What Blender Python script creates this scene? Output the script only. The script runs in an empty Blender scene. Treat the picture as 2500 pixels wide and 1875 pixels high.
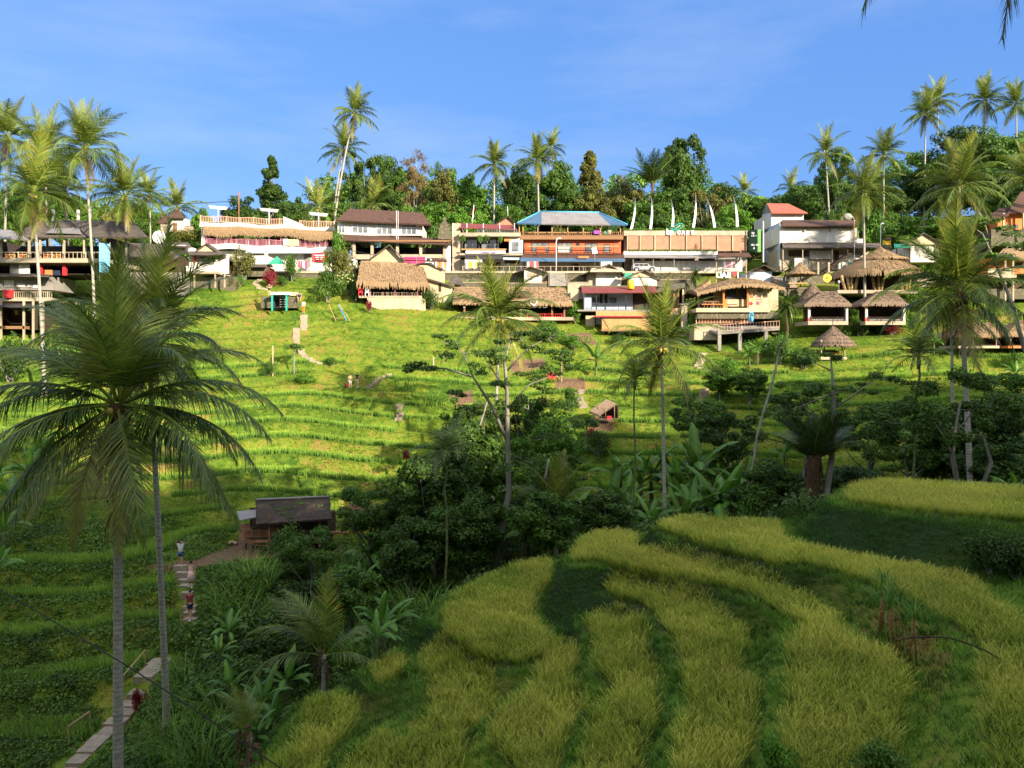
import bpy, math, random
import numpy as np
from mathutils import Vector, Matrix
R=math.radians
F,CX,HY=1900.0,1250.0,880.0        # focal length, centre column and eye-level row, in photo pixels
SC=bpy.context.scene
# ---------------------------------------------------------------- camera, sky, sun, exposure
cd=bpy.data.cameras.new('camera'); cam=bpy.data.objects.new('camera',cd); SC.collection.objects.link(cam)
cam.rotation_euler=(R(90),0,0); cd.sensor_width=36; cd.lens=36*F/2500; cd.shift_y=-(937.5-HY)/2500
cd.clip_start=.1; cd.clip_end=6000; SC.camera=cam
AZ,EL=R(42),R(21)
S=Vector((math.sin(AZ)*math.cos(EL),-math.cos(AZ)*math.cos(EL),math.sin(EL)))
w=bpy.data.worlds.new('World'); SC.world=w; w.use_nodes=True
nt=w.node_tree; nt.nodes.clear()
sky=nt.nodes.new('ShaderNodeTexSky'); sky.sky_type='NISHITA'; sky.sun_disc=False
sky.sun_elevation=EL; sky.sun_rotation=math.atan2(S.x,S.y); sky.air_density=1.3; sky.dust_density=.15; sky.ozone_density=4.0; sky.altitude=600
bg=nt.nodes.new('ShaderNodeBackground'); bg.inputs[1].default_value=.07
out=nt.nodes.new('ShaderNodeOutputWorld')
tc=nt.nodes.new('ShaderNodeTexCoord'); mp=nt.nodes.new('ShaderNodeMapping'); mp.inputs['Scale'].default_value=(1.2,1.2,5); mp.inputs['Rotation'].default_value=(.2,.5,.3)
nz=nt.nodes.new('ShaderNodeTexNoise'); nz.inputs['Scale'].default_value=1.7; nz.inputs['Detail'].default_value=7; nz.inputs['Roughness'].default_value=.55
mr=nt.nodes.new('ShaderNodeMapRange'); mr.inputs[1].default_value=.44; mr.inputs[2].default_value=.8; mr.inputs[3].default_value=0; mr.inputs[4].default_value=.36
mx=nt.nodes.new('ShaderNodeMixRGB'); mx.inputs[2].default_value=(5.2,5.6,6.4,1)
L=nt.links.new
L(tc.outputs['Generated'],mp.inputs[0]); L(mp.outputs[0],nz.inputs['Vector']); L(nz.outputs[0],mr.inputs[0]); L(mr.outputs[0],mx.inputs[0])
hs=nt.nodes.new('ShaderNodeMixRGB'); hs.inputs[0].default_value=.6; hs.inputs[2].default_value=(.82,2.3,6.3,1); L(sky.outputs[0],hs.inputs[1]); L(hs.outputs[0],mx.inputs[1])
# added unseen bright veil overhead and sunward, lifts the shade
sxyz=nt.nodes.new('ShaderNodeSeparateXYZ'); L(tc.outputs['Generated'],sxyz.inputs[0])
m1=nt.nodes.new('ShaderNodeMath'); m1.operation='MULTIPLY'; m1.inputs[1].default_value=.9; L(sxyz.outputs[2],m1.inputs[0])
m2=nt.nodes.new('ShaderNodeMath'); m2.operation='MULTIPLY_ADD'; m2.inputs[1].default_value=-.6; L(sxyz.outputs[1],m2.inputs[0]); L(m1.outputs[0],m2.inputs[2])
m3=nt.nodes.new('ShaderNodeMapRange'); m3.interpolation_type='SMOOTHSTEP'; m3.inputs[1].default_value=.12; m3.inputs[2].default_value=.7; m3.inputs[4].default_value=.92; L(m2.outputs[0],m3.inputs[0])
sky_fill=nt.nodes.new('ShaderNodeMixRGB'); sky_fill.inputs[2].default_value=(8.2,8.6,9.2,1); L(m3.outputs[0],sky_fill.inputs[0]); L(mx.outputs[0],sky_fill.inputs[1]); L(sky_fill.outputs[0],bg.inputs[0]); L(bg.outputs[0],out.inputs[0])
ld=bpy.data.lights.new('sun','SUN'); ld.energy=5.0; ld.angle=R(.5); ld.color=(1,.87,.68)
sun=bpy.data.objects.new('sun',ld); SC.collection.objects.link(sun); sun.rotation_euler=S.to_track_quat('Z','Y').to_euler()
vs=SC.view_settings; vs.view_transform='Standard'; vs.look='None'; vs.gamma=1; vs.exposure=1.3; vs.use_curve_mapping=False
SC.cycles.max_bounces=6; SC.cycles.diffuse_bounces=3; SC.cycles.transmission_bounces=4; SC.cycles.transparent_max_bounces=4; SC.cycles.glossy_bounces=2
SC.cycles.use_adaptive_sampling=True
# ---------------------------------------------------------------- helpers
def W(px,py,Y): return np.array(((px-CX)/F*Y,Y,(HY-py)/F*Y))
def tag(o,label=None,cat=None,group=None,kind=None):
    if label: o['label']=label
    if cat: o['category']=cat
    if group: o['group']=group
    if kind: o['kind']=kind
    return o
def link(o,par=None):
    SC.collection.objects.link(o)
    if par is not None: o.parent=par
    return o
def empty(name,loc=(0,0,0),label=None,cat=None,group=None,rz=0):
    o=bpy.data.objects.new(name,None); link(o); o.location=tuple(loc); o.rotation_euler=(0,0,rz); o.empty_display_size=.1
    return tag(o,label,cat,group)
def mesh(name,V,Q=None,T=None,mat=None,v=None,smooth=False):
    """numpy arrays -> mesh; Q quads, T triangles, v a 0..1 tint per vertex"""
    V=np.asarray(V,dtype=np.float32).reshape(-1,3)
    Q=np.zeros((0,4),int) if Q is None else np.asarray(Q,int).reshape(-1,4)
    T=np.zeros((0,3),int) if T is None else np.asarray(T,int).reshape(-1,3)
    m=bpy.data.meshes.new(name); m.vertices.add(len(V)); m.vertices.foreach_set('co',V.ravel())
    nl=Q.size+T.size; m.loops.add(nl); m.loops.foreach_set('vertex_index',np.concatenate([Q.ravel(),T.ravel()]).astype(np.int32))
    n=len(Q)+len(T); m.polygons.add(n)
    st=np.concatenate([np.arange(len(Q))*4,len(Q)*4+np.arange(len(T))*3]).astype(np.int32)
    m.polygons.foreach_set('loop_start',st)
    m.polygons.foreach_set('use_smooth',np.full(n,bool(smooth)))
    if v is not None:
        a=m.attributes.new('v','FLOAT','POINT'); a.data.foreach_set('value',np.asarray(v,dtype=np.float32))
    m.update(calc_edges=True); m.validate()
    if mat: m.materials.append(mat)
    return m
def obj(name,m,par=None,loc=(0,0,0),rot=(0,0,0)):
    o=bpy.data.objects.new(name,m); link(o,par); o.location=tuple(loc); o.rotation_euler=rot; return o
ORD='first second third fourth fifth sixth seventh eighth ninth tenth eleventh twelfth thirteenth fourteenth fifteenth sixteenth seventeenth eighteenth nineteenth twentieth twenty-first twenty-second twenty-third twenty-fourth twenty-fifth twenty-sixth twenty-seventh twenty-eighth twenty-ninth thirtieth thirty-first thirty-second thirty-third thirty-fourth thirty-fifth thirty-sixth'.split()
class MB:
    """collects pieces and builds one mesh"""
    def __init__(s): s.V=[];s.Q=[];s.T=[];s.v=[];s.n=0
    def add(s,V,Q=None,T=None,v=.5):
        V=np.asarray(V,float).reshape(-1,3)
        if Q is not None and len(Q): s.Q.append(np.asarray(Q,int).reshape(-1,4)+s.n)
        if T is not None and len(T): s.T.append(np.asarray(T,int).reshape(-1,3)+s.n)
        s.v.append(np.full(len(V),v,float) if np.isscalar(v) else np.asarray(v,float)); s.V.append(V); s.n+=len(V); return s
    def arr(s):
        return (np.concatenate(s.V) if s.V else np.zeros((0,3)),np.concatenate(s.Q) if s.Q else None,np.concatenate(s.T) if s.T else None,np.concatenate(s.v) if s.v else np.zeros(0))
    def mesh(s,name,mat,smooth=False):
        V,Q,T,v=s.arr(); return mesh(name,V,Q,T,mat,v,smooth)
    def box(s,a,b,v=.5):
        (x0,y0,z0),(x1,y1,z1)=a,b
        return s.add([(x0,y0,z0),(x1,y0,z0),(x1,y1,z0),(x0,y1,z0),(x0,y0,z1),(x1,y0,z1),(x1,y1,z1),(x0,y1,z1)],
            [(0,3,2,1),(4,5,6,7),(0,1,5,4),(1,2,6,5),(2,3,7,6),(3,0,4,7)],v=v)
    def slab(s,p,t,v=.5):
        """polygon of 3 or 4 points given a thickness t downwards along its normal"""
        p=np.asarray(p,float); n=np.cross(p[1]-p[0],p[2]-p[0]); n/=np.linalg.norm(n)+1e-9
        if n[2]<0: n=-n
        k=len(p); V=np.concatenate([p,p-n*t])
        side=[(i,(i+1)%k,(i+1)%k+k,i+k) for i in range(k)]
        if k==4: return s.add(V,[(0,1,2,3),(7,6,5,4)]+side,v=v)
        return s.add(V,side,[(0,1,2),(5,4,3)],v=v)
    def tube(s,P,r,k=8,v=.5,cap=True):
        P=np.asarray(P,float); n=len(P); r=np.full(n,r,float) if np.isscalar(r) else np.asarray(r,float)
        t=np.gradient(P,axis=0) if n>2 else np.repeat((P[1]-P[0])[None],n,0); t/=np.linalg.norm(t,axis=1)[:,None]+1e-9
        up=np.array((0.,0,1)) if abs(t[0][2])<.9 else np.array((0.,1,0))
        u=np.cross(t,up); u/=np.linalg.norm(u,axis=1)[:,None]+1e-9; w_=np.cross(t,u)
        a=np.arange(k)/k*2*math.pi
        V=P[:,None]+r[:,None,None]*(np.cos(a)[None,:,None]*u[:,None]+np.sin(a)[None,:,None]*w_[:,None])
        V=V.reshape(-1,3); i=np.arange(n-1)[:,None]*k; j=np.arange(k)[None]
        Q=np.stack([i+j,i+(j+1)%k,i+k+(j+1)%k,i+k+j],-1).reshape(-1,4)
        T=None
        if cap:
            V=np.concatenate([V,P[:1],P[-1:]]); c0,c1=n*k,n*k+1
            T=[(c0,(q+1)%k,q) for q in range(k)]+[(c1,(n-1)*k+q,(n-1)*k+(q+1)%k) for q in range(k)]
        vv=v if np.isscalar(v) else np.concatenate([np.repeat(v,k),[v[0],v[-1]] if cap else []])
        return s.add(V,Q,T,v=vv)
    def ball(s,c,r,k=8,v=.5):
        c=np.asarray(c,float); r=np.broadcast_to(np.asarray(r,float),3)
        V=[];n=max(4,k//2)
        for i in range(n+1):
            th=math.pi*i/n
            for j in range(k): V.append((math.sin(th)*math.cos(2*math.pi*j/k),math.sin(th)*math.sin(2*math.pi*j/k),math.cos(th)))
        Q=[(i*k+j,(i+1)*k+j,(i+1)*k+(j+1)%k,i*k+(j+1)%k) for i in range(n) for j in range(k)]
        return s.add(np.array(V)*r+c,Q,v=v)
    def merge(s,arr,loc=(0,0,0),rz=0,sc=1,vo=0):
        V,Q,T,v=arr; c,d=math.cos(rz),math.sin(rz); X=V*sc
        X=np.stack([X[:,0]*c-X[:,1]*d,X[:,0]*d+X[:,1]*c,X[:,2]],1)+np.asarray(loc); return s.add(X,Q,T,v=np.clip(v+vo,0,1))
def scatter(protos,P,rz,sc,pick,vo,tilt=None):
    """many copies of small meshes in one array set; protos: list of (V,Q,T,v)"""
    out=MB(); P=np.asarray(P,float)
    for k,(V,Q,T,v) in enumerate(protos):
        i=np.where(pick==k)[0]
        if not len(i): continue
        c,d=np.cos(rz[i])[:,None],np.sin(rz[i])[:,None]; s_=sc[i]
        if s_.ndim==1: s_=np.repeat(s_[:,None],3,1)
        X=V[None]*s_[:,None]
        Y=np.stack([X[...,0]*c-X[...,1]*d,X[...,0]*d+X[...,1]*c,X[...,2]],-1)
        if tilt is not None: Y[...,0]+=Y[...,2]*tilt[i][:,None,0]; Y[...,1]+=Y[...,2]*tilt[i][:,None,1]
        Y+=P[i][:,None]; n=len(V); off=(np.arange(len(i))*n)[:,None,None]
        out.add(Y.reshape(-1,3),(Q[None]+off).reshape(-1,4) if Q is not None else None,(T[None]+off).reshape(-1,3) if T is not None else None,
            v=np.clip(v[None]+vo[i][:,None],0,1).reshape(-1))
    return out
def vnoise(x,y,seed=0):
    """smooth value noise, 0..1"""
    def h(i,j): 
        q=np.sin(i*127.1+j*311.7+seed*74.7)*43758.5453; return q-np.floor(q)
    i,j=np.floor(x),np.floor(y); f,g=x-i,y-j; f=f*f*(3-2*f); g=g*g*(3-2*g)
    return (h(i,j)*(1-f)+h(i+1,j)*f)*(1-g)+(h(i,j+1)*(1-f)+h(i+1,j+1)*f)*g
def fbm(x,y,seed=0): return .55*vnoise(x,y,seed)+.3*vnoise(x*2.1,y*2.1,seed+3)+.15*vnoise(x*4.3,y*4.3,seed+7)
# ---------------------------------------------------------------- materials
def base_mat(name):
    m=bpy.data.materials.new(name); m.use_nodes=True; t=m.node_tree; t.nodes.clear()
    o=t.nodes.new('ShaderNodeOutputMaterial'); b=t.nodes.new('ShaderNodeBsdfPrincipled'); t.links.new(b.outputs[0],o.inputs[0]); return m,t,b,o
def ramp(t,stops):
    r=t.nodes.new('ShaderNodeValToRGB'); e=r.color_ramp.elements
    while len(e)<len(stops): e.new(.5)
    for k,(p,c) in enumerate(stops): e[k].position=p; e[k].color=(*c,1)
    return r
def noise_node(t,scale,detail=4,stretch=None,coord='Object',rough=.6):
    c=t.nodes.new('ShaderNodeTexCoord'); n=t.nodes.new('ShaderNodeTexNoise'); n.inputs['Scale'].default_value=scale; n.inputs['Detail'].default_value=detail; n.inputs['Roughness'].default_value=rough
    if stretch:
        mp=t.nodes.new('ShaderNodeMapping'); mp.inputs['Scale'].default_value=stretch; t.links.new(c.outputs[coord],mp.inputs[0]); t.links.new(mp.outputs[0],n.inputs['Vector'])
    else: t.links.new(c.outputs[coord],n.inputs['Vector'])
    return n
def M(name,c1,c2=None,scale=2,rough=.8,bump=0,bscale=None,stretch=None,spec=.3,metal=0,stripes=None,c3=None):
    """painted, wooden, stone ... surface: two or three colours mixed by noise, optional stripes (axis, period m, dark amount)"""
    m,t,b,o=base_mat(name); c2=c2 or tuple(x*.75 for x in c1)
    n=noise_node(t,scale,6,stretch); st=[(.3,c1),(.7,c2)]
    if c3: st=[(.28,c1),(.5,c2),(.72,c3)]
    r=ramp(t,st); t.links.new(n.outputs[0],r.inputs[0]); col=r.outputs[0]
    if stripes:
        ax,per,amt=stripes
        c=t.nodes.new('ShaderNodeTexCoord'); sx=t.nodes.new('ShaderNodeSeparateXYZ'); t.links.new(c.outputs['Object'],sx.inputs[0])
        mm=t.nodes.new('ShaderNodeMath'); mm.operation='MULTIPLY'; mm.inputs[1].default_value=2*math.pi/per; t.links.new(sx.outputs[ax],mm.inputs[0])
        si=t.nodes.new('ShaderNodeMath'); si.operation='SINE'; t.links.new(mm.outputs[0],si.inputs[0])
        mr=t.nodes.new('ShaderNodeMapRange'); mr.inputs[1].default_value=-1; mr.inputs[2].default_value=1; mr.inputs[3].default_value=1-amt; mr.inputs[4].default_value=1; t.links.new(si.outputs[0],mr.inputs[0])
        mx=t.nodes.new('ShaderNodeMixRGB'); mx.blend_type='MULTIPLY'; mx.inputs[0].default_value=1; t.links.new(col,mx.inputs[1]); t.links.new(mr.outputs[0],mx.inputs[2]); col=mx.outputs[0]
        stripe=si
    t.links.new(col,b.inputs['Base Color']); b.inputs['Roughness'].default_value=rough; b.inputs['Specular IOR Level'].default_value=spec; b.inputs['Metallic'].default_value=metal
    if bump:
        bn=noise_node(t,bscale or scale*4,5,stretch); bp=t.nodes.new('ShaderNodeBump'); bp.inputs['Strength'].default_value=bump; bp.inputs['Distance'].default_value=.08
        t.links.new(bn.outputs[0],bp.inputs['Height']); t.links.new(bp.outputs[0],b.inputs['Normal'])
    return m
def ML(name,stops,trans=.3,rough=.55,spec=.25,nscale=.35,namt=.35,objvar=.25):
    """leaf: tint attribute v picks the colour, slow noise and the object's own random number vary it"""
    m,t,b,o=base_mat(name); a=t.nodes.new('ShaderNodeAttribute'); a.attribute_name='v'
    r=ramp(t,stops); t.links.new(a.outputs['Fac'],r.inputs[0])
    n=noise_node(t,nscale,3,coord='Object'); hs=t.nodes.new('ShaderNodeHueSaturation')
    oi=t.nodes.new('ShaderNodeObjectInfo'); mr=t.nodes.new('ShaderNodeMapRange'); mr.inputs[3].default_value=1-objvar; mr.inputs[4].default_value=1+objvar; t.links.new(oi.outputs['Random'],mr.inputs[0])
    m2=t.nodes.new('ShaderNodeMapRange'); m2.inputs[1].default_value=.3; m2.inputs[2].default_value=.7; m2.inputs[3].default_value=1-namt; m2.inputs[4].default_value=1+namt; t.links.new(n.outputs[0],m2.inputs[0])
    mu=t.nodes.new('ShaderNodeMath'); mu.operation='MULTIPLY'; t.links.new(mr.outputs[0],mu.inputs[0]); t.links.new(m2.outputs[0],mu.inputs[1])
    t.links.new(mu.outputs[0],hs.inputs['Value']); t.links.new(r.outputs[0],hs.inputs['Color'])
    b.inputs['Roughness'].default_value=rough; b.inputs['Specular IOR Level'].default_value=spec; t.links.new(hs.outputs[0],b.inputs['Base Color'])
    if trans:
        tr=t.nodes.new('ShaderNodeBsdfTranslucent'); t.links.new(hs.outputs[0],tr.inputs[0]); ms=t.nodes.new('ShaderNodeMixShader'); ms.inputs[0].default_value=trans
        t.links.new(b.outputs[0],ms.inputs[1]); t.links.new(tr.outputs[0],ms.inputs[2]); t.links.new(ms.outputs[0],o.inputs[0])
    return m
def MF(name,c,rough=.5,spec=.4,metal=0): return M(name,c,tuple(x*.88 for x in c),3,rough,spec=spec,metal=metal)
MAT=dict(
 palm=ML('palm leaf',[(0,(.016,.04,.012)),(.4,(.075,.13,.018)),(.75,(.23,.28,.035)),(.93,(.36,.30,.06)),(1,(.24,.14,.06))],.3,.38,.45),
 leafd=ML('dark broad leaf',[(0,(.02,.048,.008)),(.5,(.06,.12,.014)),(1,(.15,.23,.026))]),
 leafm=ML('mid green leaf',[(0,(.026,.065,.011)),(.5,(.08,.165,.018)),(1,(.20,.30,.035))]),
 leafb=ML('bright green leaf',[(0,(.04,.11,.012)),(.5,(.11,.24,.02)),(1,(.24,.40,.05))]),
 leafy=ML('olive yellow leaf',[(0,(.05,.06,.012)),(.5,(.15,.15,.03)),(1,(.27,.27,.05))]),
 leafbr=ML('dry brown leaf',[(0,(.10,.07,.03)),(.5,(.22,.16,.06)),(1,(.24,.24,.06))]),
 banana=ML('banana leaf',[(0,(.12,.08,.03)),(.2,(.03,.08,.012)),(.6,(.07,.18,.02)),(1,(.19,.34,.04))],.35,.4,.35),
 rice=ML('ripe rice',[(0,(.05,.09,.012)),(.35,(.15,.24,.022)),(.7,(.34,.41,.045)),(1,(.56,.53,.09))],.3,.6,.2,.25,.18,0),
 ricef=ML('young rice',[(0,(.03,.09,.018)),(.5,(.11,.24,.035)),(1,(.33,.46,.055))],.3,.6,.2,.3,.25,0),
 grass=ML('wild grass',[(0,(.035,.08,.011)),(.45,(.13,.21,.020)),(.8,(.26,.34,.033)),(1,(.38,.29,.08))],.3,.6,.2,.2,.3,0),
 grassn=ML('lush bank grass',[(0,(.02,.06,.010)),(.45,(.08,.19,.02)),(1,(.24,.38,.05))],.3,.6,.2,.4,.3,0),
 redleaf=ML('red leaf',[(0,(.12,.01,.02)),(.6,(.35,.03,.05)),(1,(.5,.12,.06))]),
 flower=ML('pale blossom',[(0,(.5,.45,.1)),(1,(.75,.7,.45))]),
 bark=M('pale bark',(.27,.25,.21),(.12,.11,.09),3,.9,.6,12,(1,1,.35)),
 palmbark=M('ringed palm bark',(.50,.46,.40),(.26,.24,.20),4,.9,.8,9,(1,1,2.5),stripes=(2,.17,.22)),
 darkbark=M('dark bark',(.10,.075,.05),(.04,.03,.02),4,.95,.8,12),
 greenstem=M('green stem',(.16,.2,.07),(.08,.09,.03),3,.7,stripes=(2,.35,.3)),
 fibre=M('brown palm fibre',(.14,.08,.04),(.05,.03,.018),7,.95,.8,14),
 coconut=M('yellow coconut',(.5,.3,.04),(.3,.28,.04),3,.5),
 thatch=M('alang thatch',(.46,.31,.17),(.25,.165,.09),1.6,.95,.9,10,(5,5,1.2),c3=(.40,.26,.135)),
 thatchg=M('weathered thatch',(.27,.19,.13),(.13,.09,.065),1.6,.95,.9,10,(5,5,1.2)),
 white=M('white render',(.82,.80,.76),(.52,.49,.43),.9,.85,.15,6,(1,1,.3),c3=(.74,.71,.65)),
 cream=M('cream render',(.70,.58,.38),(.40,.33,.21),.8,.85,.2,6,(1,1,.35),c3=(.62,.51,.33)),
 beige=M('stained beige render',(.46,.38,.27),(.28,.23,.17),.6,.9,.3,6),
 grey=M('grey concrete',(.30,.28,.25),(.17,.155,.135),.7,.9,.4,8),
 dkgrey=M('charcoal panel',(.045,.043,.045),(.03,.03,.03),1,.6),
 stone=M('mossy stone',(.25,.20,.15),(.09,.085,.05),2.5,.95,.9,5,c3=(.17,.14,.11)),
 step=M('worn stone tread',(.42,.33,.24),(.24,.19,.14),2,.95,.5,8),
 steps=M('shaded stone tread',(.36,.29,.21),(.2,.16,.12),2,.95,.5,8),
 soil=M('bare brown soil',(.20,.12,.07),(.11,.07,.045),1.2,.95,.8,5),
 rooft=M('brown roof tiles',(.13,.065,.045),(.07,.04,.03),1.5,.85,.5,10,stripes=(0,.28,.35)),
 roofr=M('red roof sheet',(.42,.12,.07),(.33,.09,.06),.8,.6,stripes=(0,.3,.25)),
 roofm=M('maroon roof sheet',(.26,.055,.05),(.19,.05,.045),.8,.6,stripes=(0,.25,.3)),
 roofg=M('grey corrugated sheet',(.27,.25,.25),(.19,.175,.17),.8,.55,stripes=(0,.22,.25)),
 roofbl=M('blue corrugated sheet',(.07,.145,.25),(.055,.11,.19),.8,.5,stripes=(0,.22,.3)),
 roofold=M('old bark-grey roof sheet',(.16,.13,.11),(.07,.058,.05),1.2,.9,.5,8,stripes=(0,.13,.55)),
 roofhut=M('mossy dark roof sheet',(.13,.09,.06),(.045,.033,.024),1.1,.95,.5,8,stripes=(0,.16,.5),c3=(.08,.06,.04)),
 cane=M('red brown cane',(.30,.10,.05),(.30,.22,.07),2,.6,stripes=(2,.12,.3)),
 woodd=M('dark wood',(.07,.04,.025),(.035,.022,.015),3,.8,stretch=(4,4,.5)),
 wood=M('brown wood',(.30,.16,.075),(.17,.09,.045),3,.75,.3,10,(1,1,6)),
 bamboo=M('yellow bamboo',(.56,.36,.14),(.38,.24,.09),2,.6,.3,8,stripes=(0,.16,.4)),
 bampole=M('bamboo pole',(.50,.34,.15),(.35,.24,.1),2,.55,stripes=(2,.5,.3)),
 blind=M('woven brown blind',(.50,.25,.16),(.36,.18,.11),1.1,.85,.3,10,stripes=(2,.16,.25)),
 orangew=M('orange painted board',(.55,.12,.045),(.42,.09,.035),1,.6),
 orange=M('orange render',(.65,.22,.06),(.5,.16,.05),.6,.8),
 pink=MF('pink paint',(.62,.25,.28)), peach=MF('peach railing paint',(.72,.42,.30)), pinkr=MF('pink rail',(.58,.24,.30)),
 magenta=M('magenta truck body',(.60,.06,.20),(.5,.05,.16),1,.5,stripes=(0,.5,.15)),
 red=MF('red paint',(.62,.03,.04)), green=MF('green paint',(.03,.30,.17)), dgreen=MF('dark green sign board',(.02,.06,.035)), lgreen=MF('leaf green board',(.10,.28,.05)),
 teal=MF('teal enamel',(.02,.38,.30)), blue=MF('sky blue paint',(.08,.38,.60)), bluew=M('pale blue and shaded white wall',(.45,.52,.62),(.36,.42,.5),.5,.85),
 yellow=MF('yellow plastic',(.85,.55,.02)), purple=MF('purple cloth',(.26,.05,.38)), black=MF('black paint',(.015,.015,.016)),
 inter=M('interior with painted shade',(.055,.04,.032),(.03,.024,.02),1.5,.9), interb=M('brown interior',(.11,.07,.045),(.05,.035,.025),1.5,.9),  # dark interior colours hold the shade of the open rooms
 whitep=MF('white gloss paint',(.80,.80,.80)), silver=MF('silver car paint',(.45,.46,.48),.3,.6,.5), tyre=MF('tyre rubber',(.02,.02,.02),.9),
 skin=MF('skin',(.52,.28,.18),.6), hair=MF('dark hair',(.015,.01,.008),.6), denim=MF('blue denim',(.05,.10,.24),.9), cloth=MF('white cloth',(.75,.74,.72),.9),
 redc=MF('dark red shirt',(.20,.012,.035),.9), navy=MF('navy shorts',(.015,.02,.05),.9), pinkc=MF('pale pink dress',(.75,.48,.45),.9), blackc=MF('black shirt',(.02,.02,.025),.9),
 tan=MF('tan shorts',(.42,.33,.2),.9), orangec=MF('orange trousers',(.75,.20,.03),.9), hatc=MF('straw hat',(.6,.42,.2),.9),
)
m,t,b,o=base_mat('window glass'); b.inputs['Base Color'].default_value=(.11,.125,.13,1); b.inputs['Roughness'].default_value=.12; b.inputs['Specular IOR Level'].default_value=.8
cc=noise_node(t,.6,2); rr=ramp(t,[(.35,(.07,.08,.085)),(.65,(.22,.23,.24))]); t.links.new(cc.outputs[0],rr.inputs[0]); t.links.new(rr.outputs[0],b.inputs['Base Color']); MAT['glass']=m
# ---------------------------------------------------------------- terrain
# rows: distance; columns: direction (photo column); values: height against the eye
YK=np.array([-400,-60,-30,-16,-6,0,6,14,20,28,34,40,46,52,58,62,66,75,86,93,100,106,113.1,113.9,120,140,170,230,500,3000.])
PK=np.array([-400,0,300,500,700,1000,1300,1600,1900,2200,2500,2900.])
HT={ # per column heights from Y=20 on (20..3000)
-400:[-17,-19,-18.5,-17.5,-15,-12.5,-10.6,-9.3,-7.8,-4,1,3.5,6,9.5,12,13,13.05,17,20,24,30,60],
0:[-17,-19,-18.6,-17.3,-15.4,-13,-11.2,-9.8,-8.4,-5,-.6,2,5,9,12,13,13.05,17,20,24,30,60],
300:[-16,-17.8,-17.3,-17,-15.6,-13.4,-12.5,-11.3,-9.6,-6.3,-2.3,1.2,5.4,9.3,12,13,13.05,17,20,24,30,60],
500:[-15,-16.3,-16.6,-16.4,-15.4,-13.6,-13.5,-12.3,-9.8,-6.8,-2.9,1.3,6,9.6,12,13,13.05,17,20,24,30,60],
700:[-14,-15.6,-16,-16,-15.2,-14.2,-13.7,-12.2,-9.8,-6.9,-3,1.3,6,9.5,12,13,13.05,17,21,25,30,60],
1000:[-12,-12.5,-13.4,-14.2,-14.5,-14.3,-13.2,-12,-10,-7,-3,1,5.3,9,12,13,13.05,17,21,25,30,60],
1300:[-11,-10.7,-10.7,-11.2,-13,-14,-13,-12,-10.5,-7,-3,.6,4,7,11,13,13.05,17,21,25,30,60],
1600:[-9.5,-9.6,-9.6,-10,-11.5,-12.8,-12.2,-11.5,-10,-6.6,-2.6,-.5,2.4,6.5,11,13,13.05,17,21,25,30,60],
1900:[-8.6,-8,-8,-9.5,-11,-12.4,-12,-11,-9.2,-5.6,-1.4,.6,3.6,7.5,11,13,13.05,19,24,28,32,60],
2200:[-8,-7,-6.5,-8.2,-10.5,-12,-11.6,-10.4,-9,-5.4,-.4,2.2,4.9,8,11.5,13,13.05,22,30,34,36,60],
2500:[-7.6,-6.5,-6.2,-8,-10.2,-11.6,-11,-10,-8.6,-5,0,2.6,5,8,11.5,13,13.05,24,33,37,40,60],
2900:[-7,-6.3,-6,-8,-10,-11.4,-10.8,-9.8,-8.4,-4.8,.2,2.8,5,8,11.5,13,13.05,25,34,38,42,60]}
HG=np.zeros((len(YK),len(PK)))
for j,p in enumerate(PK):
    HG[8:,j]=HT[int(p)]
    HG[:8,j]=[20,20,19,14,4,-1.7,-4.9,-9.2]
def base_z(x,Y):
    x=np.asarray(x,float); Y=np.asarray(Y,float); px=CX+F*x/np.maximum(Y,20.0)
    px=np.clip(px,PK[0],PK[-1]-1e-3); Yc=np.clip(Y,YK[0],YK[-1]-1e-3)
    i=np.clip(np.searchsorted(YK,Yc,side='right')-1,0,len(YK)-2); j=np.clip(np.searchsorted(PK,px,side='right')-1,0,len(PK)-2)
    f=(Yc-YK[i])/(YK[i+1]-YK[i]); g=(px-PK[j])/(PK[j+1]-PK[j])
    return (HG[i,j]*(1-g)+HG[i,j+1]*g)*(1-f)+(HG[i+1,j]*(1-g)+HG[i+1,j+1]*g)*f
STEP=1.15
def terr_off(x,Y): return .45*np.sin(x*.08+.6)+.25*np.sin(x*.19+Y*.03)+.10*np.sin(x*.47+2)+.45*(vnoise(x*.12,Y*.10,5)-.5)
def terr_frac(x,Y):
    u=(base_z(x,Y)+terr_off(x,Y))/STEP; return u-np.floor(u),np.floor(u)
def terr_w(x,Y):
    """how strongly the far slope is terraced"""
    px=CX+F*x/np.maximum(Y,20.)
    a=np.clip((Y-54)/4,0,1)*np.clip((111-Y)/4,0,1)*(1-np.clip((130-np.abs(px-705))/20,0,1)*np.clip((64-Y)/2,0,1))
    b_=np.clip((Y-33)/4,0,1)*np.clip((520-px)/60,0,1)
    return np.clip(np.maximum(a*(1-.45*np.clip((Y-84)/8,0,1)),b_)*(Y<112),0,1)
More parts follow.
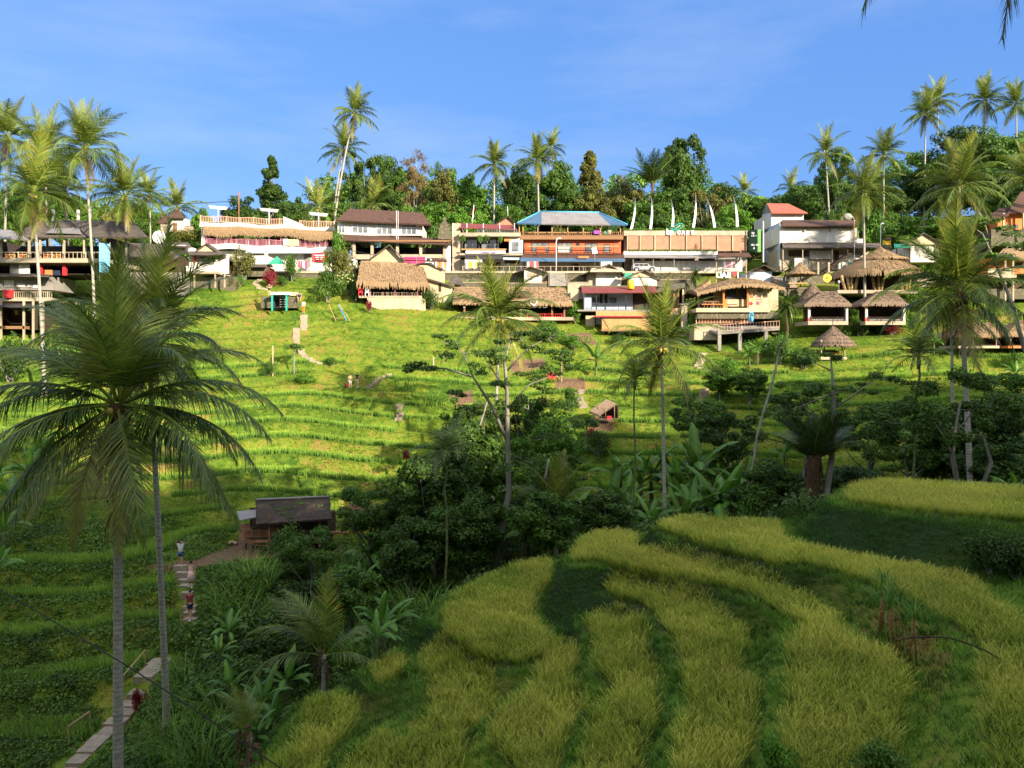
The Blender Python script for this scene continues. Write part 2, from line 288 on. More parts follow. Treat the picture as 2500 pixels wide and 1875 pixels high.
# near rice patches: outline in the photo, height of the crop's top
PATCH={
'A':(-5.5,[(2066,1190),(2085,1168),(2148,1158),(2338,1165),(2500,1177),(2800,1200),(2800,1290),(2500,1244),(2306,1228),(2180,1215),(2072,1203)]),
'B':(-7.1,[(1607,1262),(1668,1245),(1900,1257),(1905,1294),(1983,1318),(2126,1342),(2244,1363),(2366,1383),(2410,1428),(2500,1481),(2650,1570),(2700,1900),(2480,1950),(2451,1900),(2435,1851),(2427,1770),(2402,1721),(2410,1668),(2390,1607),(2410,1558),(2370,1513),(2288,1468),(2207,1428),(2146,1403),(2024,1363),(1963,1350),(1900,1350),(1729,1306),(1627,1277)]),
'C':(-7.9,[(1395,1326),(1420,1302),(1460,1281),(1550,1285),(1554,1318),(1648,1338),(1729,1355),(1900,1410),(1963,1432),(2011,1456),(2040,1481),(2077,1521),(2126,1550),(2187,1570),(2219,1615),(2211,1668),(2199,1721),(2187,1790),(2166,1892),(2170,1960),(1950,1960),(1938,1875),(1918,1790),(1922,1688),(1926,1607),(1926,1546),(1950,1509),(1979,1501),(1934,1481),(1881,1452),(1831,1426),(1729,1395),(1607,1371),(1485,1350),(1403,1346)]),
'D':(-8.7,[(1477,1412),(1509,1401),(1566,1403),(1648,1428),(1709,1444),(1770,1481),(1823,1517),(1823,1554),(1802,1578),(1806,1607),(1851,1627),(1859,1668),(1847,1729),(1823,1802),(1770,1867),(1765,1960),(1660,1960),(1656,1875),(1648,1810),(1660,1729),(1688,1688),(1668,1627),(1664,1574),(1635,1517),(1599,1469),(1566,1448),(1509,1428)]),
'E':(-9.4,[(1424,1493),(1452,1477),(1526,1481),(1566,1509),(1587,1546),(1587,1587),(1603,1640),(1607,1709),(1587,1758),(1562,1810),(1570,1875),(1575,1960),(1395,1960),(1403,1875),(1412,1831),(1436,1770),(1448,1709),(1501,1664),(1485,1640),(1452,1607),(1460,1554),(1444,1521)]),
'F':(-10.1,[(1334,1558),(1363,1540),(1403,1554),(1416,1587),(1391,1635),(1412,1668),(1432,1701),(1403,1725),(1395,1770),(1375,1827),(1363,1875),(1363,1960),(1320,1960),(1281,1875),(1241,1819),(1190,1775),(1202,1725),(1251,1688),(1300,1652),(1314,1627),(1322,1587)]),
'G':(-10.0,[(1231,1375),(1281,1355),(1342,1351),(1347,1395),(1310,1436),(1298,1477),(1322,1509),(1355,1534),(1322,1566),(1281,1591),(1241,1591),(1210,1579),(1149,1554),(1097,1517),(1080,1485),(1109,1436),(1170,1404)]),
'H':(-10.8,[(1023,1587),(1048,1558),(1109,1550),(1141,1562),(1170,1591),(1202,1615),(1210,1668),(1190,1729),(1129,1770),(1125,1831),(1141,1875),(1180,1960),(800,1960),(816,1875),(852,1835),(885,1786),(946,1745),(950,1786),(1007,1770),(1048,1721),(1056,1668),(1044,1627)]),
'I':(-11.2,[(909,1607),(966,1574),(991,1599),(979,1627),(926,1644)]),
'J':(-11.8,[(738,1709),(763,1680),(824,1672),(869,1684),(869,1729),(844,1778),(804,1810),(775,1872),(760,1960),(560,1960),(600,1880),(661,1835),(722,1790),(738,1749)])}
def inpoly(x,y,P):
    P=np.asarray(P); c=np.zeros(np.shape(x),bool)
    for k in range(len(P)):
        (x0,y0),(x1,y1)=P[k-1],P[k]
        if y0==y1: continue
        c^=((y0>y)!=(y1>y))&(x<(x1-x0)*(y-y0)/(y1-y0)+x0)
    return c
def pdist(x,y,P):
    P=np.asarray(P,float); d=np.full(np.shape(x),1e9)
    for k in range(len(P)):
        a,b=P[k-1],P[k]; e=b-a; L2=e@e+1e-12; t_=np.clip(((x-a[0])*e[0]+(y-a[1])*e[1])/L2,0,1)
        d=np.minimum(d,np.hypot(x-a[0]-t_*e[0],y-a[1]-t_*e[1]))
    return d
PW={}
for k,(z,pp) in PATCH.items():
    PW[k]=(z-.55,np.array([((px-CX)/F*(-z*F/(py-HY)),-z*F/(py-HY)) for px,py in pp]))
NX=np.arange(-15,40.01,.25); NY=np.arange(10,46.01,.25); GX,GY=np.meshgrid(NX,NY)
BZ=base_z(GX,GY); fix=np.zeros(GX.shape,bool); Z=BZ.copy(); ins=np.zeros(GX.shape,bool)
order=sorted(PW,key=lambda k:PW[k][0])
for k in order:                                # a narrow grassy ledge round every field ...
    z,P=PW[k]; d=pdist(GX,GY,P)<.6; Z[d]=z-.05; fix|=d
for k in order:                                # ... and the field itself, dead level
    z,P=PW[k]; d=inpoly(GX,GY,P); Z[d]=z; fix|=d; ins|=d
edge=np.zeros(GX.shape,bool); edge[0]=edge[-1]=True; edge[:,0]=edge[:,-1]=True; Z[edge&~fix]=BZ[edge&~fix]
# away from the fields the base slope holds; between them it relaxes
near=np.full(GX.shape,1e9)
for k in order: near=np.minimum(near,pdist(GX,GY,PW[k][1]))
far=(near>4.0)&~fix; Z[far]=BZ[far]; hold=fix|far|edge
for it in range(900):
    A=Z.copy(); A[1:-1,1:-1]=(Z[:-2,1:-1]+Z[2:,1:-1]+Z[1:-1,:-2]+Z[1:-1,2:])/4; Z=np.where(hold,Z,A)
Z=np.where(fix,Z,Z+.10*(vnoise(GX*1.3,GY*1.3,2)-.5))
for it in range(2):
    A=Z.copy(); A[1:-1,1:-1]=(Z[1:-1,1:-1]*4+Z[:-2,1:-1]+Z[2:,1:-1]+Z[1:-1,:-2]+Z[1:-1,2:])/8; Z=A
def bilin(A,x,y):
    i=np.clip((y-NY[0])/.25,0,len(NY)-1.001); j=np.clip((x-NX[0])/.25,0,len(NX)-1.001)
    a,b_=i.astype(int),j.astype(int); f,g=i-a,j-b_
    return (A[a,b_]*(1-g)+A[a,b_+1]*g)*(1-f)+(A[a+1,b_]*(1-g)+A[a+1,b_+1]*g)*f
def G(x,Y):
    """ground height"""
    x=np.asarray(x,float); Y=np.asarray(Y,float); z=base_z(x,Y)
    fr,k=terr_frac(x,Y); s_=np.clip((fr-.5)/.38,0,1); s_=s_*s_*(3-2*s_)
    zt=(k+s_)*STEP-terr_off(x,Y)+.06*(vnoise(x*1.1,Y*1.1,9)-.5); tw=terr_w(x,Y); z=z*(1-tw)+zt*tw
    m=(x>NX[0])&(x<NX[-1])&(Y>NY[0])&(Y<NY[-1])
    if np.any(m): z=np.where(m,bilin(Z,x,Y),z)
    return z
def g1(x,Y): return float(G(np.array([x]),np.array([Y]))[0])
def hit(px,py,y0=12,y1=220):
    """where the sight line through a photo point first meets the ground beyond y0"""
    Y=np.arange(y0,y1,.1); x=(px-CX)/F*Y; z=(HY-py)/F*Y; g=G(x,Y); k=np.where(g>=z)[0]
    i=k[0] if len(k) else -1
    return np.array((x[i],Y[i],g[i]))
def gpt(px,Y):
    x=(px-CX)/F*Y; return np.array((x,Y,g1(x,Y)))
def axis(*segs):
    a=[]
    for lo,hi,st in segs: a+=list(np.arange(lo,hi,st))
    return np.array(a+[segs[-1][1]])
xs=axis((-2500,-300,220),(-300,-120,12),(-120,-50,.8),(-50,-15,.4),(-15,40,.25),(40,60,.5),(60,130,1),(130,300,12),(300,2500,220))
ys=axis((-400,-60,20),(-60,10,2),(10,46,.25),(46,113,.3),(113,116,.25),(116,170,2),(170,500,15),(500,3000,250))
XX,YY=np.meshgrid(xs,ys); ZZ=G(XX,YY)
n0,n1=XX.shape; idx=np.arange(n0*n1).reshape(n0,n1)
Qs=np.stack([idx[:-1,:-1],idx[:-1,1:],idx[1:,1:],idx[1:,:-1]],-1).reshape(-1,4)
me=mesh('ground',np.stack([XX,YY,ZZ],-1).reshape(-1,3),Qs,smooth=True)
# soil: worn trampled strips; lush: dark ravine; crop: field floors
PXX=CX+F*XX/np.maximum(YY,5); PYY=HY-F*ZZ/np.maximum(YY,5)
soil=np.zeros(XX.shape)
SOILS=[[(360,1380),(480,1366),(560,1335),(600,1300),(640,1345),(760,1343),(760,1352),(640,1362),(480,1388),(360,1392)],
 [(1360,925),(1425,925),(1430,955),(1350,950)],[(1250,880),(1330,875),(1330,905),(1245,912)],[(1385,815),(1440,812),(1460,840),(1378,843)],
 [(850,1225),(890,1225),(890,1265),(850,1265)],[(1095,960),(1150,950),(1160,985),(1110,990)],[(1440,1020),(1500,1015),(1500,1060),(1440,1060)]]
for s_ in SOILS: soil[inpoly(PXX,PYY,s_)&(YY>40)]=1
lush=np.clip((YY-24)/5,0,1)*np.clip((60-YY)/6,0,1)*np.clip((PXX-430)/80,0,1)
def put(name,A):
    a=me.attributes.new(name,'FLOAT','POINT'); a.data.foreach_set('value',A.ravel().astype(np.float32))
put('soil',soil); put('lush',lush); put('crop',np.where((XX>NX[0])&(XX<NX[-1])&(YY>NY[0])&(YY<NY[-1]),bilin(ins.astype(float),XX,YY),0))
mt,t,b,o=base_mat('terraced ground'); LK=t.links.new
n1_=noise_node(t,.12,5); n2_=noise_node(t,1.3,6); n3_=noise_node(t,6,4)
r1=ramp(t,[(.3,(.05,.11,.012)),(.45,(.115,.185,.018)),(.58,(.18,.215,.025)),(.72,(.26,.18,.052))]); ma=t.nodes.new('ShaderNodeMath'); ma.operation='ADD'
mb=t.nodes.new('ShaderNodeMath'); mb.operation='MULTIPLY_ADD'; mb.inputs[1].default_value=.8; mb.inputs[2].default_value=-.40; LK(n2_.outputs[0],mb.inputs[0]); LK(n1_.outputs[0],ma.inputs[0]); LK(mb.outputs[0],ma.inputs[1]); LK(ma.outputs[0],r1.inputs[0])
def att(n):
    a=t.nodes.new('ShaderNodeAttribute'); a.attribute_name=n; return a.outputs['Fac']
def mixc(f,a,c):
    m_=t.nodes.new('ShaderNodeMixRGB'); LK(f,m_.inputs[0]); LK(a,m_.inputs[1])
    if isinstance(c,tuple): m_.inputs[2].default_value=(*c,1)
    else: LK(c,m_.inputs[2])
    return m_.outputs[0]
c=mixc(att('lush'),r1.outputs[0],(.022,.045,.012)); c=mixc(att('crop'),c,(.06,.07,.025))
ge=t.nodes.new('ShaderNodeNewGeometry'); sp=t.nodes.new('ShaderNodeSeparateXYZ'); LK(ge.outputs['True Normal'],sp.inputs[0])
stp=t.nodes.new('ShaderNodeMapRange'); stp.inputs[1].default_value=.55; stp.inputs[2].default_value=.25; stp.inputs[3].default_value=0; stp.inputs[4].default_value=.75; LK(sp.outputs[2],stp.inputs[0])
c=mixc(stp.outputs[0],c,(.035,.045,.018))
rs=ramp(t,[(.3,(.11,.065,.04)),(.7,(.22,.14,.085))]); LK(n3_.outputs[0],rs.inputs[0]); c=mixc(att('soil'),c,rs.outputs[0])
LK(c,b.inputs['Base Color']); b.inputs['Roughness'].default_value=.95; b.inputs['Specular IOR Level'].default_value=.1
bp=t.nodes.new('ShaderNodeBump'); bp.inputs['Strength'].default_value=.8; bp.inputs['Distance'].default_value=.3; LK(n3_.outputs[0],bp.inputs['Height']); LK(bp.outputs[0],b.inputs['Normal'])
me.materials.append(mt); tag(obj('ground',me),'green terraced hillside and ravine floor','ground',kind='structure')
# ---------------------------------------------------------------- vegetation generators
rng=np.random.default_rng(7)
def frond_arr(Lr,el,droop,n,ll,lw,hang,seg=3,seed=0,vbase=.35,r0=.035,fold=.55):
    """one pinnate palm leaf along +x from the origin; el start elevation, droop how far it bends over"""
    rg=np.random.default_rng(seed); b=MB(); N=14; ss=np.linspace(0,1,N); an=el-droop*ss**1.4
    dx=np.cos(an)*Lr/(N-1); dz=np.sin(an)*Lr/(N-1)
    yb=np.cumsum(np.cumsum(rg.normal(0,.004,N)))*Lr
    P=np.stack([np.concatenate([[0],np.cumsum(dx)[:-1]]),yb,np.concatenate([[0],np.cumsum(dz)[:-1]])],1)
    b.tube(P,np.linspace(r0,r0*.2,N),4,v=.7,cap=False)
    V=[];Q=[];vv=[]
    for side in (-1,1):
        for k in range(n):
            s_=.13+.87*(k+rg.uniform(-.3,.3))/n; s_=min(max(s_,.1),.995); i=min(int(s_*(N-1)),N-2); f=s_*(N-1)-i
            p=P[i]*(1-f)+P[i+1]*f; tg=P[i+1]-P[i]; tg/=np.linalg.norm(tg); up=np.array((-tg[2],0,tg[0]))
            l=ll*(.45+.75*math.sin(math.pi*min(1,(s_+.08))**.8))*rg.uniform(.82,1.1)*(1-.45*max(0,s_-.75)/.25)
            d=np.array((0,side,0))*(.95-.45*s_)+tg*(.35+.75*s_)+up*(.25-fold*rg.uniform(.2,1)*hang)
            d+=rg.normal(0,.06,3); d/=np.linalg.norm(d); w_=lw*rg.uniform(.8,1.1); q=p.copy(); base=len(V)
            tv=vbase+rg.uniform(-.24,.2); wd=tg*w_
            for j in range(seg+1):
                u=j/seg; ww=wd*(1-u*.92)*(.7 if j==0 else 1)
                V+= [q-ww/2,q+ww/2]; vv+=[tv+.18*u]*2
                d=d+np.array((0,0,-1))*hang*(.55/seg*(1+u)); d/=np.linalg.norm(d); q=q+d*l/seg
                if j<seg: Q.append((base+2*j,base+2*j+1,base+2*j+3,base+2*j+2))
    b.add(V,Q,v=np.clip(vv,0,1)); return b.arr()
# frond classes: (elevation, droop, hang, tint)
FC=[(R(84),R(22),.15,.62),(R(66),R(60),.4,.5),(R(46),R(86),.65,.42),(R(24),R(90),.85,.38),(R(0),R(70),.95,.36),(R(-28),R(52),1.0,.45),(R(-55),R(28),.8,.86),(R(-76),R(12),.9,1.2),(R(70),R(28),.25,.12),(R(44),R(45),.35,.15)]
FM={}
def frond_mesh(cl,lod,var=0):
    k=(cl,lod,var)
    if k not in FM:
        el,dr,hg,tv=FC[cl]; n,lw,seg={0:(96,.078,3),1:(62,.105,2),2:(40,.17,2)}[lod]
        FM[k]=mesh('frond',*(lambda a:(a[0],a[1],a[2],MAT['palm'],a[3]))(frond_arr(1 if lod>9 else 5.0,el+rng.uniform(-.08,.08),dr,n,1.15,lw,hg,seg,cl*10+var,tv,.045 if lod<2 else .06)))
    return FM[k]
cocm=MB().ball((0,0,0),(.13,.13,.16),8).mesh('coconut',MAT['coconut'],True)
def palm(label,crown,base,L=5.0,nf=22,r=.15,lod=1,seed=0,group='coconut palms on the far ridge',spec=None,bend=.15,nuts=6,dead=1,skirt=0):
    """coconut palm: trunk, fronds, hanging nuts. crown and base are world points"""
    rg=np.random.default_rng(seed+100); base=np.array(base,float); crown=np.array(crown,float)
    base[2]-=.3
    e=empty('coconut_palm',base,label,'palm tree',group); c=crown-base
    t_=np.linspace(0,1,18)[:,None]; hz=np.array((c[0],c[1],0)); P=hz*(t_**(1+bend*4))+np.array((0,0,c[2]))*t_
    rad=r*(1-.38*t_[:,0]); rad[0]*=1.5; rad[1]*=1.15; rad[-2:]*=1.25
    obj('trunk',MB().tube(P,rad,9).mesh('trunk',MAT['palmbark'],True),e)
    fb=MB()
    for k in range(10):
        a=rg.uniform(0,6.28); h=rg.uniform(-.9,.3); fb.tube([c+(0,0,h),c+(.3*math.cos(a),.3*math.sin(a),h-.1),c+(.42*math.cos(a),.42*math.sin(a),h-.75)],[.07,.05,.02],4)
    obj('crown_fibre',fb.mesh('crown_fibre',MAT['fibre']),e)
    if skirt:
        sb=MB(); i0=[k for k in range(18) if c[2]-P[k][2]<skirt][0]; Q_=P[i0:]; sb.tube(Q_,np.interp(np.arange(len(Q_)),[0,1,len(Q_)-1],[rad[i0]*1.05,r*1.35,r*1.5]),9)
        for k in range(90):
            q=Q_[rg.integers(0,len(Q_))]; a=rg.uniform(0,6.28); d=np.array((math.cos(a),math.sin(a),0)); l=rg.uniform(.5,1.3); sb.tube([q+d*r*1.1,q+d*(r*1.7+rg.uniform(0,.12))-(0,0,l*.5),q+d*(r*1.5+rg.uniform(0,.15))-(0,0,l)],[.035,.02,.006],4)
        obj('dry_skirt',sb.mesh('dry_skirt',MAT['fibre']),e)
    fs=spec
    if fs is None:
        fs=[]
        for k in range(nf):
            u=(k+.5)/nf; cl=min(6,int(u**1.05*6.4)); 
            if cl==6 and not dead: cl=5
            if cl==6 and k%2 and dead: cl=7
            fs.append((cl,k*137.5+rg.uniform(-18,18),rg.uniform(.85,1.08)))
    for cl,az,s_ in fs:
        o=obj('frond',frond_mesh(cl,lod,int(rg.integers(0,3 if lod<2 else 2))),e,c+np.array((.12*math.cos(R(az)),.12*math.sin(R(az)),.05*(3-cl))),(rg.uniform(-.25,.25),0,R(az)))
        q=s_*L/5*(.6 if cl==7 else 1); o.scale=(q,q,q)
    for k in range(nuts):
        a=rg.uniform(0,6.28); obj('coconut',cocm,e,c+np.array((.32*math.cos(a),.32*math.sin(a),-.25-rg.uniform(0,.3))))
    return e
def clump_crown(centers,radii,n,leaf,seed,flat=.8,up=.3,asp=.55,vbase=.35,vr=.5):
    rg=np.random.default_rng(seed); V=[];vv=[]; 
    for c,r_ in zip(centers,radii):
        m_=int(n*(r_ if np.isscalar(r_) else r_)**0*1); d=rg.normal(0,1,(m_,3)); d/=np.linalg.norm(d,axis=1)[:,None]
        rr_=r_*rg.uniform(.35,1.0,m_)**.6; p=np.asarray(c)+d*rr_[:,None]*np.array((1,1,flat))
        nrm=d+rg.normal(0,.55,(m_,3))+np.array((0,0,up)); nrm/=np.linalg.norm(nrm,axis=1)[:,None]
        a=np.cross(nrm,rg.normal(0,1,(m_,3))); a/=np.linalg.norm(a,axis=1)[:,None]; bb=np.cross(nrm,a)
        l=leaf*rg.uniform(.6,1.3,m_)[:,None]; w_=l*asp
        V.append(np.stack([p-a*l/2,p+bb*w_/2,p+a*l/2,p-bb*w_/2],1)); vv.append(np.repeat(np.clip(vbase+vr*(rg.uniform(-.5,.5,m_))+rg.uniform(-.12,.12),0,1),4))
    V=np.concatenate(V).reshape(-1,3); Q=np.arange(len(V)).reshape(-1,4); return V,Q,None,np.concatenate(vv)
TV={}
def tree_variant(shape,k):
    """unit tree 15 m tall: (trunk arrays, crown arrays)"""
    key=(shape,k)
    if key in TV: return TV[key]
    rg=np.random.default_rng(hash((shape,k))%1 + {'round':1,'tall':2,'cone':3,'airy':4,'brushy':5}[shape]*10+k)
    C=[];Rd=[]
    n={'round':62,'tall':60,'cone':60,'airy':40,'brushy':90}[shape]
    while len(C)<n:
        d=rg.normal(0,1,3); d/=np.linalg.norm(d)+1e-9; q=rg.uniform(.45,1)
        if shape=='round': p=np.array((d[0]*4.6*q,d[1]*4.6*q,9.5+d[2]*4.8*q)); r_=rg.uniform(.9,1.7)
        elif shape=='tall': p=np.array((d[0]*3.3*q,d[1]*3.3*q,8.2+d[2]*6.6*q)); r_=rg.uniform(.8,1.5)
        elif shape=='cone':
            h=rg.uniform(0,1); a=rg.uniform(0,6.28); rr_=3.4*(1-h)**.8*rg.uniform(.3,1); p=np.array((math.cos(a)*rr_,math.sin(a)*rr_,3.5+11.3*h)); r_=.5+1.0*(1-h)*rg.uniform(.6,1.1)
        elif shape=='airy': p=np.array((d[0]*4.8*q,d[1]*4.8*q,10.3+d[2]*3.9*q)); r_=rg.uniform(.7,1.3)
        else: p=np.array((d[0]*2.4*q,d[1]*2.4*q,8+d[2]*7*q)); r_=rg.uniform(.5,1.0)
        # lobes: knock out some directions for an uneven outline
        if shape in('round','tall','airy') and vnoise(np.array([d[0]*2+k*3.1]),np.array([d[2]*2+d[1]+5]),k)[0]<.33 and q>.7: continue
        C.append(p); Rd.append(r_)
    lf={'round':.5,'tall':.46,'cone':.42,'airy':.42,'brushy':.6}[shape]; nn={'round':210,'tall':200,'cone':170,'airy':170,'brushy':90}[shape]
    crown=clump_crown(C,Rd,nn,lf,k+40,.75,.25,.5 if shape!='brushy' else .14)
    b=MB(); tp=11.5 if shape in('round','airy') else 13.5
    P=np.array([(0,0,-1),(.05,0,0),(.2,.1,3),(-.1,.2,6),(.1,0,9),(0,.1,tp)],float); P[2:,:2]+=rg.normal(0,.25,(4,2)); b.tube(P,[.36,.3,.24,.19,.12,.04],7)
    for j in range(9 if shape!='brushy' else 16):
        c=C[rg.integers(0,n)]; i=rg.integers(2,4); p0=P[i]; mid=(p0+c)/2+np.array((0,0,-.4)); b.tube([p0,mid,c],[.11,.07,.02],5)
    TV[key]=(b.arr(),crown); return TV[key]
TM={}
def tree(label,loc,H,Rw,shape='round',mat='leafm',k=0,bark='bark',group='trees on the ridge behind the buildings',name='broadleaf_tree',cat='tree',rz=None):
    """H total height, Rw crown radius"""
    key=(shape,k,mat,bark)
    if key not in TM:
        tr,cr=tree_variant(shape,k); TM[key]=(mesh('trunk',tr[0],tr[1],tr[2],MAT[bark],smooth=True),mesh('crown',cr[0],cr[1],cr[2],MAT[mat],cr[3]))
    e=empty(name,loc,label,cat,group,rz=rng.uniform(0,6.28) if rz is None else rz); base={'round':5.6,'tall':4,'cone':3.4,'airy':5.4,'brushy':3}[shape]
    a,c=TM[key]; q=Rw/base; h=H/15
    for nm,m_ in (('trunk',a),('crown',c)):
        o=obj(nm,m_,e); o.scale=(q,q,h)
    return e
def leaf_blade(Lf,Wd,bendz,n=7,tears=True,seed=0,v0=.55,vmid=.8):
    """broad banana-like leaf along +x rising then arching over"""
    rg=np.random.default_rng(seed); V=[];Q=[];vv=[]; p=np.zeros(3); el=bendz[0]
    for i in range(n+1):
        u=i/n; ww=Wd*math.sin(math.pi*min(.98,max(.04,u*.92+.06)))**.6*(1 if i else .25)
        ww*=rg.uniform(.72,1.05) if 1<i<n-1 else 1; dz=-.28*ww; nn_=rg.uniform(-.12,.12)
        V+=[p+(0,-ww/2,dz+nn_*ww),p.copy(),p+(0,ww/2,dz-nn_*ww)]; vv+=[v0+rg.uniform(-.1,.1),vmid,v0+rg.uniform(-.1,.1)]
        el-=bendz[1]/n*(.5+u); p=p+np.array((math.cos(el),0,math.sin(el)))*Lf/n
        if i<n:
            q=3*i; Q+=[(q,q+1,q+4,q+3),(q+1,q+2,q+5,q+4)]
    return np.array(V),Q,None,np.array(vv)
BL=[]
for k,(el,bd) in enumerate([(1.35,.5),(1.1,1.1),(.8,1.6),(.45,1.7),(1.25,.9),(-.9,.5)]):
    a=leaf_blade(1.75,.5,(el,bd),8,seed=k,v0=.55 if k<5 else .08,vmid=.85 if k<5 else .05); b=MB(); b.add(a[0]+np.array((.35*math.cos(el),0,.35*math.sin(el))),a[1],None,a[3]); b.tube([(0,0,0),(.35*math.cos(el),0,.35*math.sin(el))],.03,4,v=.7)
    BL.append(b.mesh('leaf',MAT['banana']))
BS=MB().tube([(0,0,-.3),(.02,0,.6),(0,.02,1.3),(0,0,2.0)],[.15,.13,.11,.08],8).mesh('trunk',MAT['greenstem'],True)
def banana(label,loc,h=3.2,seed=0,group='banana plants',near=True,lean=0):
    rg=np.random.default_rng(seed+500); e=empty('banana_plant',loc,label,'banana plant',group,rz=rg.uniform(0,6.28)); s_=h/3.6
    obj('trunk',BS,e).scale=(s_,s_,s_)
    az0=rg.uniform(0,360); n=9 if near else 7
    for j in range(n):
        k=[0,4,1,1,2,2,3,3,2][j]; 
        if j==n-1 and rg.random()<.4: k=5
        o=obj('leaf',BL[k],e,(0,0,1.9*s_),(rg.uniform(-.2,.2),0,R(az0+j*137.5+rg.uniform(-15,15)))); q=s_*rg.uniform(.85,1.2); o.scale=(q,q,q)
    return e
BU={}
def bush(label,loc,w_,h,mat='leafm',k=0,leaf=.16,group='shrubs on the hillside',name='shrub',cat='shrub',dens=220,stems=True):
    key=(mat,k,leaf,dens)
    if key not in BU:
        rg=np.random.default_rng(k+900); C=[];Rd=[]
        for j in range(11):
            a=rg.uniform(0,6.28); q=rg.uniform(0,.62); C.append((q*math.cos(a),q*math.sin(a),rg.uniform(.3,.78)*(1-.35*q))); Rd.append(rg.uniform(.22,.4))
        a=clump_crown(C,Rd,dens//2,leaf,k+3,.85,.3,.5); b=MB()
        for c in C[:7]: b.tube([(0,0,-.1),(c[0]*.4,c[1]*.4,c[2]*.5),c],[.04,.03,.01],4)
        BU[key]=(mesh('foliage',a[0],a[1],a[2],MAT[mat],a[3]),b.mesh('stems',MAT['bark']))
    e=empty(name,loc,label,cat,group,rz=rng.uniform(0,6.28)); 
    for nm,m_ in (('foliage',BU[key][0]),('stems',BU[key][1])):
        o=obj(nm,m_,e); o.scale=(w_/2,w_/2,h)
    return e
AF={}
def areca(label,crown,base,L=2.2,n=9,r=.07,seed=0,group='areca palms in the valley',stiff=False,stem='greenstem',name='areca_palm',kind='areca'):
    """slim palm with few stiff feathery leaves, or (kind fan) a dense head of sword leaves"""
    rg=np.random.default_rng(seed+300); base=np.array(base,float)-np.array((0,0,.3)); c=np.array(crown,float)-base
    e=empty(name,base,label,'palm tree',group); t_=np.linspace(0,1,10)[:,None]
    P=np.array((c[0],c[1],0))*t_**1.3+np.array((0,0,c[2]))*t_; P[1:-1,:2]+=rg.normal(0,.04,(8,2)); rad=r*(1-.3*t_[:,0])
    obj('trunk',MB().tube(P,rad,7).mesh('trunk',MAT[stem],True),e)
    if kind=='areca':
        if 'a' not in AF:
            AF['a']=[mesh('frond',*(lambda a:(a[0],a[1],a[2],MAT['palm'],a[3]))(frond_arr(2.2,el,dr,24,.75,.09,.6,2,60+i,.38,.03,.2))) for i,(el,dr) in enumerate([(1.35,.5),(1.0,1.4),(.6,1.7),(.1,1.5)])]
        obj('crown_shaft',MB().tube([c-(0,0,.7),c-(0,0,.3),c+(0,0,.1)],[r,r*1.5,r*.8],8).mesh('crown_shaft',MAT['greenstem'],True),e)
        for j in range(n):
            o=obj('frond',AF['a'][[0,1,1,2,2,2,3,3,3,3,2,1][j%12]],e,c,(0,0,R(j*137.5+rg.uniform(-20,20)))); q=L/2.2*rg.uniform(.85,1.1); o.scale=(q,q,q)
    else:
        b=MB()
        for j in range(n*9):
            a=rg.uniform(0,6.28); el=rg.uniform(-.9,1.45); V=[];l=L*rg.uniform(.7,1.1); p=np.zeros(3); w_=.09*L; side=np.array((-math.sin(a),math.cos(a),0)); ee=el
            for i in range(5):
                ww=side*w_*(1-i/4.05)*(1 if i else .6)/2; V+=[p-ww,p+ww]; ee-=.28; p=p+np.array((math.cos(a)*math.cos(ee),math.sin(a)*math.cos(ee),math.sin(ee)))*l/4
            b.add(np.array(V)+c,[(2*i,2*i+1,2*i+3,2*i+2) for i in range(4)],v=rg.uniform(.15,.6))
        obj('crown',b.mesh('crown',MAT['palm']),e)
    return e
def clump_grass(label,loc,h,n=90,w_=.05,spread=.5,mat='ricef',seed=0,group='tall grass clumps',name='grass_clump',cat='grass clump',arch=.9,head=None):
    rg=np.random.default_rng(seed+77); b=MB()
    for j in range(n):
        a=rg.uniform(0,6.28); q=spread*rg.uniform(0,1)**.5; p=np.array((q*math.cos(a),q*math.sin(a),0)); a2=a+rg.normal(0,.7); el=rg.uniform(1.1,1.5); l=h*rg.uniform(.6,1.15); V=[]
        side=np.array((-math.sin(a2),math.cos(a2),0))
        for i in range(6):
            ww=side*w_*(1-i/5.05)/2; V+=[p-ww,p+ww]; p=p+np.array((math.cos(a2)*math.cos(el),math.sin(a2)*math.cos(el),math.sin(el)))*l/5; el-=arch*rg.uniform(.2,.6)
        tv=rg.uniform(.1,.7); b.add(V,[(2*i,2*i+1,2*i+3,2*i+2) for i in range(5)],v=np.linspace(tv,min(1,tv+.3),12))
    o=obj(name,b.mesh(name,MAT[mat]),None,loc); return tag(o,label,cat,group)
# ---------------------------------------------------------------- wooded hill behind the viewer: it shades the valley
rw=np.random.default_rng(5); C=[];Rd=[]
XR=np.array([-80,-20,10,31,38,46,51,56,64,72,84,92,110,128,170]); ZR=np.array([26,28,30,32,35.5,35.5,30.5,27.5,27.5,33,37,43,48,51,54])
for k in range(1150):
    x=rw.uniform(-70,165); top=np.interp(x,XR,ZR)+3.4*(fbm(np.array([x*.16]),np.array([.5]),3)[0]-.5)*2; y=rw.uniform(-24,-15); z=top-rw.uniform(1.5,max(4,top-15)); C.append((x,y,z)); Rd.append(rw.uniform(2.2,3.6))
for k in range(60):
    x=rw.uniform(15,75); top=np.interp(x,XR,ZR)+rw.uniform(.5,3.5); C.append((x,-18,top)); Rd.append(rw.uniform(.8,1.6))
a=clump_crown(C,Rd,80,1.3,3,.9,.2,.6); tag(obj('wood',mesh('wood',a[0],a[1],a[2],MAT['leafd'],a[3])),'dense wood on the hill behind the viewpoint','wood',kind='stuff')
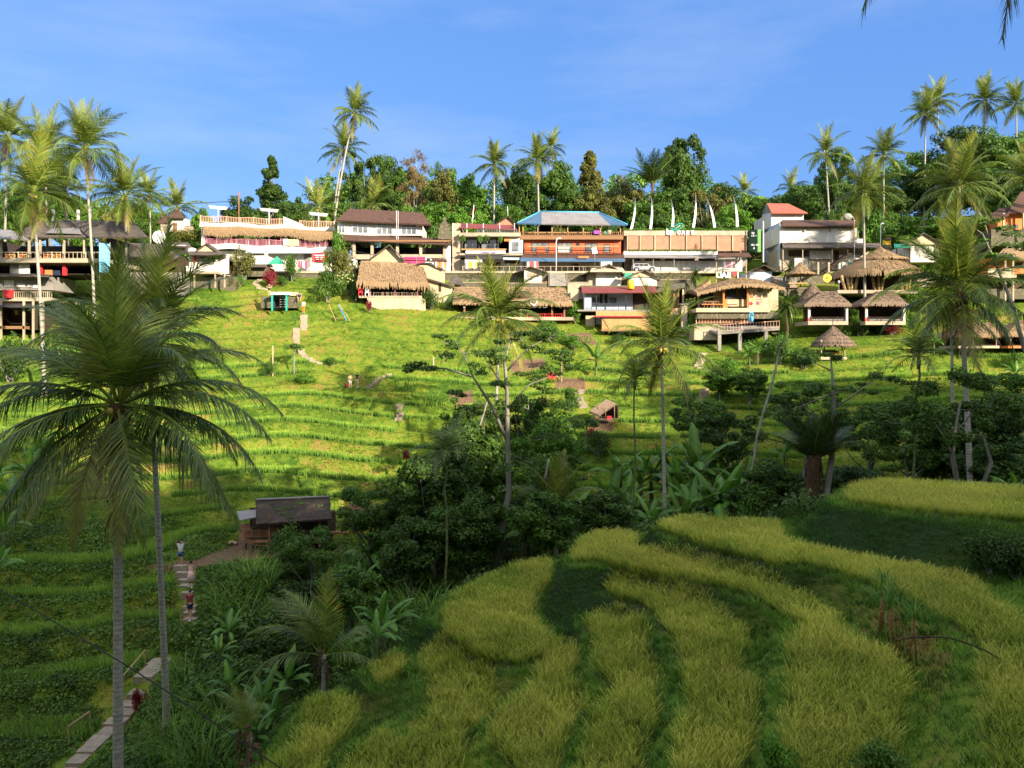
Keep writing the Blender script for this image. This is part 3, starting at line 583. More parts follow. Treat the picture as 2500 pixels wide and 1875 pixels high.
# ---------------------------------------------------------------- coconut palms: label, crown px, crown py, Y, base px, frond length, lod, fronds, nuts
def cp(label,cx,cy,Y,bx,Lf,lod,nf,seed,group,by=None,r=.15,bend=.15,nuts=6,dead=1,spec=None,Yb=None,skirt=0):
    c=W(cx,cy,Y); Yb=Yb or Y; b_=gpt(bx,Yb) if by is None else W(bx,by,Yb)
    return palm(label,c,b_,Lf,nf,r,lod,seed,group,spec,bend,nuts,dead,skirt)
NP='coconut palms in the near valley'; LP='coconut palms by the terrace restaurants on the left'; RP='coconut palms on the ridge'
big=[(0,80,1.05),(0,200,1.0),(1,95,1.0),(1,130,1.0),(1,250,.98),(1,60,1.02),(2,180,1.12),(2,10,1.0),(2,210,1.0),(2,320,1.0),(3,165,1.1),(3,15,1.12),(3,345,1.1),(3,195,1.05),(4,175,1.12),(4,5,1.1),(4,205,1.1),(4,335,1.12),(4,230,1.0),(4,150,1.05),(5,190,1.12),(5,350,1.15),(5,300,1.05),(5,240,1.0),(6,310,.95),(6,280,.9),(6,215,1.0),(5,30,1.0),(4,60,1.0),(4,110,1.0),(7,20,.9),(7,200,1.0),(7,150,.8),(7,280,.7),(1,160,1),(1,20,1),(0,320,1),(2,120,.9),(2,60,.9)]
cp('largest coconut palm, dark feathery crown filling the left foreground',288,985,28,288,5.6,0,0,1,NP,Yb=28,r=.2,bend=.02,nuts=5,spec=big,skirt=4.2)
cp('coconut palm with slim pale trunk just behind the largest palm',362,835,34,408,5.1,0,28,2,NP,Yb=35,r=.16,bend=.05,skirt=1.5)
cp('coconut palm with orange nuts rising out of the centre of the valley',1219,775,70,1205,6.0,1,28,3,NP,Yb=62,r=.16,bend=.05,nuts=10)
cp('coconut palm with a heavy bunch of yellow nuts right of centre',1615,845,55,1624,4.9,1,28,4,NP,Yb=54,r=.14,bend=.03,nuts=12)
cp('tall coconut palm with thick trunk on the right side of the valley',2345,715,47,2374,5.6,0,30,5,NP,Yb=46,r=.19,bend=.05,nuts=8,skirt=1.6)
cp('thinner coconut palm half hidden behind the thick trunked palm at right',2322,750,60,2330,5,1,20,6,NP,Yb=60,r=.15,bend=.03)
cp('young stemless coconut palm with upright fronds in the central thicket',1358,1235,46,1358,3.6,1,12,7,NP,Yb=46,r=.14,nuts=0,dead=0,spec=[(0,90,.9),(0,250,.9),(1,170,1),(1,200,.9),(1,10,1),(1,330,.9),(2,160,1),(2,20,1),(2,300,.9)])
cp('dark young coconut palm low in the ravine',790,1600,31,790,3.2,1,12,8,NP,r=.12,nuts=0,dead=0,spec=[(0,90,1),(1,170,1),(1,150,1),(2,180,1.1),(2,20,.9),(1,250,.9),(3,200,1),(3,340,.8)])
cp('small yellowish coconut seedling at the edge of the near rice',612,1795,23.5,612,1.35,1,8,9,NP,r=.05,nuts=0,dead=0,spec=[(0,150,1.1),(1,170,1.2),(1,120,1),(1,200,.9),(0,20,.8)])
for a_ in [('coconut palm with bright fronds left of all, standing before the left restaurant',79,471,80,108,5.3,24,11,.17),
 ('tallest coconut palm of the left group with a spear leaf on top',207,365,95,232,5.4,24,12,.16),
 ('coconut palm with drooping crown beside the dark restaurant roof',305,480,98,312,5.0,24,13,.16),
 ('coconut palm seen behind the tallest one of the left group',110,380,100,118,5.6,22,14,.15),
 ('coconut palm cut by the left edge of the photo',18,335,102,10,5.0,20,15,.15),
 ('small coconut palm right of the drooping one at the restaurant roof',366,478,122,368,3.6,18,16,.12),
 ('lone short coconut palm beside the white shrine gate',435,508,140,437,4.6,18,17,.14),
 ('dark coconut palm between the left group trunks',160,470,108,170,4.6,20,18,.14)]:
    l,cx,cy,Y,bx,Lf,nf,sd,r=a_; cp(l,cx,cy,Y,bx,Lf*1.22,1 if Y<110 else 2,nf+4,sd,LP,r=r*1.15,bend=.12)
for a_ in [('very tall leaning coconut palm with white curved trunk above the pink building',865,275,135,806,4.3,20,21,.16,.12),
 ('dark coconut palm just left of the tall leaning one',838,365,146,802,4.6,20,22,.15,.1),
 ('low coconut palm with upright fronds left of the brown roofed white house',777,510,128,777,4.6,12,23,.14,0),
 ('low coconut palm with spread fronds behind the brown roofed white house',910,500,133,910,4.8,12,24,.14,0),
 ('coconut palm with pale trunk behind the grey cafe',1207,402,135,1205,3.9,24,25,.16,.02),
 ('coconut palm with brown dead skirt behind the blue roof',1312,392,138,1318,4.1,26,26,.17,.02),
 ('smaller coconut palm touching the one with the brown skirt',1345,362,150,1338,3.6,14,27,.13,.02),
 ('coconut palm overgrown by a leafy tree behind the red roofed tower',2015,375,135,2030,4.4,16,28,.15,.02),
 ('dark coconut palm right of the overgrown one',2157,378,132,2158,4.2,20,29,.15,.02),
 ('coconut palm with long pale trunk beside the large round thatched hall',2108,470,100,2112,4.6,22,30,.15,.03),
 ('tall coconut palm on the right ridge, first of the high group',2260,277,148,2256,4.4,24,31,.15,.02),
 ('coconut palm on the right ridge partly behind the first of the high group',2290,243,158,2288,4.4,18,32,.14,.02),
 ('coconut palm in the middle of the high group on the right ridge',2405,245,158,2408,4.8,22,33,.15,.02),
 ('coconut palm at the right edge of the high group on the ridge',2481,255,155,2484,4.6,20,34,.15,.02),
 ('broad coconut palm with green nuts in front of the right ridge',2342,455,104,2350,6.0,24,35,.18,.02),
 ('small distant coconut palm right of the white flags',1818,470,165,1818,3.8,14,36,.13,.02),
 ('small distant coconut palm left of the red roofed tower',1930,460,165,1930,3.8,12,37,.13,.02),
 ('yellowish coconut palm hanging over the orange house',2505,435,110,2540,5.0,16,38,.15,.1)]:
    l,cx,cy,Y,bx,Lf,nf,sd,r,bd=a_; cp(l,cx,cy,Y,bx,Lf*1.22,1 if Y<110 else 2,nf+3,sd,RP,r=r*1.25,bend=bd)
# the palm leaning over the viewer; only the tips of its fronds hang into the view
palm('dark coconut palm above the viewer with frond tips hanging into the top right',W(2755,-730,9),(10.5,6,-6),4.6,0,.16,0,41,'palms over the viewpoint',
     spec=[(4,186,1.0),(6,130,.76),(2,120,1),(4,300,1),(3,60,1),(4,20,1),(2,330,1),(5,150,.9)],bend=.4,nuts=3)
# sugar palms: dark upright fronds
def sugar(label,cx,cy,Y,bx,Lf,sd,n=16):
    spec=[(8 if k%5<3 else 9,k*137.5,rng.uniform(.8,1.1)) for k in range(n)]+[(9,k*137.5+40,.9) for k in range(5)]
    e=palm(label,W(cx,cy,Y),gpt(bx,Y),Lf,0,.25,2 if Y>100 else 1,sd,'sugar palms',spec,.02,0,skirt=3 if Y<60 else 0); e.name='sugar_palm'; [q.data.materials.__setitem__(0,MAT['fibre']) for q in e.children if q.name.startswith('trunk')]; return e
sugar('sugar palm with dark spiky upright fronds on the ridge left of the white flags',1593,445,140,1593,6.5,51)
sugar('sugar palm with blackish spiky crown in the shaded valley at right',1988,1110,44,1975,3.4,52,22)
# areca and fan palms
areca('areca palm with slim trunk standing in the dark thicket left of centre',W(1092,1105,42),gpt(1090,42),2.5,12,.075,1)
areca('areca palm with bright head left of the nut laden palm',W(1550,925,52),gpt(1547,52),2.6,14,.075,2)
areca('areca palm with dark drooping head near the right side trees',W(2243,870,42),gpt(2230,42),2.2,13,.08,3)
areca('slim areca palm left of the leaning valley tree',W(1183,1010,60),gpt(1183,60),2.0,8,.06,4)
areca('broad fan palm with sword leaves left of the thatched gazebos',W(1921,745,92),gpt(1921,92),2.9,14,.2,5,'fan palms among the huts',name='fan_palm',kind='fan',stem='fibre')
areca('fan palm with round head beside the upside down love sign',W(1697,672,107),gpt(1700,107),2.1,11,.13,6,'fan palms among the huts',name='fan_palm',kind='fan',stem='fibre')
areca('long leaning bare trunk with a small leaf tuft above the right terraces',W(1905,848,50),gpt(1803,47),1.2,5,.095,7,'leaning slender trunks',name='leaning_tree',kind='fan',stem='bark')
areca('bright croton palm with upright leaves beside the white hall',W(1928,655,108),gpt(1925,108),2.4,9,.1,8,'fan palms among the huts',name='fan_palm',kind='fan')
# ---------------------------------------------------------------- layered feather-leaved trees of the valley
def custom_tree(label,stems,pads,leaf,mat,seed,name='feather_tree',bark='bark',n=260,flat=.28,group='tall airy trees in the valley',asp=.35):
    """stems: lists of (px,py,Y,r); pads: (px,py,Y,width in px, flatness)"""
    base=W(*stems[0][0][:3]); base=gpt(stems[0][0][0],stems[0][0][2]) if stems[0][0][1]>1100 else base
    e=empty(name,base,label,'tree',group); b=MB()
    for s_ in stems:
        P=np.array([W(*p[:3]) for p in s_])-base; b.tube(P,[p[3] for p in s_],7)
    C=[];Rd=[]; A=[]
    for i,(px,py,Y,wd) in enumerate(pads):
        c=W(px,py,Y)-base; rr_=wd/F*Y
        k=max(3,int(rr_*3)); rg=np.random.default_rng(seed*31+i)
        for j in range(k):
            a=rg.uniform(0,6.28); q=rr_*rg.uniform(.1,.85); C.append(c+np.array((q*math.cos(a),q*math.sin(a),rg.uniform(-.25,.25)-.12*q))); Rd.append(rg.uniform(.35,.75))
            if j%2==0: A.append((c,C[-1]))
    for c,d in A: b.tube([c-np.array((0,0,.35)),d],[.03,.008],4)
    a=clump_crown(C,Rd,n//3,leaf,seed,flat,.8,asp); obj('trunk',b.mesh('trunk',MAT[bark],True),e); obj('crown',mesh('crown',a[0],a[1],a[2],MAT[mat],a[3]),e)
    return e
Y=46
custom_tree('tall feather leaved tree with pale forked trunk in the centre of the valley',
 [[(1207,1400,Y,.26),(1225,1300,Y,.2),(1243,1200,Y,.17),(1240,1080,Y,.15),(1238,960,Y,.12),(1232,880,Y,.09),(1250,815,Y,.05)],
  [(1240,1080,Y,.11),(1200,990,Y,.09),(1155,920,Y,.07),(1090,900,Y-.5,.05),(985,893,Y-1,.02)],[(1238,905,Y,.07),(1290,850,Y,.04),(1360,812,Y+.5,.015)],[(1238,1000,Y,.06),(1290,940,Y-1,.04),(1340,920,Y-1,.015)],
  [(1155,920,Y,.05),(1130,860,Y,.03),(1110,830,Y,.015)],[(1240,960,Y,.06),(1200,900,Y+1,.04),(1170,850,Y+1,.02)]],
 [(1000,895,Y-1,35),(1040,893,Y-1,42),(1090,825,Y,40),(1139,850,Y,45),(1088,868,Y,45),(1194,862,Y,48),(1225,840,Y,50),(1277,819,Y,52),(1310,803,Y+.5,45),(1350,811,Y+.5,42),(1304,847,Y,45),(1355,864,Y,45),(1390,882,Y,38),(1344,903,Y,40),(1245,937,Y,45),(1300,917,Y-.5,42),(1327,945,Y-.5,38),(1127,955,Y,40),(1225,880,Y-.5,50),(1170,898,Y-.5,45),(1150,1000,Y,50),(1290,985,Y-1,50),(1380,1030,Y,50),(1310,1060,Y,55),(1210,1130,Y-1,55)],.21,'leafd',1,asp=.42)
custom_tree('slender feather leaved tree with curved pale trunk in the right valley',
 [[(2018,1260,44,.2),(2018,1200,44,.19),(2030,1120,44,.17),(2036,1050,44,.13),(2034,950,44,.1),(2028,870,44,.04)],[(2034,1000,44,.06),(2090,960,44,.04),(2150,915,44,.015)],[(2036,1080,44,.05),(2060,1060,44,.03),(2078,1040,44,.01)],[(2034,960,44,.05),(1960,990,44,.03),(1900,1010,44,.01)],[(2030,905,44,.04),(1975,880,44,.02)]],
 [(1900,1010,44,50),(1960,1005,44,60),(2050,1015,43,65),(2120,1010,44,60),(2180,1020,45,50),(2150,912,44,55),(2215,925,45,45),(2030,950,43,50),(1990,930,44,40),(1965,885,44,45),(2040,870,44,40),(2105,945,45,45)],.21,'leafm',2,asp=.42)
custom_tree('dark broad leaved tree with forked grey trunks at the right edge of the valley',
 [[(2345,1230,41,.15),(2325,1110,41,.12),(2330,1060,41,.09),(2345,980,41,.05)],[(2325,1110,41,.08),(2300,1060,41,.05),(2260,1000,41,.02)],[(2380,1230,41,.13),(2420,1130,41,.1),(2400,1060,41,.06),(2430,960,41,.03)],[(2330,1060,41,.06),(2380,1000,41,.03)]],
 [(2340,925,41,60),(2290,945,41,55),(2245,985,41,50),(2210,985,42,35),(2300,1000,40.5,60),(2350,985,41,60),(2420,930,41,50),(2440,985,41,60),(2470,1030,41,45),(2395,1030,41,50),(2250,1030,41,40),(2330,1055,41,45),(2490,985,42,40)],.17,'leafd',3,'broadleaf_tree',n=900,flat=.75,asp=.5)
custom_tree('slim pale tree leaning left at the right edge with airy feather leaves',
 [[(2560,980,60,.2),(2500,850,60,.17),(2470,740,60,.14),(2430,640,60,.1),(2398,570,60,.05)],[(2430,640,60,.05),(2470,590,60,.03)],[(2398,570,60,.04),(2360,545,60,.02)]],
 [(2350,545,60,55),(2400,535,60,70),(2450,560,60,60),(2380,590,60,45),(2440,625,60,50),(2480,600,60,50),(2500,680,60,45),(2340,600,60,40)],.26,'leafm',4,asp=.42)
custom_tree('small feather leaved tree below the dirt path in the centre',
 [[(1180,1140,58,.14),(1165,1060,58,.1),(1190,980,58,.06)]],[(1150,1030,58,45),(1200,1000,58,45),(1190,1070,57,55),(1240,1080,58,40),(1130,1080,58,40),(1215,960,58,40)],.21,'leafd',5,asp=.42)
custom_tree('feather leaved tree in the shaded thicket right of the pale trunk',
 [[(1330,1330,48,.14),(1325,1200,48,.1),(1340,1120,48,.06)]],[(1300,1120,48,60),(1370,1110,48,60),(1400,1170,48,45),(1330,1180,47,60),(1290,1220,47,50)],.21,'leafd',6,asp=.42)
for i,(l,px,Y,H,Rw,sh,mt_,k) in enumerate([('bushy dark tree in the thicket left of the pale forked trunk',1060,50,9,3.2,'round','leafm',3),('dark tree at the left end of the central thicket',985,52,6,2.8,'round','leafd',1),('tall dark tree behind the slim areca palms',1130,54,10,3.4,'round','leafd',2),
 ('green tree in the thicket right of the pale forked trunk',1290,52,8,3.2,'airy','leafm',1),('tree with bright leaves above the young stemless palm',1330,56,9,3,'round','leafb',4),('dark low tree in front of the thicket',1150,46,6,2.8,'round','leafd',4),('low green tree at the foot of the near spur',1330,44,5,2.4,'round','leafm',5),
 ('dark rounded tree beside the ravine grass',1010,45,6,2.6,'round','leafd',0),('green rounded tree right of the leaning slender trunk',1870,47,5.4,2.6,'round','leafm',2),('dark low tree left of the shaded banana grove',1470,46,4.6,2.4,'round','leafd',5),('dark green tree below the sugar palm',2080,47,5,2.8,'round','leafd',3),('small tree in the ravine left of the near rice',850,41,4.6,2.2,'round','leafm',0),
 ('airy tree on the terraces right of the nut laden palm',1700,66,7,3.2,'airy','leafm',1),('airy tree on the shaded terraces left of the leaning trunk',1780,62,8,3.4,'airy','leafd',3),('tall airy tree on the terraces below the left gazebo',1960,64,9,3.6,'airy','leafm',0),
 ('airy green tree on the terraces below the right gazebo',2120,62,8,3.8,'airy','leafm',2),('dark airy tree behind the drooping areca palm',2210,58,8,3.4,'airy','leafd',1),('tall tree between the two right valley trunks',2290,60,9,3.2,'tall','leafm',4),('dark tree behind the forked grey trunks',2400,56,9,4,'round','leafd',2),('bright tree at the right edge of the terraces',2480,66,8,3.6,'airy','leafb',3),
 ('slender tree above the central thicket, left of the lean-to hut',1350,66,8,2.8,'airy','leafm',2),('slender dark tree left of the central palm trunk',1150,64,9,2.8,'airy','leafd',0),('slender tree right of the central palm trunk',1270,62,10,3,'airy','leafm',3),('rounded tree below the timber deck posts',1830,78,4.5,2.6,'round','leafm',1),('small tree beside the pale stone stairs',1760,80,4,2,'round','leafb',2),
 ('tree rising from the thicket between hut and areca palm',905,50,7,2.6,'airy','leafm',1),('bushy tree between wooden hut and ravine',770,47,5,2.4,'airy','leafm',3),('dark tree at the very right of the valley floor',2420,47,6,3,'round','leafd',1),('dark bushy tree low left of the near rice corner',700,38,4,2.2,'round','leafd',2)]):
    tree(l,gpt(px,Y),H,Rw,sh,mt_,k,group='trees of the shaded thicket')
# ---------------------------------------------------------------- ridge and garden trees: label, px, top py, Y, half width px, shape, leaf, variant
TR=[('pointed dark tree standing alone against the sky above the pink building',662,382,150,44,'cone','leafd',0),
 ('round dark tree directly behind the pink building terrace',590,472,140,50,'round','leafd',1),('small bright tree left of the round dark one',497,505,138,26,'round','leafb',2),
 ('small dark tree right of the pointed tree',712,470,142,34,'round','leafd',3),
 ('dark airy tree behind the tall leaning palm',890,350,150,46,'airy','leafd',0),('tall blue green tree left of the brown brushy tree',945,370,155,48,'round','leafd',2),
 ('brown brushy tree like a dry plume',1012,365,142,44,'brushy','leafbr',0),('thin dark tree top right of the brown plume tree',1082,385,160,36,'airy','leafm',1),
 ('yellow green bushy tree right of the brown plume tree',1085,415,140,42,'tall','leafy',1),('fresh green tree behind the brown plume tree',1060,480,135,50,'round','leafb',1),
 ('narrow fresh green tree left of the grey cafe palm',1150,412,142,36,'tall','leafb',2),('tall green tree behind the shrine',1110,500,134,40,'round','leafb',3),
 ('dark tree between the two palms behind the blue roof',1272,395,160,40,'round','leafd',4),('light green feathery tree left of the blue roof',1240,480,136,40,'round','leafb',0),
 ('tall dense green tree behind the blue roof',1362,378,146,50,'tall','leafm',2),('green tree shoulder behind the blue roof ridge',1400,440,140,42,'round','leafm',3),
 ('pointed olive tree right of the dense green one',1440,368,152,46,'cone','leafy',1),('olive tree behind the right end of the blue roof',1452,450,140,50,'round','leafy',2),
 ('brownish green tree behind the first white flag',1520,430,145,48,'round','leafy',4),('dark tree below the sugar palm',1575,470,140,50,'round','leafm',0),
 ('tall dark layered tree with rounded lobes, highest near the white flags',1668,319,150,52,'round','leafd',5),('dark broad tree under the lobed one',1640,440,142,56,'round','leafm',1),
 ('flat olive tree behind the white flags',1725,440,145,46,'airy','leafy',0),('small dark tree right of the white flags',1775,440,155,32,'round','leafd',2),
 ('green tree right of the last white flag',1790,500,140,44,'round','leafb',4),('low green tree beside the small distant palm',1850,480,160,36,'round','leafm',5),
 ('green tree left of the red roofed tower',1900,470,155,42,'round','leafm',2),('green tree behind the red roofed tower',1965,430,150,50,'round','leafm',0),
 ('leafy tree growing through the overgrown palm',2040,350,138,44,'airy','leafm',3),('dense tree right of the overgrown palm',2070,440,140,48,'round','leafd',1),
 ('dark tree behind the pale trunk palm of the hall',2160,460,142,48,'round','leafd',3),('dark tree at the left foot of the high ridge',2240,400,150,46,'round','leafd',0),
 ('large dark tree crowning the right ridge',2340,300,152,70,'round','leafd',2),('large green tree below the high palm group',2420,310,150,66,'round','leafm',4),
 ('dense green tree at the right end of the ridge',2490,320,150,60,'round','leafm',1),('green tree under the ridge crown',2400,400,140,66,'round','leafm',5),
 ('bushy tree above the orange house',2470,430,132,56,'round','leafm',3),('dark tree in the middle of the right ridge slope',2290,380,145,56,'round','leafd',4),
 ('bright green tree above the green awning house',2200,520,122,52,'round','leafb',5),('bright tree behind the green awning house',2310,520,122,50,'round','leafb',1),
 ('pale green tree right of the green awning house',2380,540,116,44,'round','leafb',2),('green tree far left behind the palms',60,440,130,60,'round','leafm',2),
 ('green tree behind the left restaurant roof',165,480,128,50,'round','leafb',3),('yellow flowering tree behind the restaurant roof',285,500,125,34,'round','leafy',2),
 ('green tree behind the drooping palm',345,500,135,36,'round','leafm',4),('dark tree between the ridge palms at far left',120,420,140,46,'round','leafd',5),
 ('low dark tree behind the leaning palm foot',850,470,146,44,'round','leafm',0),('small green tree by the brown roofed white house',985,500,136,36,'round','leafb',4),
 ('olive tree behind the by cafe wall',1610,500,136,44,'round','leafm',4),('leafy tree at the far right edge above the orange roof',2530,380,135,60,'round','leafd',3)]
for l,px,tp,Y,hw,sh,mt_,k in TR:
    hw*=1.32 if sh!='brushy' else 1.1
    g_=gpt(px,Y); tree(l,g_-np.array((0,0,.4)),(HY-tp)/F*Y-g_[2]+.4,hw/F*Y,sh,mt_,k)
# the forest mass the single trees stand in front of
rf=np.random.default_rng(77); C=[];Rd=[]; pxs=np.array([-200,60,300,440,560,700,800,1000,1200,1400,1500,1700,1800,1900,2000,2100,2250,2400,2700]); tps=np.array([480,470,500,545,560,530,440,440,440,440,430,440,480,500,450,440,380,330,320])
for k in range(1500):
    px=rf.uniform(-200,2700); Y=rf.uniform(158,178); g_=g1((px-CX)/F*Y,Y); tp=np.interp(px,pxs,tps)-26*(fbm(np.array([px*.021]),np.array([Y*.05]),4)[0]-.5)*2; zt=(HY-tp)/F*Y; C.append(((px-CX)/F*Y,Y,g_+(zt-g_)*rf.random()**.6)); Rd.append(rf.uniform(1.4,2.6))
a=clump_crown(C,Rd,110,.75,9,.85,.25,.55,.45,.5); tag(obj('forest',mesh('forest',a[0],a[1],a[2],MAT['leafm'],a[3])),'continuous far forest behind the single ridge trees','forest',kind='stuff')
# low greenery line behind the buildings
rr2=np.random.default_rng(21); nb_=ns_=0
for k in range(34):
    px=470+k*60+rr2.uniform(-25,25); Y=rr2.uniform(128,138); g_=gpt(px,Y); tp=rr2.uniform(505,545) if px<1900 else rr2.uniform(480,530)
    hh=max(3.,(HY-tp)/F*Y-g_[2])
    if k%3==0 and hh<7.5: nb_+=1; banana(ORD[nb_-1]+' banana plant from the left in the green line behind the roadside buildings',g_,hh*.95,k,'banana plants behind the buildings',False)
    else: ns_+=1; bush(ORD[ns_-1]+' leafy shrub from the left in the green line behind the roadside buildings',g_,rr2.uniform(5,8),hh,['leafb','leafm','leafm','leafy'][k%4],k%4,.10,'shrubs behind the buildings',dens=900)
for k in range(26):   # bright bank on the right above the huts
    px=2090+k*17+rr2.uniform(-10,10); Y=rr2.uniform(112,126); g_=gpt(px,Y); bush(ORD[k]+' bright creeper covered shrub from the left on the bank above the round thatched hall',g_,rr2.uniform(4,7),rr2.uniform(2.5,4.5),['leafb','leafb','leafm'][k%3],k%4,.10,'creepers on the right bank',dens=900)
# ---------------------------------------------------------------- bananas in the valley: px, Y, height, group words
BN=[]
def bn(words,group,L_): 
    for i,(px,Y,h) in enumerate(sorted(L_)): banana(words if len(L_)==1 else words.replace('banana plant',ORD[i]+' banana plant from the left',1),gpt(px,Y),h,int(px+Y*3),group)
bn('banana plant in the row left of the nut laden palm','banana grove in the centre right',[(1490,58,4.6),(1515,60,5),(1530,57,4.4),(1565,59,5),(1590,60,5.2),(1640,60,4.8),(1660,58,5),(1690,60,5.2),(1705,59,6.2),(1650,57,4.2),(1540,55,4)])
bn('large banana plant in the shaded grove right of centre','shaded banana grove',[(1690,50,4.4),(1725,51,5),(1755,50,5.2),(1790,50,4.8),(1800,52,4.4),(1665,49,3.6),(1590,48,3.6),(1510,47,3),(1840,50,3.6)])
bn('banana plant in the cluster above the shaded grove','bananas above the shaded grove',[(1740,60,4.2),(1775,62,4),(1820,60,3.8),(1860,58,3.6),(1900,56,3.4)])
bn('banana plant under the central palm','bananas under the central palm',[(1320,50,4.6),(1350,51,5.2),(1385,50,5),(1410,52,4.6),(1290,52,4.4),(1430,48,3.2)])
bn('banana plant with broad leaves right of the wooden hut','bananas beside the wooden hut',[(905,50,3.6),(935,50,4.2),(975,49,4),(1000,50,3.4),(880,46,3)])
bn('banana plant low in the ravine beside the near rice','bananas low in the ravine',[(930,34,3.2),(900,35,2.8),(960,36,2.6),(640,33,2.8),(600,32,2.6),(670,31,2.4),(700,35,2.8),(560,36,2.2),(920,30,2),(620,30,2)])
bn('banana plant beside the stone steps of the tourists','bananas by the steps',[(560,42,2.4),(535,40,2.2)])
bn('lone banana plant on the dark bank at the lower left corner','banana at the lower left',[(52,24,2.6)])
bn('banana plant at the left edge of the hillside','bananas at the left edge',[(8,52,3.8),(30,56,4.4),(-10,48,3.4),(70,60,4.6),(100,64,4.2)])
bn('banana plant in the shaded hollow right of the slim areca','bananas on the right valley floor',[(2160,48,3),(2120,50,2.8),(2280,42,2.2),(2310,43,2.4),(2440,43,2.6),(2470,42,2.4),(2490,44,3),(2060,52,3)])
bn('isolated banana plant on the sunny terrace below the wooden deck','banana on the sunny terrace',[(1455,88,4.2)])
bn('dark banana plant on the terraces right of the leaning trunk','banana beside the leaning trunk',[(1915,66,3.2)])
bn('small banana plant below the concrete deck','bananas below the concrete deck',[(1850,90,3),(1830,89,2.6),(2280,88,2.6),(2480,80,3)])
# ---------------------------------------------------------------- shrubs: label, px, Y, width m, height m, leaf material, leaf size
SH=[('big dark green shrub beside the path of the orange trousers visitor',800,104,6.5,4.6,'leafm'),('shrub with cream blossom right of the big dark shrub',858,105,5,3.6,'leafm'),
 ('pale frangipani tree before the pink building',598,111,5.2,5.2,'leafy'),('pale frangipani shrub by the road end of the pink building',838,111,5,6.2,'leafy'),('green round tree in front of the white house end',822,113,5,7.6,'leafb'),
 ('blue green shrub beside the green parasol',712,111,3.6,4.4,'leafm'),('red leaved shrub beside the upper stone path',662,108,3,3,'redleaf'),('grey green shrub at the corner of the thatched hall',1050,103,4,3.6,'leafd'),
 ('yellow shrub beside the small gabled house',570,107,2,2,'leafy'),('creeper hanging by the red roofed house',1402,103,3,3.4,'leafb'),('dark shrub above the first terraces',655,88,2.6,1.8,'leafm'),
 ('small round shrub right of the stair bend',808,90,1.8,1.4,'leafm'),('bright ground creeper patch right of the two white poles',740,87,4.5,1.2,'leafb'),('dark shrub at the left end of the terraces',150,88,6,5,'leafm'),
 ('dark flowering shrub under the left restaurant',25,82,6,5.4,'leafd'),('green shrub beside the left restaurant wall',195,86,5,6,'leafb'),('croton shrub with yellow leaves before the left gazebo',2065,97,1.8,1.8,'leafb'),
 ('dark shrub between the two gazebos',2095,97,3,2.6,'leafm'),('red leaved shrub row before the right gazebo',2175,96,4.4,1.5,'redleaf'),('green shrub before the right gazebo',2160,97,2.6,2,'leafb'),
 ('leafy shrub under the round hall, left',2060,104,4,2.6,'leafm'),('leafy shrub under the round hall, centre',2150,105,5,2.6,'leafm'),('leafy shrub under the round hall, right',2220,104,5,3,'leafm'),('rounded shrub at the right of the round hall',2270,103,4,2.8,'leafd'),
 ('green shrub mass left of the conical hut',1880,92,7,3,'leafm'),('green shrub hanging below the fan palm',1905,89,3,4,'leafb'),('shrub at the foot of the concrete posts',1960,88,5,2.6,'leafm'),('shrub on the bank under the bamboo deck',1340,97,6,2.6,'leafb'),
 ('shrub on the bank left of the bamboo deck',1400,96,5,2,'leafb'),('hedge plant along the stair at right',1780,88,5,2.2,'leafb'),('big leaved shrub in front of the wooden hut',700,52,4.6,3.6,'leafm'),('pale leaved shrub right of the hut post',735,51,3.4,2.8,'leafm'),
 ('bright shrub below the last sunny terrace',980,60,4,3,'leafb'),('shrub at the top of the dark thicket',1000,56,5,4,'leafm'),('flowering green shrub by the leaning trunk',1860,46,3.4,4,'leafb'),('yellow green shrub at the foot of the sugar palm',1945,44,2,3,'leafy'),
 ('round shrub below the central dirt terrace',1390,80,3.6,2.6,'leafm'),('shrub right of the lean-to hut',1460,70,4,2.6,'leafd'),('glossy shrub on the bank at the right edge',2420,27,2.2,1.5,'leafd'),('glossy shrub at the right frame edge',2480,26,2.4,1.8,'leafd'),
 ('leafy plant rising at the bottom edge of the rice',1890,15.6,1.3,1.1,'leafb'),('leafy sprig at the bottom right edge',2160,15.4,1.6,.9,'leafm')]
for i,(l,px,Y,w_,h,mt_) in enumerate(SH): bush(l,gpt(px,Y),w_,h,mt_,i%4,.09 if Y>70 else .075 if Y>40 else .1,dens=420 if Y>70 else 520)
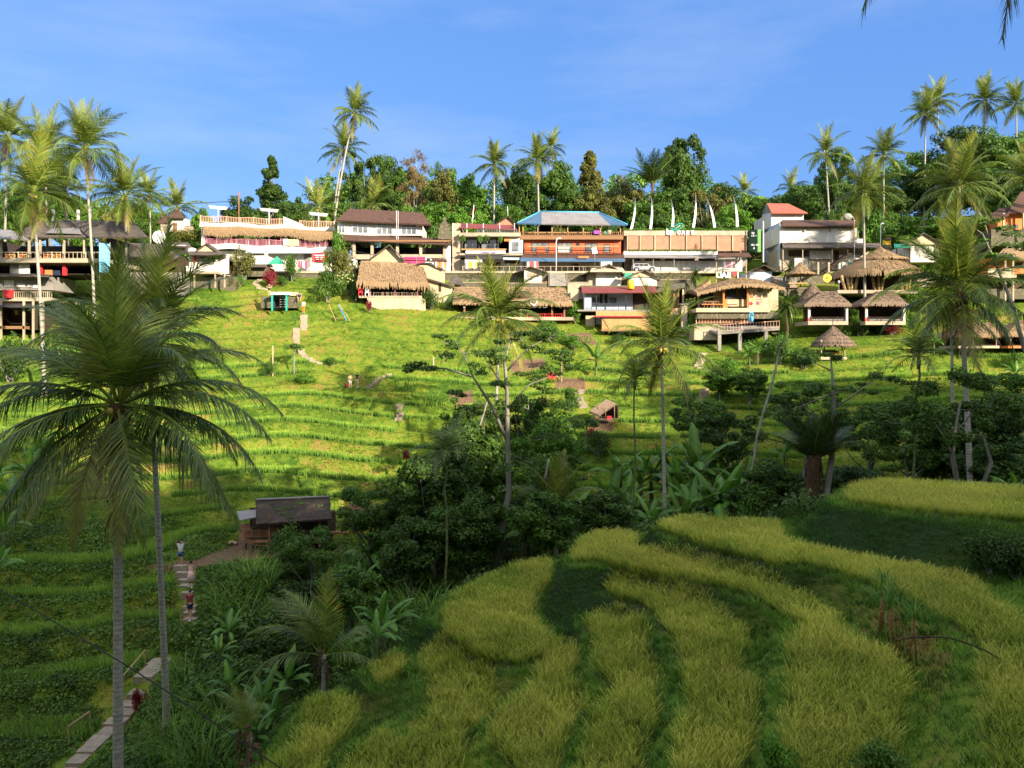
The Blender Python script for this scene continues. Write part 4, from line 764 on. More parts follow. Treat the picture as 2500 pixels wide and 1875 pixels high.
for i,(l,px,Y,w_,h,mt_) in enumerate([('low shrub beside the stones of the gabled white house',585,108,2.4,1.8,'leafb'),('shrub between parasol and red leaved shrub',690,109,2.6,1.6,'leafm'),('round shrub at the left corner of the thatched hall',868,104,2.6,2.8,'leafm'),('shrub at the right foot of the brick shed',1100,103,2.4,2.2,'leafb'),
 ('small shrub on the stone wall above the thatched house',1150,109.5,2.6,1.8,'leafb'),('shrub right of the little white hut',1345,108.5,2,1.8,'leafb'),('bright shrub between concrete stairs and greenish gable hut',1398,109.5,2.6,2.4,'leafb'),('shrub under the patched gable hut',1625,106,3,2.2,'leafm'),('shrub beside the concrete pillar',1690,101,2.4,3.4,'leafb'),
 ('dark shrub left of the curved thatch cafe',1702,103,2,2,'leafm'),('shrub right of the painted wall',1895,101,2.6,2.4,'leafb'),('shrub below the straw parasol bench',1950,103.5,3.4,1.6,'leafb'),('shrub behind the left gazebo',2070,102,3.4,2.4,'leafm'),('shrub right of the right gazebo',2228,98,3,2.2,'leafb'),('shrub under the green awning house',2290,108,4,3,'leafb'),
 ('leafy shrub at the right end of the plank fence',2345,104,4,3.2,'leafb'),('dark shrub below the balcony house',2420,101,4,3,'leafm'),('shrub below the small right shelter',2470,85,3,2,'leafb'),('shrub on the bank left of the conical hut',1960,91,3,1.8,'leafb'),('shrub under the bamboo deck stilts',1510,98,3.4,1.8,'leafm'),
 ('shrub under the long thatched house, left',1180,100,3.4,1.8,'leafb'),('shrub under the long thatched house, right',1330,100,3.6,1.8,'leafb'),('red ti plant below the thatched hall wall',902,101,1.1,1.9,'redleaf'),('red ti plant alone on the terraces beside the dark thicket',992,69,1,1.8,'redleaf'),('red ti plant beside the lower left path',335,38.5,1.0,1.3,'redleaf'),('red leaved plant beside the lean-to hut',1442,73.5,1.1,1,'redleaf')]):
    bush(l,gpt(px,Y),w_,h,mt_,i%4,.09,'small garden shrubs among the huts',dens=420)
# blossom on the cream flowering shrub
a=clump_crown([(0,0,0)]*6,[1.9]*6,26,.28,4,.6); o=obj('blossom',mesh('blossom',a[0],a[1],None,MAT['flower'],a[3])); o.parent=[q for q in bpy.data.objects if q.get('label','').startswith('shrub with cream')][0]; o.location=(0,-.6,2.3)
# papaya trees on the upper terraces
def papaya(label,px,Y,h):
    g_=gpt(px,Y); e=empty('papaya_tree',g_,label,'tree','papaya trees'); obj('trunk',MB().tube([(0,0,-.2),(0,0,h)],[.1,.07],7).mesh('trunk',MAT['bark']),e)
    a=clump_crown([(math.cos(k)*.8,math.sin(k)*.8,h+.1+.25*math.sin(k*3)) for k in range(7)],[.5]*7,60,.3,5,.4,.6); obj('crown',mesh('crown',a[0],a[1],None,MAT['leafm'],a[3]),e)
papaya('papaya tree with flat dark head beside the bend of the upper stairs',718,88.5,3.0)
papaya('papaya plant on the dirt terrace by the red jars',1370,88,3.2); papaya('papaya tree in front of the lean-to hut',1432,72,2.6)
# sugar cane on the near field and tall grass clumps
def cane(label,px,Y,h,n,sd):
    rg=np.random.default_rng(sd); e=empty('sugar_cane',gpt(px,Y),label,'sugar cane','sugar cane on the near bank'); lb=MB()
    for k in range(n):
        x,y=rg.uniform(-.22,.22,2); lx,ly=rg.uniform(-.16,.16,2); top=np.array((x+lx,y+ly,h*rg.uniform(.42,.62)))
        obj('stem',MB().tube([(x,y,-.1),(x+lx*.5,y+ly*.5,top[2]*.5),top],[.028,.024,.018],6).mesh('stem',MAT['cane'],True),e)
        for j in range(9):
            a_=rg.uniform(0,6.28); el=rg.uniform(.95,1.5); l=h*rg.uniform(.35,.6); p=top-np.array((0,0,rg.uniform(0,.25))); V=[]; sd_=np.array((-math.sin(a_),math.cos(a_),0)); dr=rg.uniform(.12,.55)
            for i in range(7):
                ww=sd_*.038*(1-i/6.05)/2; V+=[p-ww,p+ww]; p=p+np.array((math.cos(a_)*math.cos(el),math.sin(a_)*math.cos(el),math.sin(el)))*l/6; el-=dr*(1+i*.25)
            tv=rg.uniform(.2,.75); lb.add(V,[(2*i,2*i+1,2*i+3,2*i+2) for i in range(6)],v=tv)
    obj('leaves',lb.mesh('leaves',MAT['ricef']),e)
cane('sugar cane clump with red stems, tallest, on the near bank',2190,21.6,3.3,4,1); cane('sugar cane clump right beside the tallest one',2222,21.4,2.9,3,2); cane('smaller sugar cane clump left of the others',2156,23.6,2.7,3,3)
GC=[('tall reed grass clump under the largest palm',470,38,3.4,'grassn'),('tall reed grass clump in the lower left ravine',540,35,3.2,'grassn'),('dark reed grass clump left in the ravine',430,33,2.8,'grassn'),('reed grass clump low between the palm trunks',500,31,2.6,'grassn'),
 ('bright reed grass clump below the wooden hut',590,50,3.2,'ricef'),('bright reed grass clump left of the hut shrub',625,49,3.4,'ricef'),('light reed grass clump right of the tourists steps',560,47,2.8,'ricef'),('bright reed grass clump halfway down the hut slope',600,45,2.6,'ricef'),
 ('dark reed grass clump beside the near rice corner',860,38,3,'grassn'),('reed clump with dry stems right of the hut',850,50,3.6,'grassn'),('reed grass in front of the central thicket',1010,42,3.4,'grassn'),('reed grass below the pale forked trunk',1060,40,2.8,'grassn'),
 ('cane clump beside the upper dirt path',990,86,3.2,'ricef'),('cane clump on the sunny bank in the centre',1060,82,3,'ricef'),('cane clump left of the brown jars',1290,80,3,'ricef'),('hanging reed clump beside the ravine edge',780,42,3,'grassn')]
for i,(l,px,Y,h,mt_) in enumerate(GC): clump_grass(l,gpt(px,Y),h,130 if Y<60 else 60,.06 if Y<60 else .09,1.1,mt_,i)
# ---------------------------------------------------------------- buildings
class Th:
    """a thing whose parts are given by the rows and columns they fill in the photo at their own distance"""
    def __init__(s,name,label,cat,px,py,Y,group=None):
        s.o=W(px,py,Y); s.e=empty(name,s.o,label,cat,group)
    def put(s,nm,b,mat,par=None,smooth=False): return obj(nm,b.mesh(nm,MAT[mat],smooth),par if par is not None else s.e)
    def bx(s,b,x0,x1,y0,y1,Y,D,v=.5):
        a=W(x0,y1,Y)-s.o; c=W(x1,y0,Y)-s.o; return b.box((a[0],a[1],a[2]),(c[0],a[1]+D,c[2]),v)
    def box(s,nm,x0,x1,y0,y1,Y,D,mat,par=None): return s.put(nm,s.bx(MB(),x0,x1,y0,y1,Y,D),mat,par)
    def boxes(s,nm,L_,mat,par=None):
        for l in L_: o=s.box(nm,*l,mat,par)
        return o
    def slab(s,nm,pts,t,mat,par=None):
        b=MB()
        for p in pts: b.slab([W(*q)-s.o for q in p],t)
        return s.put(nm,b,mat,par)
    def tube(s,nm,pts,r,mat,par=None,k=6): return s.put(nm,MB().tube([W(*q)-s.o for q in pts],r,k),mat,par,True)
    def win(s,x0,x1,y0,y1,Y,frame='whitep',n=2,fw=1.4,pane='glass',cross=None):
        b=MB()
        for l in [(x0,x1,y0,y0+fw,Y-.06,.05),(x0,x1,y1-fw,y1,Y-.06,.05)]+[(x0+(x1-x0-fw)*k/n,x0+(x1-x0-fw)*k/n+fw,y0+fw,y1-fw,Y-.06,.05) for k in range(n+1)]: s.bx(b,*l)
        if cross: s.bx(b,x0+fw,x1-fw,cross,cross+fw*.8,Y-.063,.05)
        f=s.put('window',b,frame); s.box('pane',x0+.5,x1-.5,y0+.5,y1-.5,Y-.03,.02,pane,f); return f
    def posts(s,nm,L_,y0,y1,Y,w_,mat,round_=False):
        for x in L_:
            if round_: s.put(nm,MB().tube([W(x,y0,Y)-s.o,W(x,y1,Y)-s.o],w_/F*Y/2,8),mat,smooth=True)
            else: s.box(nm,x-w_/2,x+w_/2,y0,y1,Y,w_/F*Y,mat)
    def rail(s,nm,x0,x1,y0,y1,Y,mat,step=5,t=.9,wavy=0,x0b=None,slope=0):
        b=MB(); n=max(2,int((x1-x0)/step))
        for k in range(n+1):
            x=x0+(x1-x0)*k/n; dy=slope*(k/n)+wavy*math.sin(k*.35); big=k%8==0
            b.add(*boxarr(W(x-t*(.9 if big else .35),y1+dy,Y)-s.o,W(x+t*(.9 if big else .35),y0+dy-(1 if big else 0),Y)-s.o,.06))
            if k<n:
                dz=slope*((k+1)/n)+wavy*math.sin((k+1)*.35); xn=x0+(x1-x0)*(k+1)/n
                for yy in (y0,y1-2): b.slab([W(x,yy+dy,Y)-s.o,W(xn,yy+dz,Y)-s.o,W(xn,yy+dz,Y+.08)-s.o,W(x,yy+dy,Y+.08)-s.o],t/F*Y)
        return s.put(nm,b,mat)
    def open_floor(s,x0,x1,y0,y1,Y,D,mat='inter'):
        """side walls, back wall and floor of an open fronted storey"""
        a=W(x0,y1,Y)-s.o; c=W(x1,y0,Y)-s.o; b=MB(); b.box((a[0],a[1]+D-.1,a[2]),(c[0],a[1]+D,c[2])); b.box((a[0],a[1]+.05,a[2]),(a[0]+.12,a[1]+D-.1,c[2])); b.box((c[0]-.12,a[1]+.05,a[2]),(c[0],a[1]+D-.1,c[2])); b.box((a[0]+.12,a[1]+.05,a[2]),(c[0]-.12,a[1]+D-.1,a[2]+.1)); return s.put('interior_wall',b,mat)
def boxarr(a,c,D):
    b=MB(); b.box((a[0],a[1],a[2]),(c[0],a[1]+D,c[2])); V,Q,T,v=b.arr(); return V,Q,T,v
def thatch_roof(s,nm,eave,ridge,Y,D,drop=0,mat='thatch',fr=.55,rows=9,arch=0,seed=0,hip=0,par=None,ry=None):
    """thatched roof. eave=(x0,x1,y) front edge, ridge=(x0,x1,y) photo columns/rows; D depth of the house; shaggy fringe along the eaves"""
    rg=np.random.default_rng(seed); Ym=Y+D/2 if ry is None else ry; b=MB()
    e0,e1=W(eave[0],eave[2],Y)-s.o,W(eave[1],eave[3] if len(eave)>3 else eave[2],Y)-s.o; r0,r1=W(ridge[0],ridge[2],Ym)-s.o,W(ridge[1],ridge[3] if len(ridge)>3 else ridge[2],Ym)-s.o
    f0,f1=e0+np.array((0,D,0)),e1+np.array((0,D,0))
    def face(a,b_,c,d,n,m_):   # a-b eave, d-c ridge ; shaggy layered surface
        V=[];idx={}
        nr=np.cross(b_-a,d-a); nr/=np.linalg.norm(nr)+1e-9; nr=nr if nr[2]>0 else -nr
        for j in range(m_+1):
            for i in range(n+1):
                u,t_=i/n,j/m_; p=(a*(1-u)+b_*u)*(1-t_)+(d*(1-u)+c*u)*t_; p=p+nr*rg.uniform(-.05,.05)+np.array((0,0,arch*math.sin(math.pi*u))); V.append(p)
        Q=[(j*(n+1)+i,j*(n+1)+i+1,(j+1)*(n+1)+i+1,(j+1)*(n+1)+i) for j in range(m_) for i in range(n)]
        b.add(V,Q,v=.5); b.add(np.array(V)-np.array((0,0,.22)),Q,v=.5)
        for j in range(m_):           # layers of loose straw
            k_=int(np.linalg.norm(b_-a)*(22 if j==0 else 9))
            for i in range(k_):
                u=rg.random(); t_=(j+rg.random()*.9)/m_ if j else 0; p=(a*(1-u)+b_*u)*(1-t_)+(d*(1-u)+c*u)*t_+np.array((0,0,arch*math.sin(math.pi*u)))
                dn=(a-d) if np.linalg.norm(b_-a)<.1 else (a*(1-u)+b_*u)-(d*(1-u)+c*u); dn=dn/(np.linalg.norm(dn)+1e-9)
                tg=(b_-a)/(np.linalg.norm(b_-a)+1e-9); l=fr*rg.uniform(.5,1.15)*(1 if j==0 else .8); w_=rg.uniform(.05,.1)
                q=p+(dn*(.35 if j==0 else 1)+np.array((0,0,-.75 if j==0 else 0))+tg*rg.uniform(-.15,.15))*l+nr*(.02 if j==0 else .10)
                p2=p+nr*.05; b.add([p2-tg*w_,p2+tg*w_,q+tg*w_*.4,q-tg*w_*.4],[(0,1,2,3)],v=rg.random())
    n=max(6,int(np.linalg.norm(e1-e0)/.8)); face(e0,e1,r1,r0,n,rows); face(f1,f0,r0,r1,n,3); face(f0,e0,r0,r0,4,4); face(e1,f1,r1,r1,4,4)
    return s.put(nm,b,mat,par)
def cone_roof(s,nm,cx,apex_y,eave_y,half,Y,mat='thatch',fr=.5,seed=0,top=0,par=None,n=26,m_=5,sag=.25):
    rg=np.random.default_rng(seed); c=W(cx,eave_y,Y)-s.o; hz=(eave_y-apex_y)/F*Y; r_=half/F*Y; b=MB(); t0=top/max(half,1)
    def pt(a,t_): q=r_*(1-t_*(1-t0)); return c+np.array((q*math.cos(a),q*math.sin(a),hz*(t_**(1+sag))))
    V=[pt(2*math.pi*i/n,j/m_)+rg.normal(0,.03,3) for j in range(m_+1) for i in range(n)]; Q=[(j*n+i,j*n+(i+1)%n,(j+1)*n+(i+1)%n,(j+1)*n+i) for j in range(m_) for i in range(n)]
    b.add(V,Q); b.add(np.array(V)-np.array((0,0,.2)),Q)
    for j in range(m_):
        for i in range(int(2*math.pi*r_*(20 if j==0 else 9*(1-j/m_)))):
            a=rg.uniform(0,6.28); t_=(j+rg.random()*.9)/m_ if j else 0; p=pt(a,t_); dn=p-pt(a,min(1,t_+.1)); dn/=np.linalg.norm(dn)+1e-9; tg=np.array((-math.sin(a),math.cos(a),0)); l=fr*rg.uniform(.5,1.2); w_=rg.uniform(.04,.09); o_=np.array((math.cos(a),math.sin(a),1))*.07
            q=p+(dn*(.4 if j==0 else 1)+np.array((0,0,-.7 if j==0 else 0)))*l+o_; b.add([p+o_*.6-tg*w_,p+o_*.6+tg*w_,q+tg*w_*.4,q-tg*w_*.4],[(0,1,2,3)],v=rg.random())
    return s.put(nm,b,mat,par)
def text(s,nm,txt,px,py,Y,size_px,mat,par=None,rot=(90,0,0),ext=.03,align='LEFT',font_shear=0,bold=0):
    c=bpy.data.curves.new(nm,'FONT'); c.body=txt; c.size=size_px/F*Y*1.38; c.extrude=ext; c.align_x=align; c.offset=bold; c.resolution_u=3
    m_=bpy.data.objects.new(nm+'_tmp',c); SC.collection.objects.link(m_); dg=bpy.context.evaluated_depsgraph_get(); mm=bpy.data.meshes.new_from_object(m_.evaluated_get(dg)); bpy.data.objects.remove(m_)
    mm.materials.clear(); mm.materials.append(MAT[mat]); mm.name=nm
    return obj(nm,mm,par if par is not None else s.e,W(px,py,Y)-s.o,tuple(R(q) for q in rot))
STP=[]
# --- pink and white terrace restaurant
t=Th('terrace_restaurant','long pink and white restaurant with thatch fringe and rooftop terrace','restaurant',650,655,120); Y=120
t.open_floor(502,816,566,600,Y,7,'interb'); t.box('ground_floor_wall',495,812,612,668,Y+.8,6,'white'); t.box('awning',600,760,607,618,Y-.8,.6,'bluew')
b=MB()
for (ya,yb,yo) in ((541,553,0),(594,607,1)):        # the wavy floor bands
    n=40
    for k in range(n):
        f=lambda k:ya+(14-3*yo)*(k/n)+2.2*math.sin(k*.42+yo)
        x=488+yo*8+(330-10*yo)*k/n; xn=488+yo*8+(330-10*yo)*(k+1)/n; h=(yb-ya)
        b.slab([W(x,f(k),Y-.5)-t.o,W(xn,f(k+1),Y-.5)-t.o,W(xn,f(k+1),Y+7)-t.o,W(x,f(k),Y+7)-t.o],h/F*Y)
t.put('floor_band',b,'white')
t.rail('terrace_railing',489,695,526,541,Y-.4,'peach',4,1.1,1.0,slope=9); t.rail('terrace_railing',732,818,538,556,Y-.4,'peach',4,1.1,.6,slope=3)
t.slab('stair_wall',[[(693,529,Y-.3),(741,549,Y-.3),(741,556,Y-.3),(693,552,Y-.3)]],.2,'white')
t.rail('balcony_railing',505,800,581,597,Y-.3,'pinkr',3,1.0,.8,slope=8)
t.posts('column',[502,564,627,687,746],562,606,Y-.1,5,'pink'); t.posts('post',[548,607,657,701,780],560,604,Y,1.6,'whitep')
t.posts('corner_pillar',[495],552,600,Y-.2,7,'white')
b=MB(); rg=np.random.default_rng(4)          # thatch curtain
for k in range(1500):
    u=rg.random(); x=497+u*318; y0=551+u*12+2.2*math.sin(u*40*.42)+rg.uniform(0,6); l=rg.uniform(9,19)+3*math.sin(u*9); p=W(x,y0,Y-.75)-t.o; q=W(x+rg.uniform(-1,1),y0+l,Y-.95)-t.o; w_=.07
    b.add([p-(w_,0,0),p+(w_,0,0),q+(.03,0,0),q-(.03,0,0)],[(0,1,2,3)],v=rg.random())
b.slab([W(497,552,Y-.65)-t.o,W(815,564,Y-.65)-t.o,W(815,578,Y-.8)-t.o,W(497,567,Y-.8)-t.o],.08)
t.put('thatch_fringe',b,'thatch')
t.boxes('shop_shutter',[(605,640,622,642,Y+.7,.05),(742,758,618,650,Y+.7,.05)],'grey')
for i,x in enumerate((533,657,778)):
    a=Th('roof_antenna',['comb antenna on the left of the pink terrace','comb antenna in the middle of the pink terrace','comb antenna on the right of the pink terrace'][i],'antenna',x,545,121,'antennas on the pink building'); y=[504,510,520][i]
    a.tube('mast',[(x,548,121),(x,y,121)],.06,'whitep'); bb=MB()
    for k in range(5): bb.tube([W(x-24+k,y+k*1.6-2,121)-a.o,W(x+24-k,y+k*1.6+2,121.2)-a.o],.03,4)
    a.put('rack',bb,'whitep')
a=Th('balcony_banner','white and yellow banner on the pink balcony railing','banner',708,597,119); a.box('cloth',691,702,583,599,119.3,.05,'white'); a.box('cloth',702,730,584,600,119.3,.05,'cream')
a=Th('banner','red advertising banner hung in front of the pink restaurant','banner',781,640,114); b=MB(); rg=np.random.default_rng(2)
V=[W(762+38*i/6,617+23*j/3,114+.12*math.sin(i*1.3))-a.o for j in range(4) for i in range(7)]; b.add(V,[(j*7+i,j*7+i+1,j*7+i+8,j*7+i+7) for j in range(3) for i in range(6)]); a.put('cloth',b,'red'); a.boxes('pole',[(761,762,616,655,114,.06),(800,801,616,655,114,.06)],'woodd')
for k in range(3): a.box('lettering',768+k*2,792-k*3,622+k*5,624+k*5,113.8,.02,'whitep')
a=Th('parasol','green square parasol with pointed top by the road','parasol',676,655,112); a.tube('pole',[(676,665,112),(676,628,112)],.04,'whitep')
b=MB(); ap=W(676,625,112)-a.o; ed=[W(653,645,110.8)-a.o,W(699,645,110.8)-a.o,W(699,645,113.2)-a.o,W(653,645,113.2)-a.o]; b.add([ap]+ed,None,[(0,1,2),(0,2,3),(0,3,4),(0,4,1)]); a.put('canopy',b,'green')
# --- white house with brown roof, open hall below
t=Th('roadside_house','white upper storey with three windows under a long brown roof','house',960,655,118); Y=118
t.box('upper_wall',824,1029,542,575,Y,7,'white')
t.slab('roof',[[(820,537,Y-1.1),(1053,548,Y-1.1),(1031,519,Y+3.5),(853,509,Y+3.5)],[(853,509,Y+3.5),(1031,519,Y+3.5),(1045,540,Y+8),(830,532,Y+8)]],.22,'rooft'); t.slab('gable_end',[[(1031,521,Y+3.4),(1053,549,Y-1),(1040,566,Y+.3),(1029,545,Y+.1)]],.08,'woodd')
for x0,x1,y0,y1 in ((860,899,546,570),(919,958,549,573),(980,1017,548,573)): t.win(x0,x1,y0,y1,Y,'whitep',3,1.4,cross=y0+7)
t.win(826,842,549,569,Y,'whitep',2,1.2)
t.slab('porch_roof',[[(821,585,Y-2.4),(1101,597,Y-2.4),(1094,583,Y+.1),(826,571,Y+.1)]],.15,'rooft'); t.box('eave_beam',824,1100,586,590,Y-2.2,.2,'wood')
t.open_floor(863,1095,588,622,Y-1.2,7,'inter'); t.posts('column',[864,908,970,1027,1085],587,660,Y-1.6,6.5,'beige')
t.box('parapet',862,1096,621,633,Y-1.5,.25,'beige'); t.box('ground_floor_wall',880,1090,640,668,Y+.2,5,'white'); t.posts('corner_pillar',[1094],600,668,Y-1.55,11,'white'); t.slab('shop_awning',[[(975,634,Y-2.6),(1092,638,Y-2.6),(1090,631,Y-1.3),(977,628,Y-1.3)]],.08,'rooft')
t.posts('downpipe',[968,972],514,600,Y-1.25,.9,'whitep')
a=Th('shrine','weathered brick shrine with stacked tiers and finial','shrine',1085,585,117.5)
for k,(w_,y0,y1) in enumerate([(31,572,584),(27,560,571.8),(31,556,559.8),(22,549,555.8),(26,546,548.8),(12,541,545.8),(6,531,540.8)]): a.box('tier',1085-w_/2,1085+w_/2,y0,y1,116.5+k*.12,2.2-k*.24,'stone')
# --- grey and white cafe
t=Th('cafe_building','grey and white three level cafe with hanging plants','cafe',1190,655,118.5); Y=118.5
t.box('side_wall',1104,1124,545,668,Y,8,'beige'); t.slab('terrace_roof',[[(1121,556,Y-.6),(1262,560,Y-.6),(1258,550,Y+3),(1124,545,Y+3)]],.08,'roofm'); t.posts('post',[1106,1140,1180,1220,1256],545,578,Y-.4,1.4,'whitep'); t.open_floor(1125,1264,556,572,Y+2,4,'interb')
t.box('slab_band',1121,1271,568,577,Y-1,8.5,'beige'); t.rail('terrace_railing',1165,1262,561,568,Y-.9,'grey',6,.8)
t.open_floor(1128,1246,577,610,Y,6,'dkgrey'); t.win(1135,1165,583,607,Y+.8,'grey',2,1.2); t.win(1176,1212,583,607,Y+.8,'grey',2,1.2); t.posts('column',[1128,1170,1216],577,620,Y-.2,3.4,'dkgrey')
t.box('balcony_rail',1126,1236,607,610,Y-.9,.12,'bamboo'); t.box('balcony_slab',1122,1275,618,623,Y-.9,7,'beige'); t.box('wing_wall',1243,1277,577,622,Y-.3,6,'white'); t.win(1247,1268,589,616,Y-.3,'whitep',1,1.3); t.box('sign_lamp',1231,1245,583,589,Y-.8,.3,'orange')
p=t.box('sign_board',1137,1234,612,618.5,Y-1.1,.06,'whitep'); text(t,'lettering','Mahawa Club',1172,617.6,Y-1.13,5,'purple',p)
t.box('canopy',1135,1226,621,633,Y-2,1.5,'dkgrey'); t.box('ground_floor_wall',1124,1278,634,668,Y+1,6,'white'); t.box('shop_panel',1135,1177,631.5,641,Y-1.9,.05,'white'); t.slab('awning',[[(1228,633,Y-1.6),(1278,634,Y-1.6),(1278,628,Y-.1),(1228,627,Y-.1)]],.06,'bluew'); t.boxes('shop_opening',[(1180,1222,640,662,Y+.9,.08),(1232,1268,637,643,Y+.9,.08)],'inter')
for i,x in enumerate((1130,1173,1190,1222)):
    g_=W(x,592,Y-1.2); bush(['hanging basket plant first on the left of the cafe balcony','hanging basket plant second on the cafe balcony','small hanging plant in the middle of the cafe balcony','large fern hanging at the right of the cafe balcony'][i],g_,1.2,1.3,'leafb',i,.09,'hanging plants on the cafe balcony','hanging_plant','hanging plant',520)
a=Th('flag','red and white flag on a thin pole on the grey cafe','flag',1154,546,118); a.tube('pole',[(1152,548,118),(1157,500,118)],.05,'whitep')
for k,(mm_,y0) in enumerate((('red',506),('cloth',523))): a.put('cloth',MB().slab([W(1157-k*2,y0,118)-a.o,W(1159-k*2,y0+4,118.4)-a.o,W(1152,y0+19,118.3)-a.o,W(1151,y0+16,118)-a.o],.03),mm_)
t=Th('brick_gable_house','small brick gable peeping between the grey cafe and the blue roof','house',1240,560,124); t.slab('roof',[[(1206,548,123),(1240,527,123),(1240,527,128),(1206,548,128)],[(1240,527,123),(1264,548,123),(1264,548,128),(1240,527,128)]],.15,'woodd'); b=MB(); b.slab([W(1211,549,123.4)-t.o,W(1240,531,123.4)-t.o,W(1259,549,123.4)-t.o],-.1); t.put('wall',b,'blind'); t.tube('antenna',[(1240,530,123.3),(1239,503,123.3)],.04,'whitep')
# --- blue roofed building
t=Th('blue_roof_building','three storey building with blue hipped roof and orange middle floor','restaurant',1395,655,119); Y=119
e0,e1,r0,r1=(1263,545,Y-1.3),(1532,549,Y-1.3),(1318,517,Y+3.6),(1463,519,Y+3.6); k0,k1=(1270,540,Y+9),(1522,543,Y+9)
t.slab('roof',[[(1322,546,Y-1.3),(1490,548.5,Y-1.3),(1458,519,Y+3.6),(1322,517,Y+3.6)]],.18,'roofg'); t.slab('roof_end',[[e0,(1322,546,Y-1.3),(1322,517,Y+3.6),r0],[(1490,548.5,Y-1.3),e1,r1,(1458,519,Y+3.6)],[k0,e0,r0],[e1,k1,r1],[r0,r1,k1,k0]],.18,'roofbl')
t.tube('ridge_cap',[(1318,516.5,Y+3.6),(1463,518.5,Y+3.6)],.12,'blue'); t.tube('ridge_cap',[(1318,516.5,Y+3.6),(1263,544,Y-1.3)],.1,'blue'); t.tube('ridge_cap',[(1463,518.5,Y+3.6),(1532,548,Y-1.3)],.1,'blue')
t.open_floor(1272,1522,547,575,Y+.8,7.5,'inter'); t.posts('post',[1268,1277,1313,1348,1386,1424,1466,1515],546,575,Y-.7,2.4,'bamboo'); t.rail('railing',1266,1520,566,575,Y-.8,'wood',5,1.3)
t.box('floor_slab',1270,1522,575,584.5,Y-.9,9,'wood'); t.boxes('table_edge',[(1290,1440,567,569,Y+.2,.7)],'bamboo')
t.box('middle_wall',1280,1516,584.5,619,Y,8,'orangew')
for x0,x1,y0,y1,n in ((1298,1340,593,617,3),(1360,1397,593,617,3),(1429,1459,594,617,2),(1474,1489,596,617,1)): t.win(x0,x1,y0,y1,Y,'black',n,1.1,cross=y0+7)
t.boxes('board_panel',[(1310,1331,600,617,Y-.12,.04),(1283,1294,586,618,Y-.05,.04),(1498,1511,588,618,Y-.05,.04)],'orangew'); t.boxes('poster',[(1362,1390,603,617,Y-.14,.03)],'white'); t.box('small_window',1406,1415,594,602,Y-.04,.03,'black')
t.box('balcony_rail',1288,1510,600,602,Y-1,.08,'bampole'); t.rail('balcony_railing',1280,1516,606,619,Y-1.05,'woodd',9,.6)
t.slab('porch_roof',[[(1270,632,Y-2.4),(1528,635,Y-2.4),(1520,621,Y+.0),(1276,619,Y+.0)]],.1,'rooft'); t.slab('awning',[[(1270,638,Y-3),(1526,639,Y-3),(1524,631.5,Y-2.2),(1272,629,Y-2.2)]],.06,'roofbl'); t.box('sign_board',1412,1438,625,630,Y-2.8,.08,'orange')
t.box('ground_floor_wall',1278,1518,638,668,Y+.6,7,'beige'); t.posts('post',[1272,1312,1345,1400,1424,1466,1508],637,668,Y-2,1.6,'grey'); t.boxes('shutter',[(1282,1340,642,660,Y+.5,.06),(1428,1460,642,662,Y+.5,.06)],'cream'); t.box('doorway',1396,1412,644,660,Y+.5,.06,'inter')
a=Th('cloth_bundle','purple cloth hung on the rail under the blue roof','cloth',1457,570,118); a.put('cloth',MB().slab([W(1450,563,118.1)-a.o,W(1464,562,118.1)-a.o,W(1463,571,117.9)-a.o,W(1450,571,117.9)-a.o],.12),'purple')
a=Th('folded_parasol','teal folded parasol on the top floor under the blue roof','parasol',1477,572,118); a.put('canopy',MB().tube([W(1477,562,119)-a.o,W(1477,573,119)-a.o],[.05,.42],8),'teal')
a=Th('basket_chair','beige hanging basket chair on the top floor under the blue roof','chair',1486,572,118); a.put('shell',MB().ball(W(1487,566,119)-a.o,(.38,.35,.5),10),'cream',smooth=True)
a=Th('satellite_dish','white satellite dish in front of the orange middle floor','satellite dish',1452,640,116); a.put('dish',MB().slab([W(1444,606,116)-a.o,W(1456,603,116)-a.o,W(1459,618,116.1)-a.o,W(1447,620,116.1)-a.o],.06),'whitep'); a.tube('mast',[(1452,612,116.2),(1452,650,116.2)],.04,'grey')
def lamp(label,x,y0,y1,Y,arm,group='street lamps on the road'):
    a=Th('street_lamp',label,'street lamp',x,y1,Y,group); s_=1 if arm>0 else -1
    a.tube('pole',[(x,y1,Y),(x,y0+9,Y),(x+arm*.35,y0+2,Y),(x+arm,y0,Y)],.07,'whitep'); a.put('lamp_head',MB().ball(W(x+arm+s_*1.5,y0+1,Y)-a.o,(.3,.18,.12),8),'whitep',smooth=True)
lamp('white street lamp in front of the orange middle floor',1358,581,668,114.5,6); lamp('tall street lamp curving left beside the white block',2086,528,640,113,-10); lamp('street lamp left of the yellow box by the white block',2150,545,625,112,3)
# --- by cafe wall
t=Th('screened_cafe','long cafe with woven brown blinds and grass topped wall','cafe',1680,650,120); Y=120
t.box('wall_band',1523,1826,563,575,Y-.2,8,'beige'); b=MB(); rg=np.random.default_rng(9)
for k in range(7):
    x0=[1533,1563,1599,1637,1676,1714,1752][k]+.8; x1=[1563,1599,1637,1676,1714,1752,1789][k]-.8; t.box('blind',x0,x1,575.5,609+(k>5)*4,Y-.1,.06,'blind')
t.box('blind',1790,1821,575.5,613,Y-.1,.06,'blind'); t.posts('post',[1532,1563,1599,1637,1676,1714,1752,1789,1822],574,612,Y-.3,1.8,'cream')
t.box('back_wall',1524,1824,575,668,Y+.9,6,'grey'); t.box('planter_band',1523,1752,613,622,Y-1.2,1.8,'white'); t.slab('porch_roof',[[(1523,628,Y-2.6),(1752,630,Y-2.6),(1752,621,Y-.5),(1523,620,Y-.5)]],.1,'roofg'); t.slab('side_porch_roof',[[(1752,628,Y-2.8),(1835,626,Y-2.8),(1828,617,Y-.6),(1752,618,Y-.6)]],.1,'rooft')
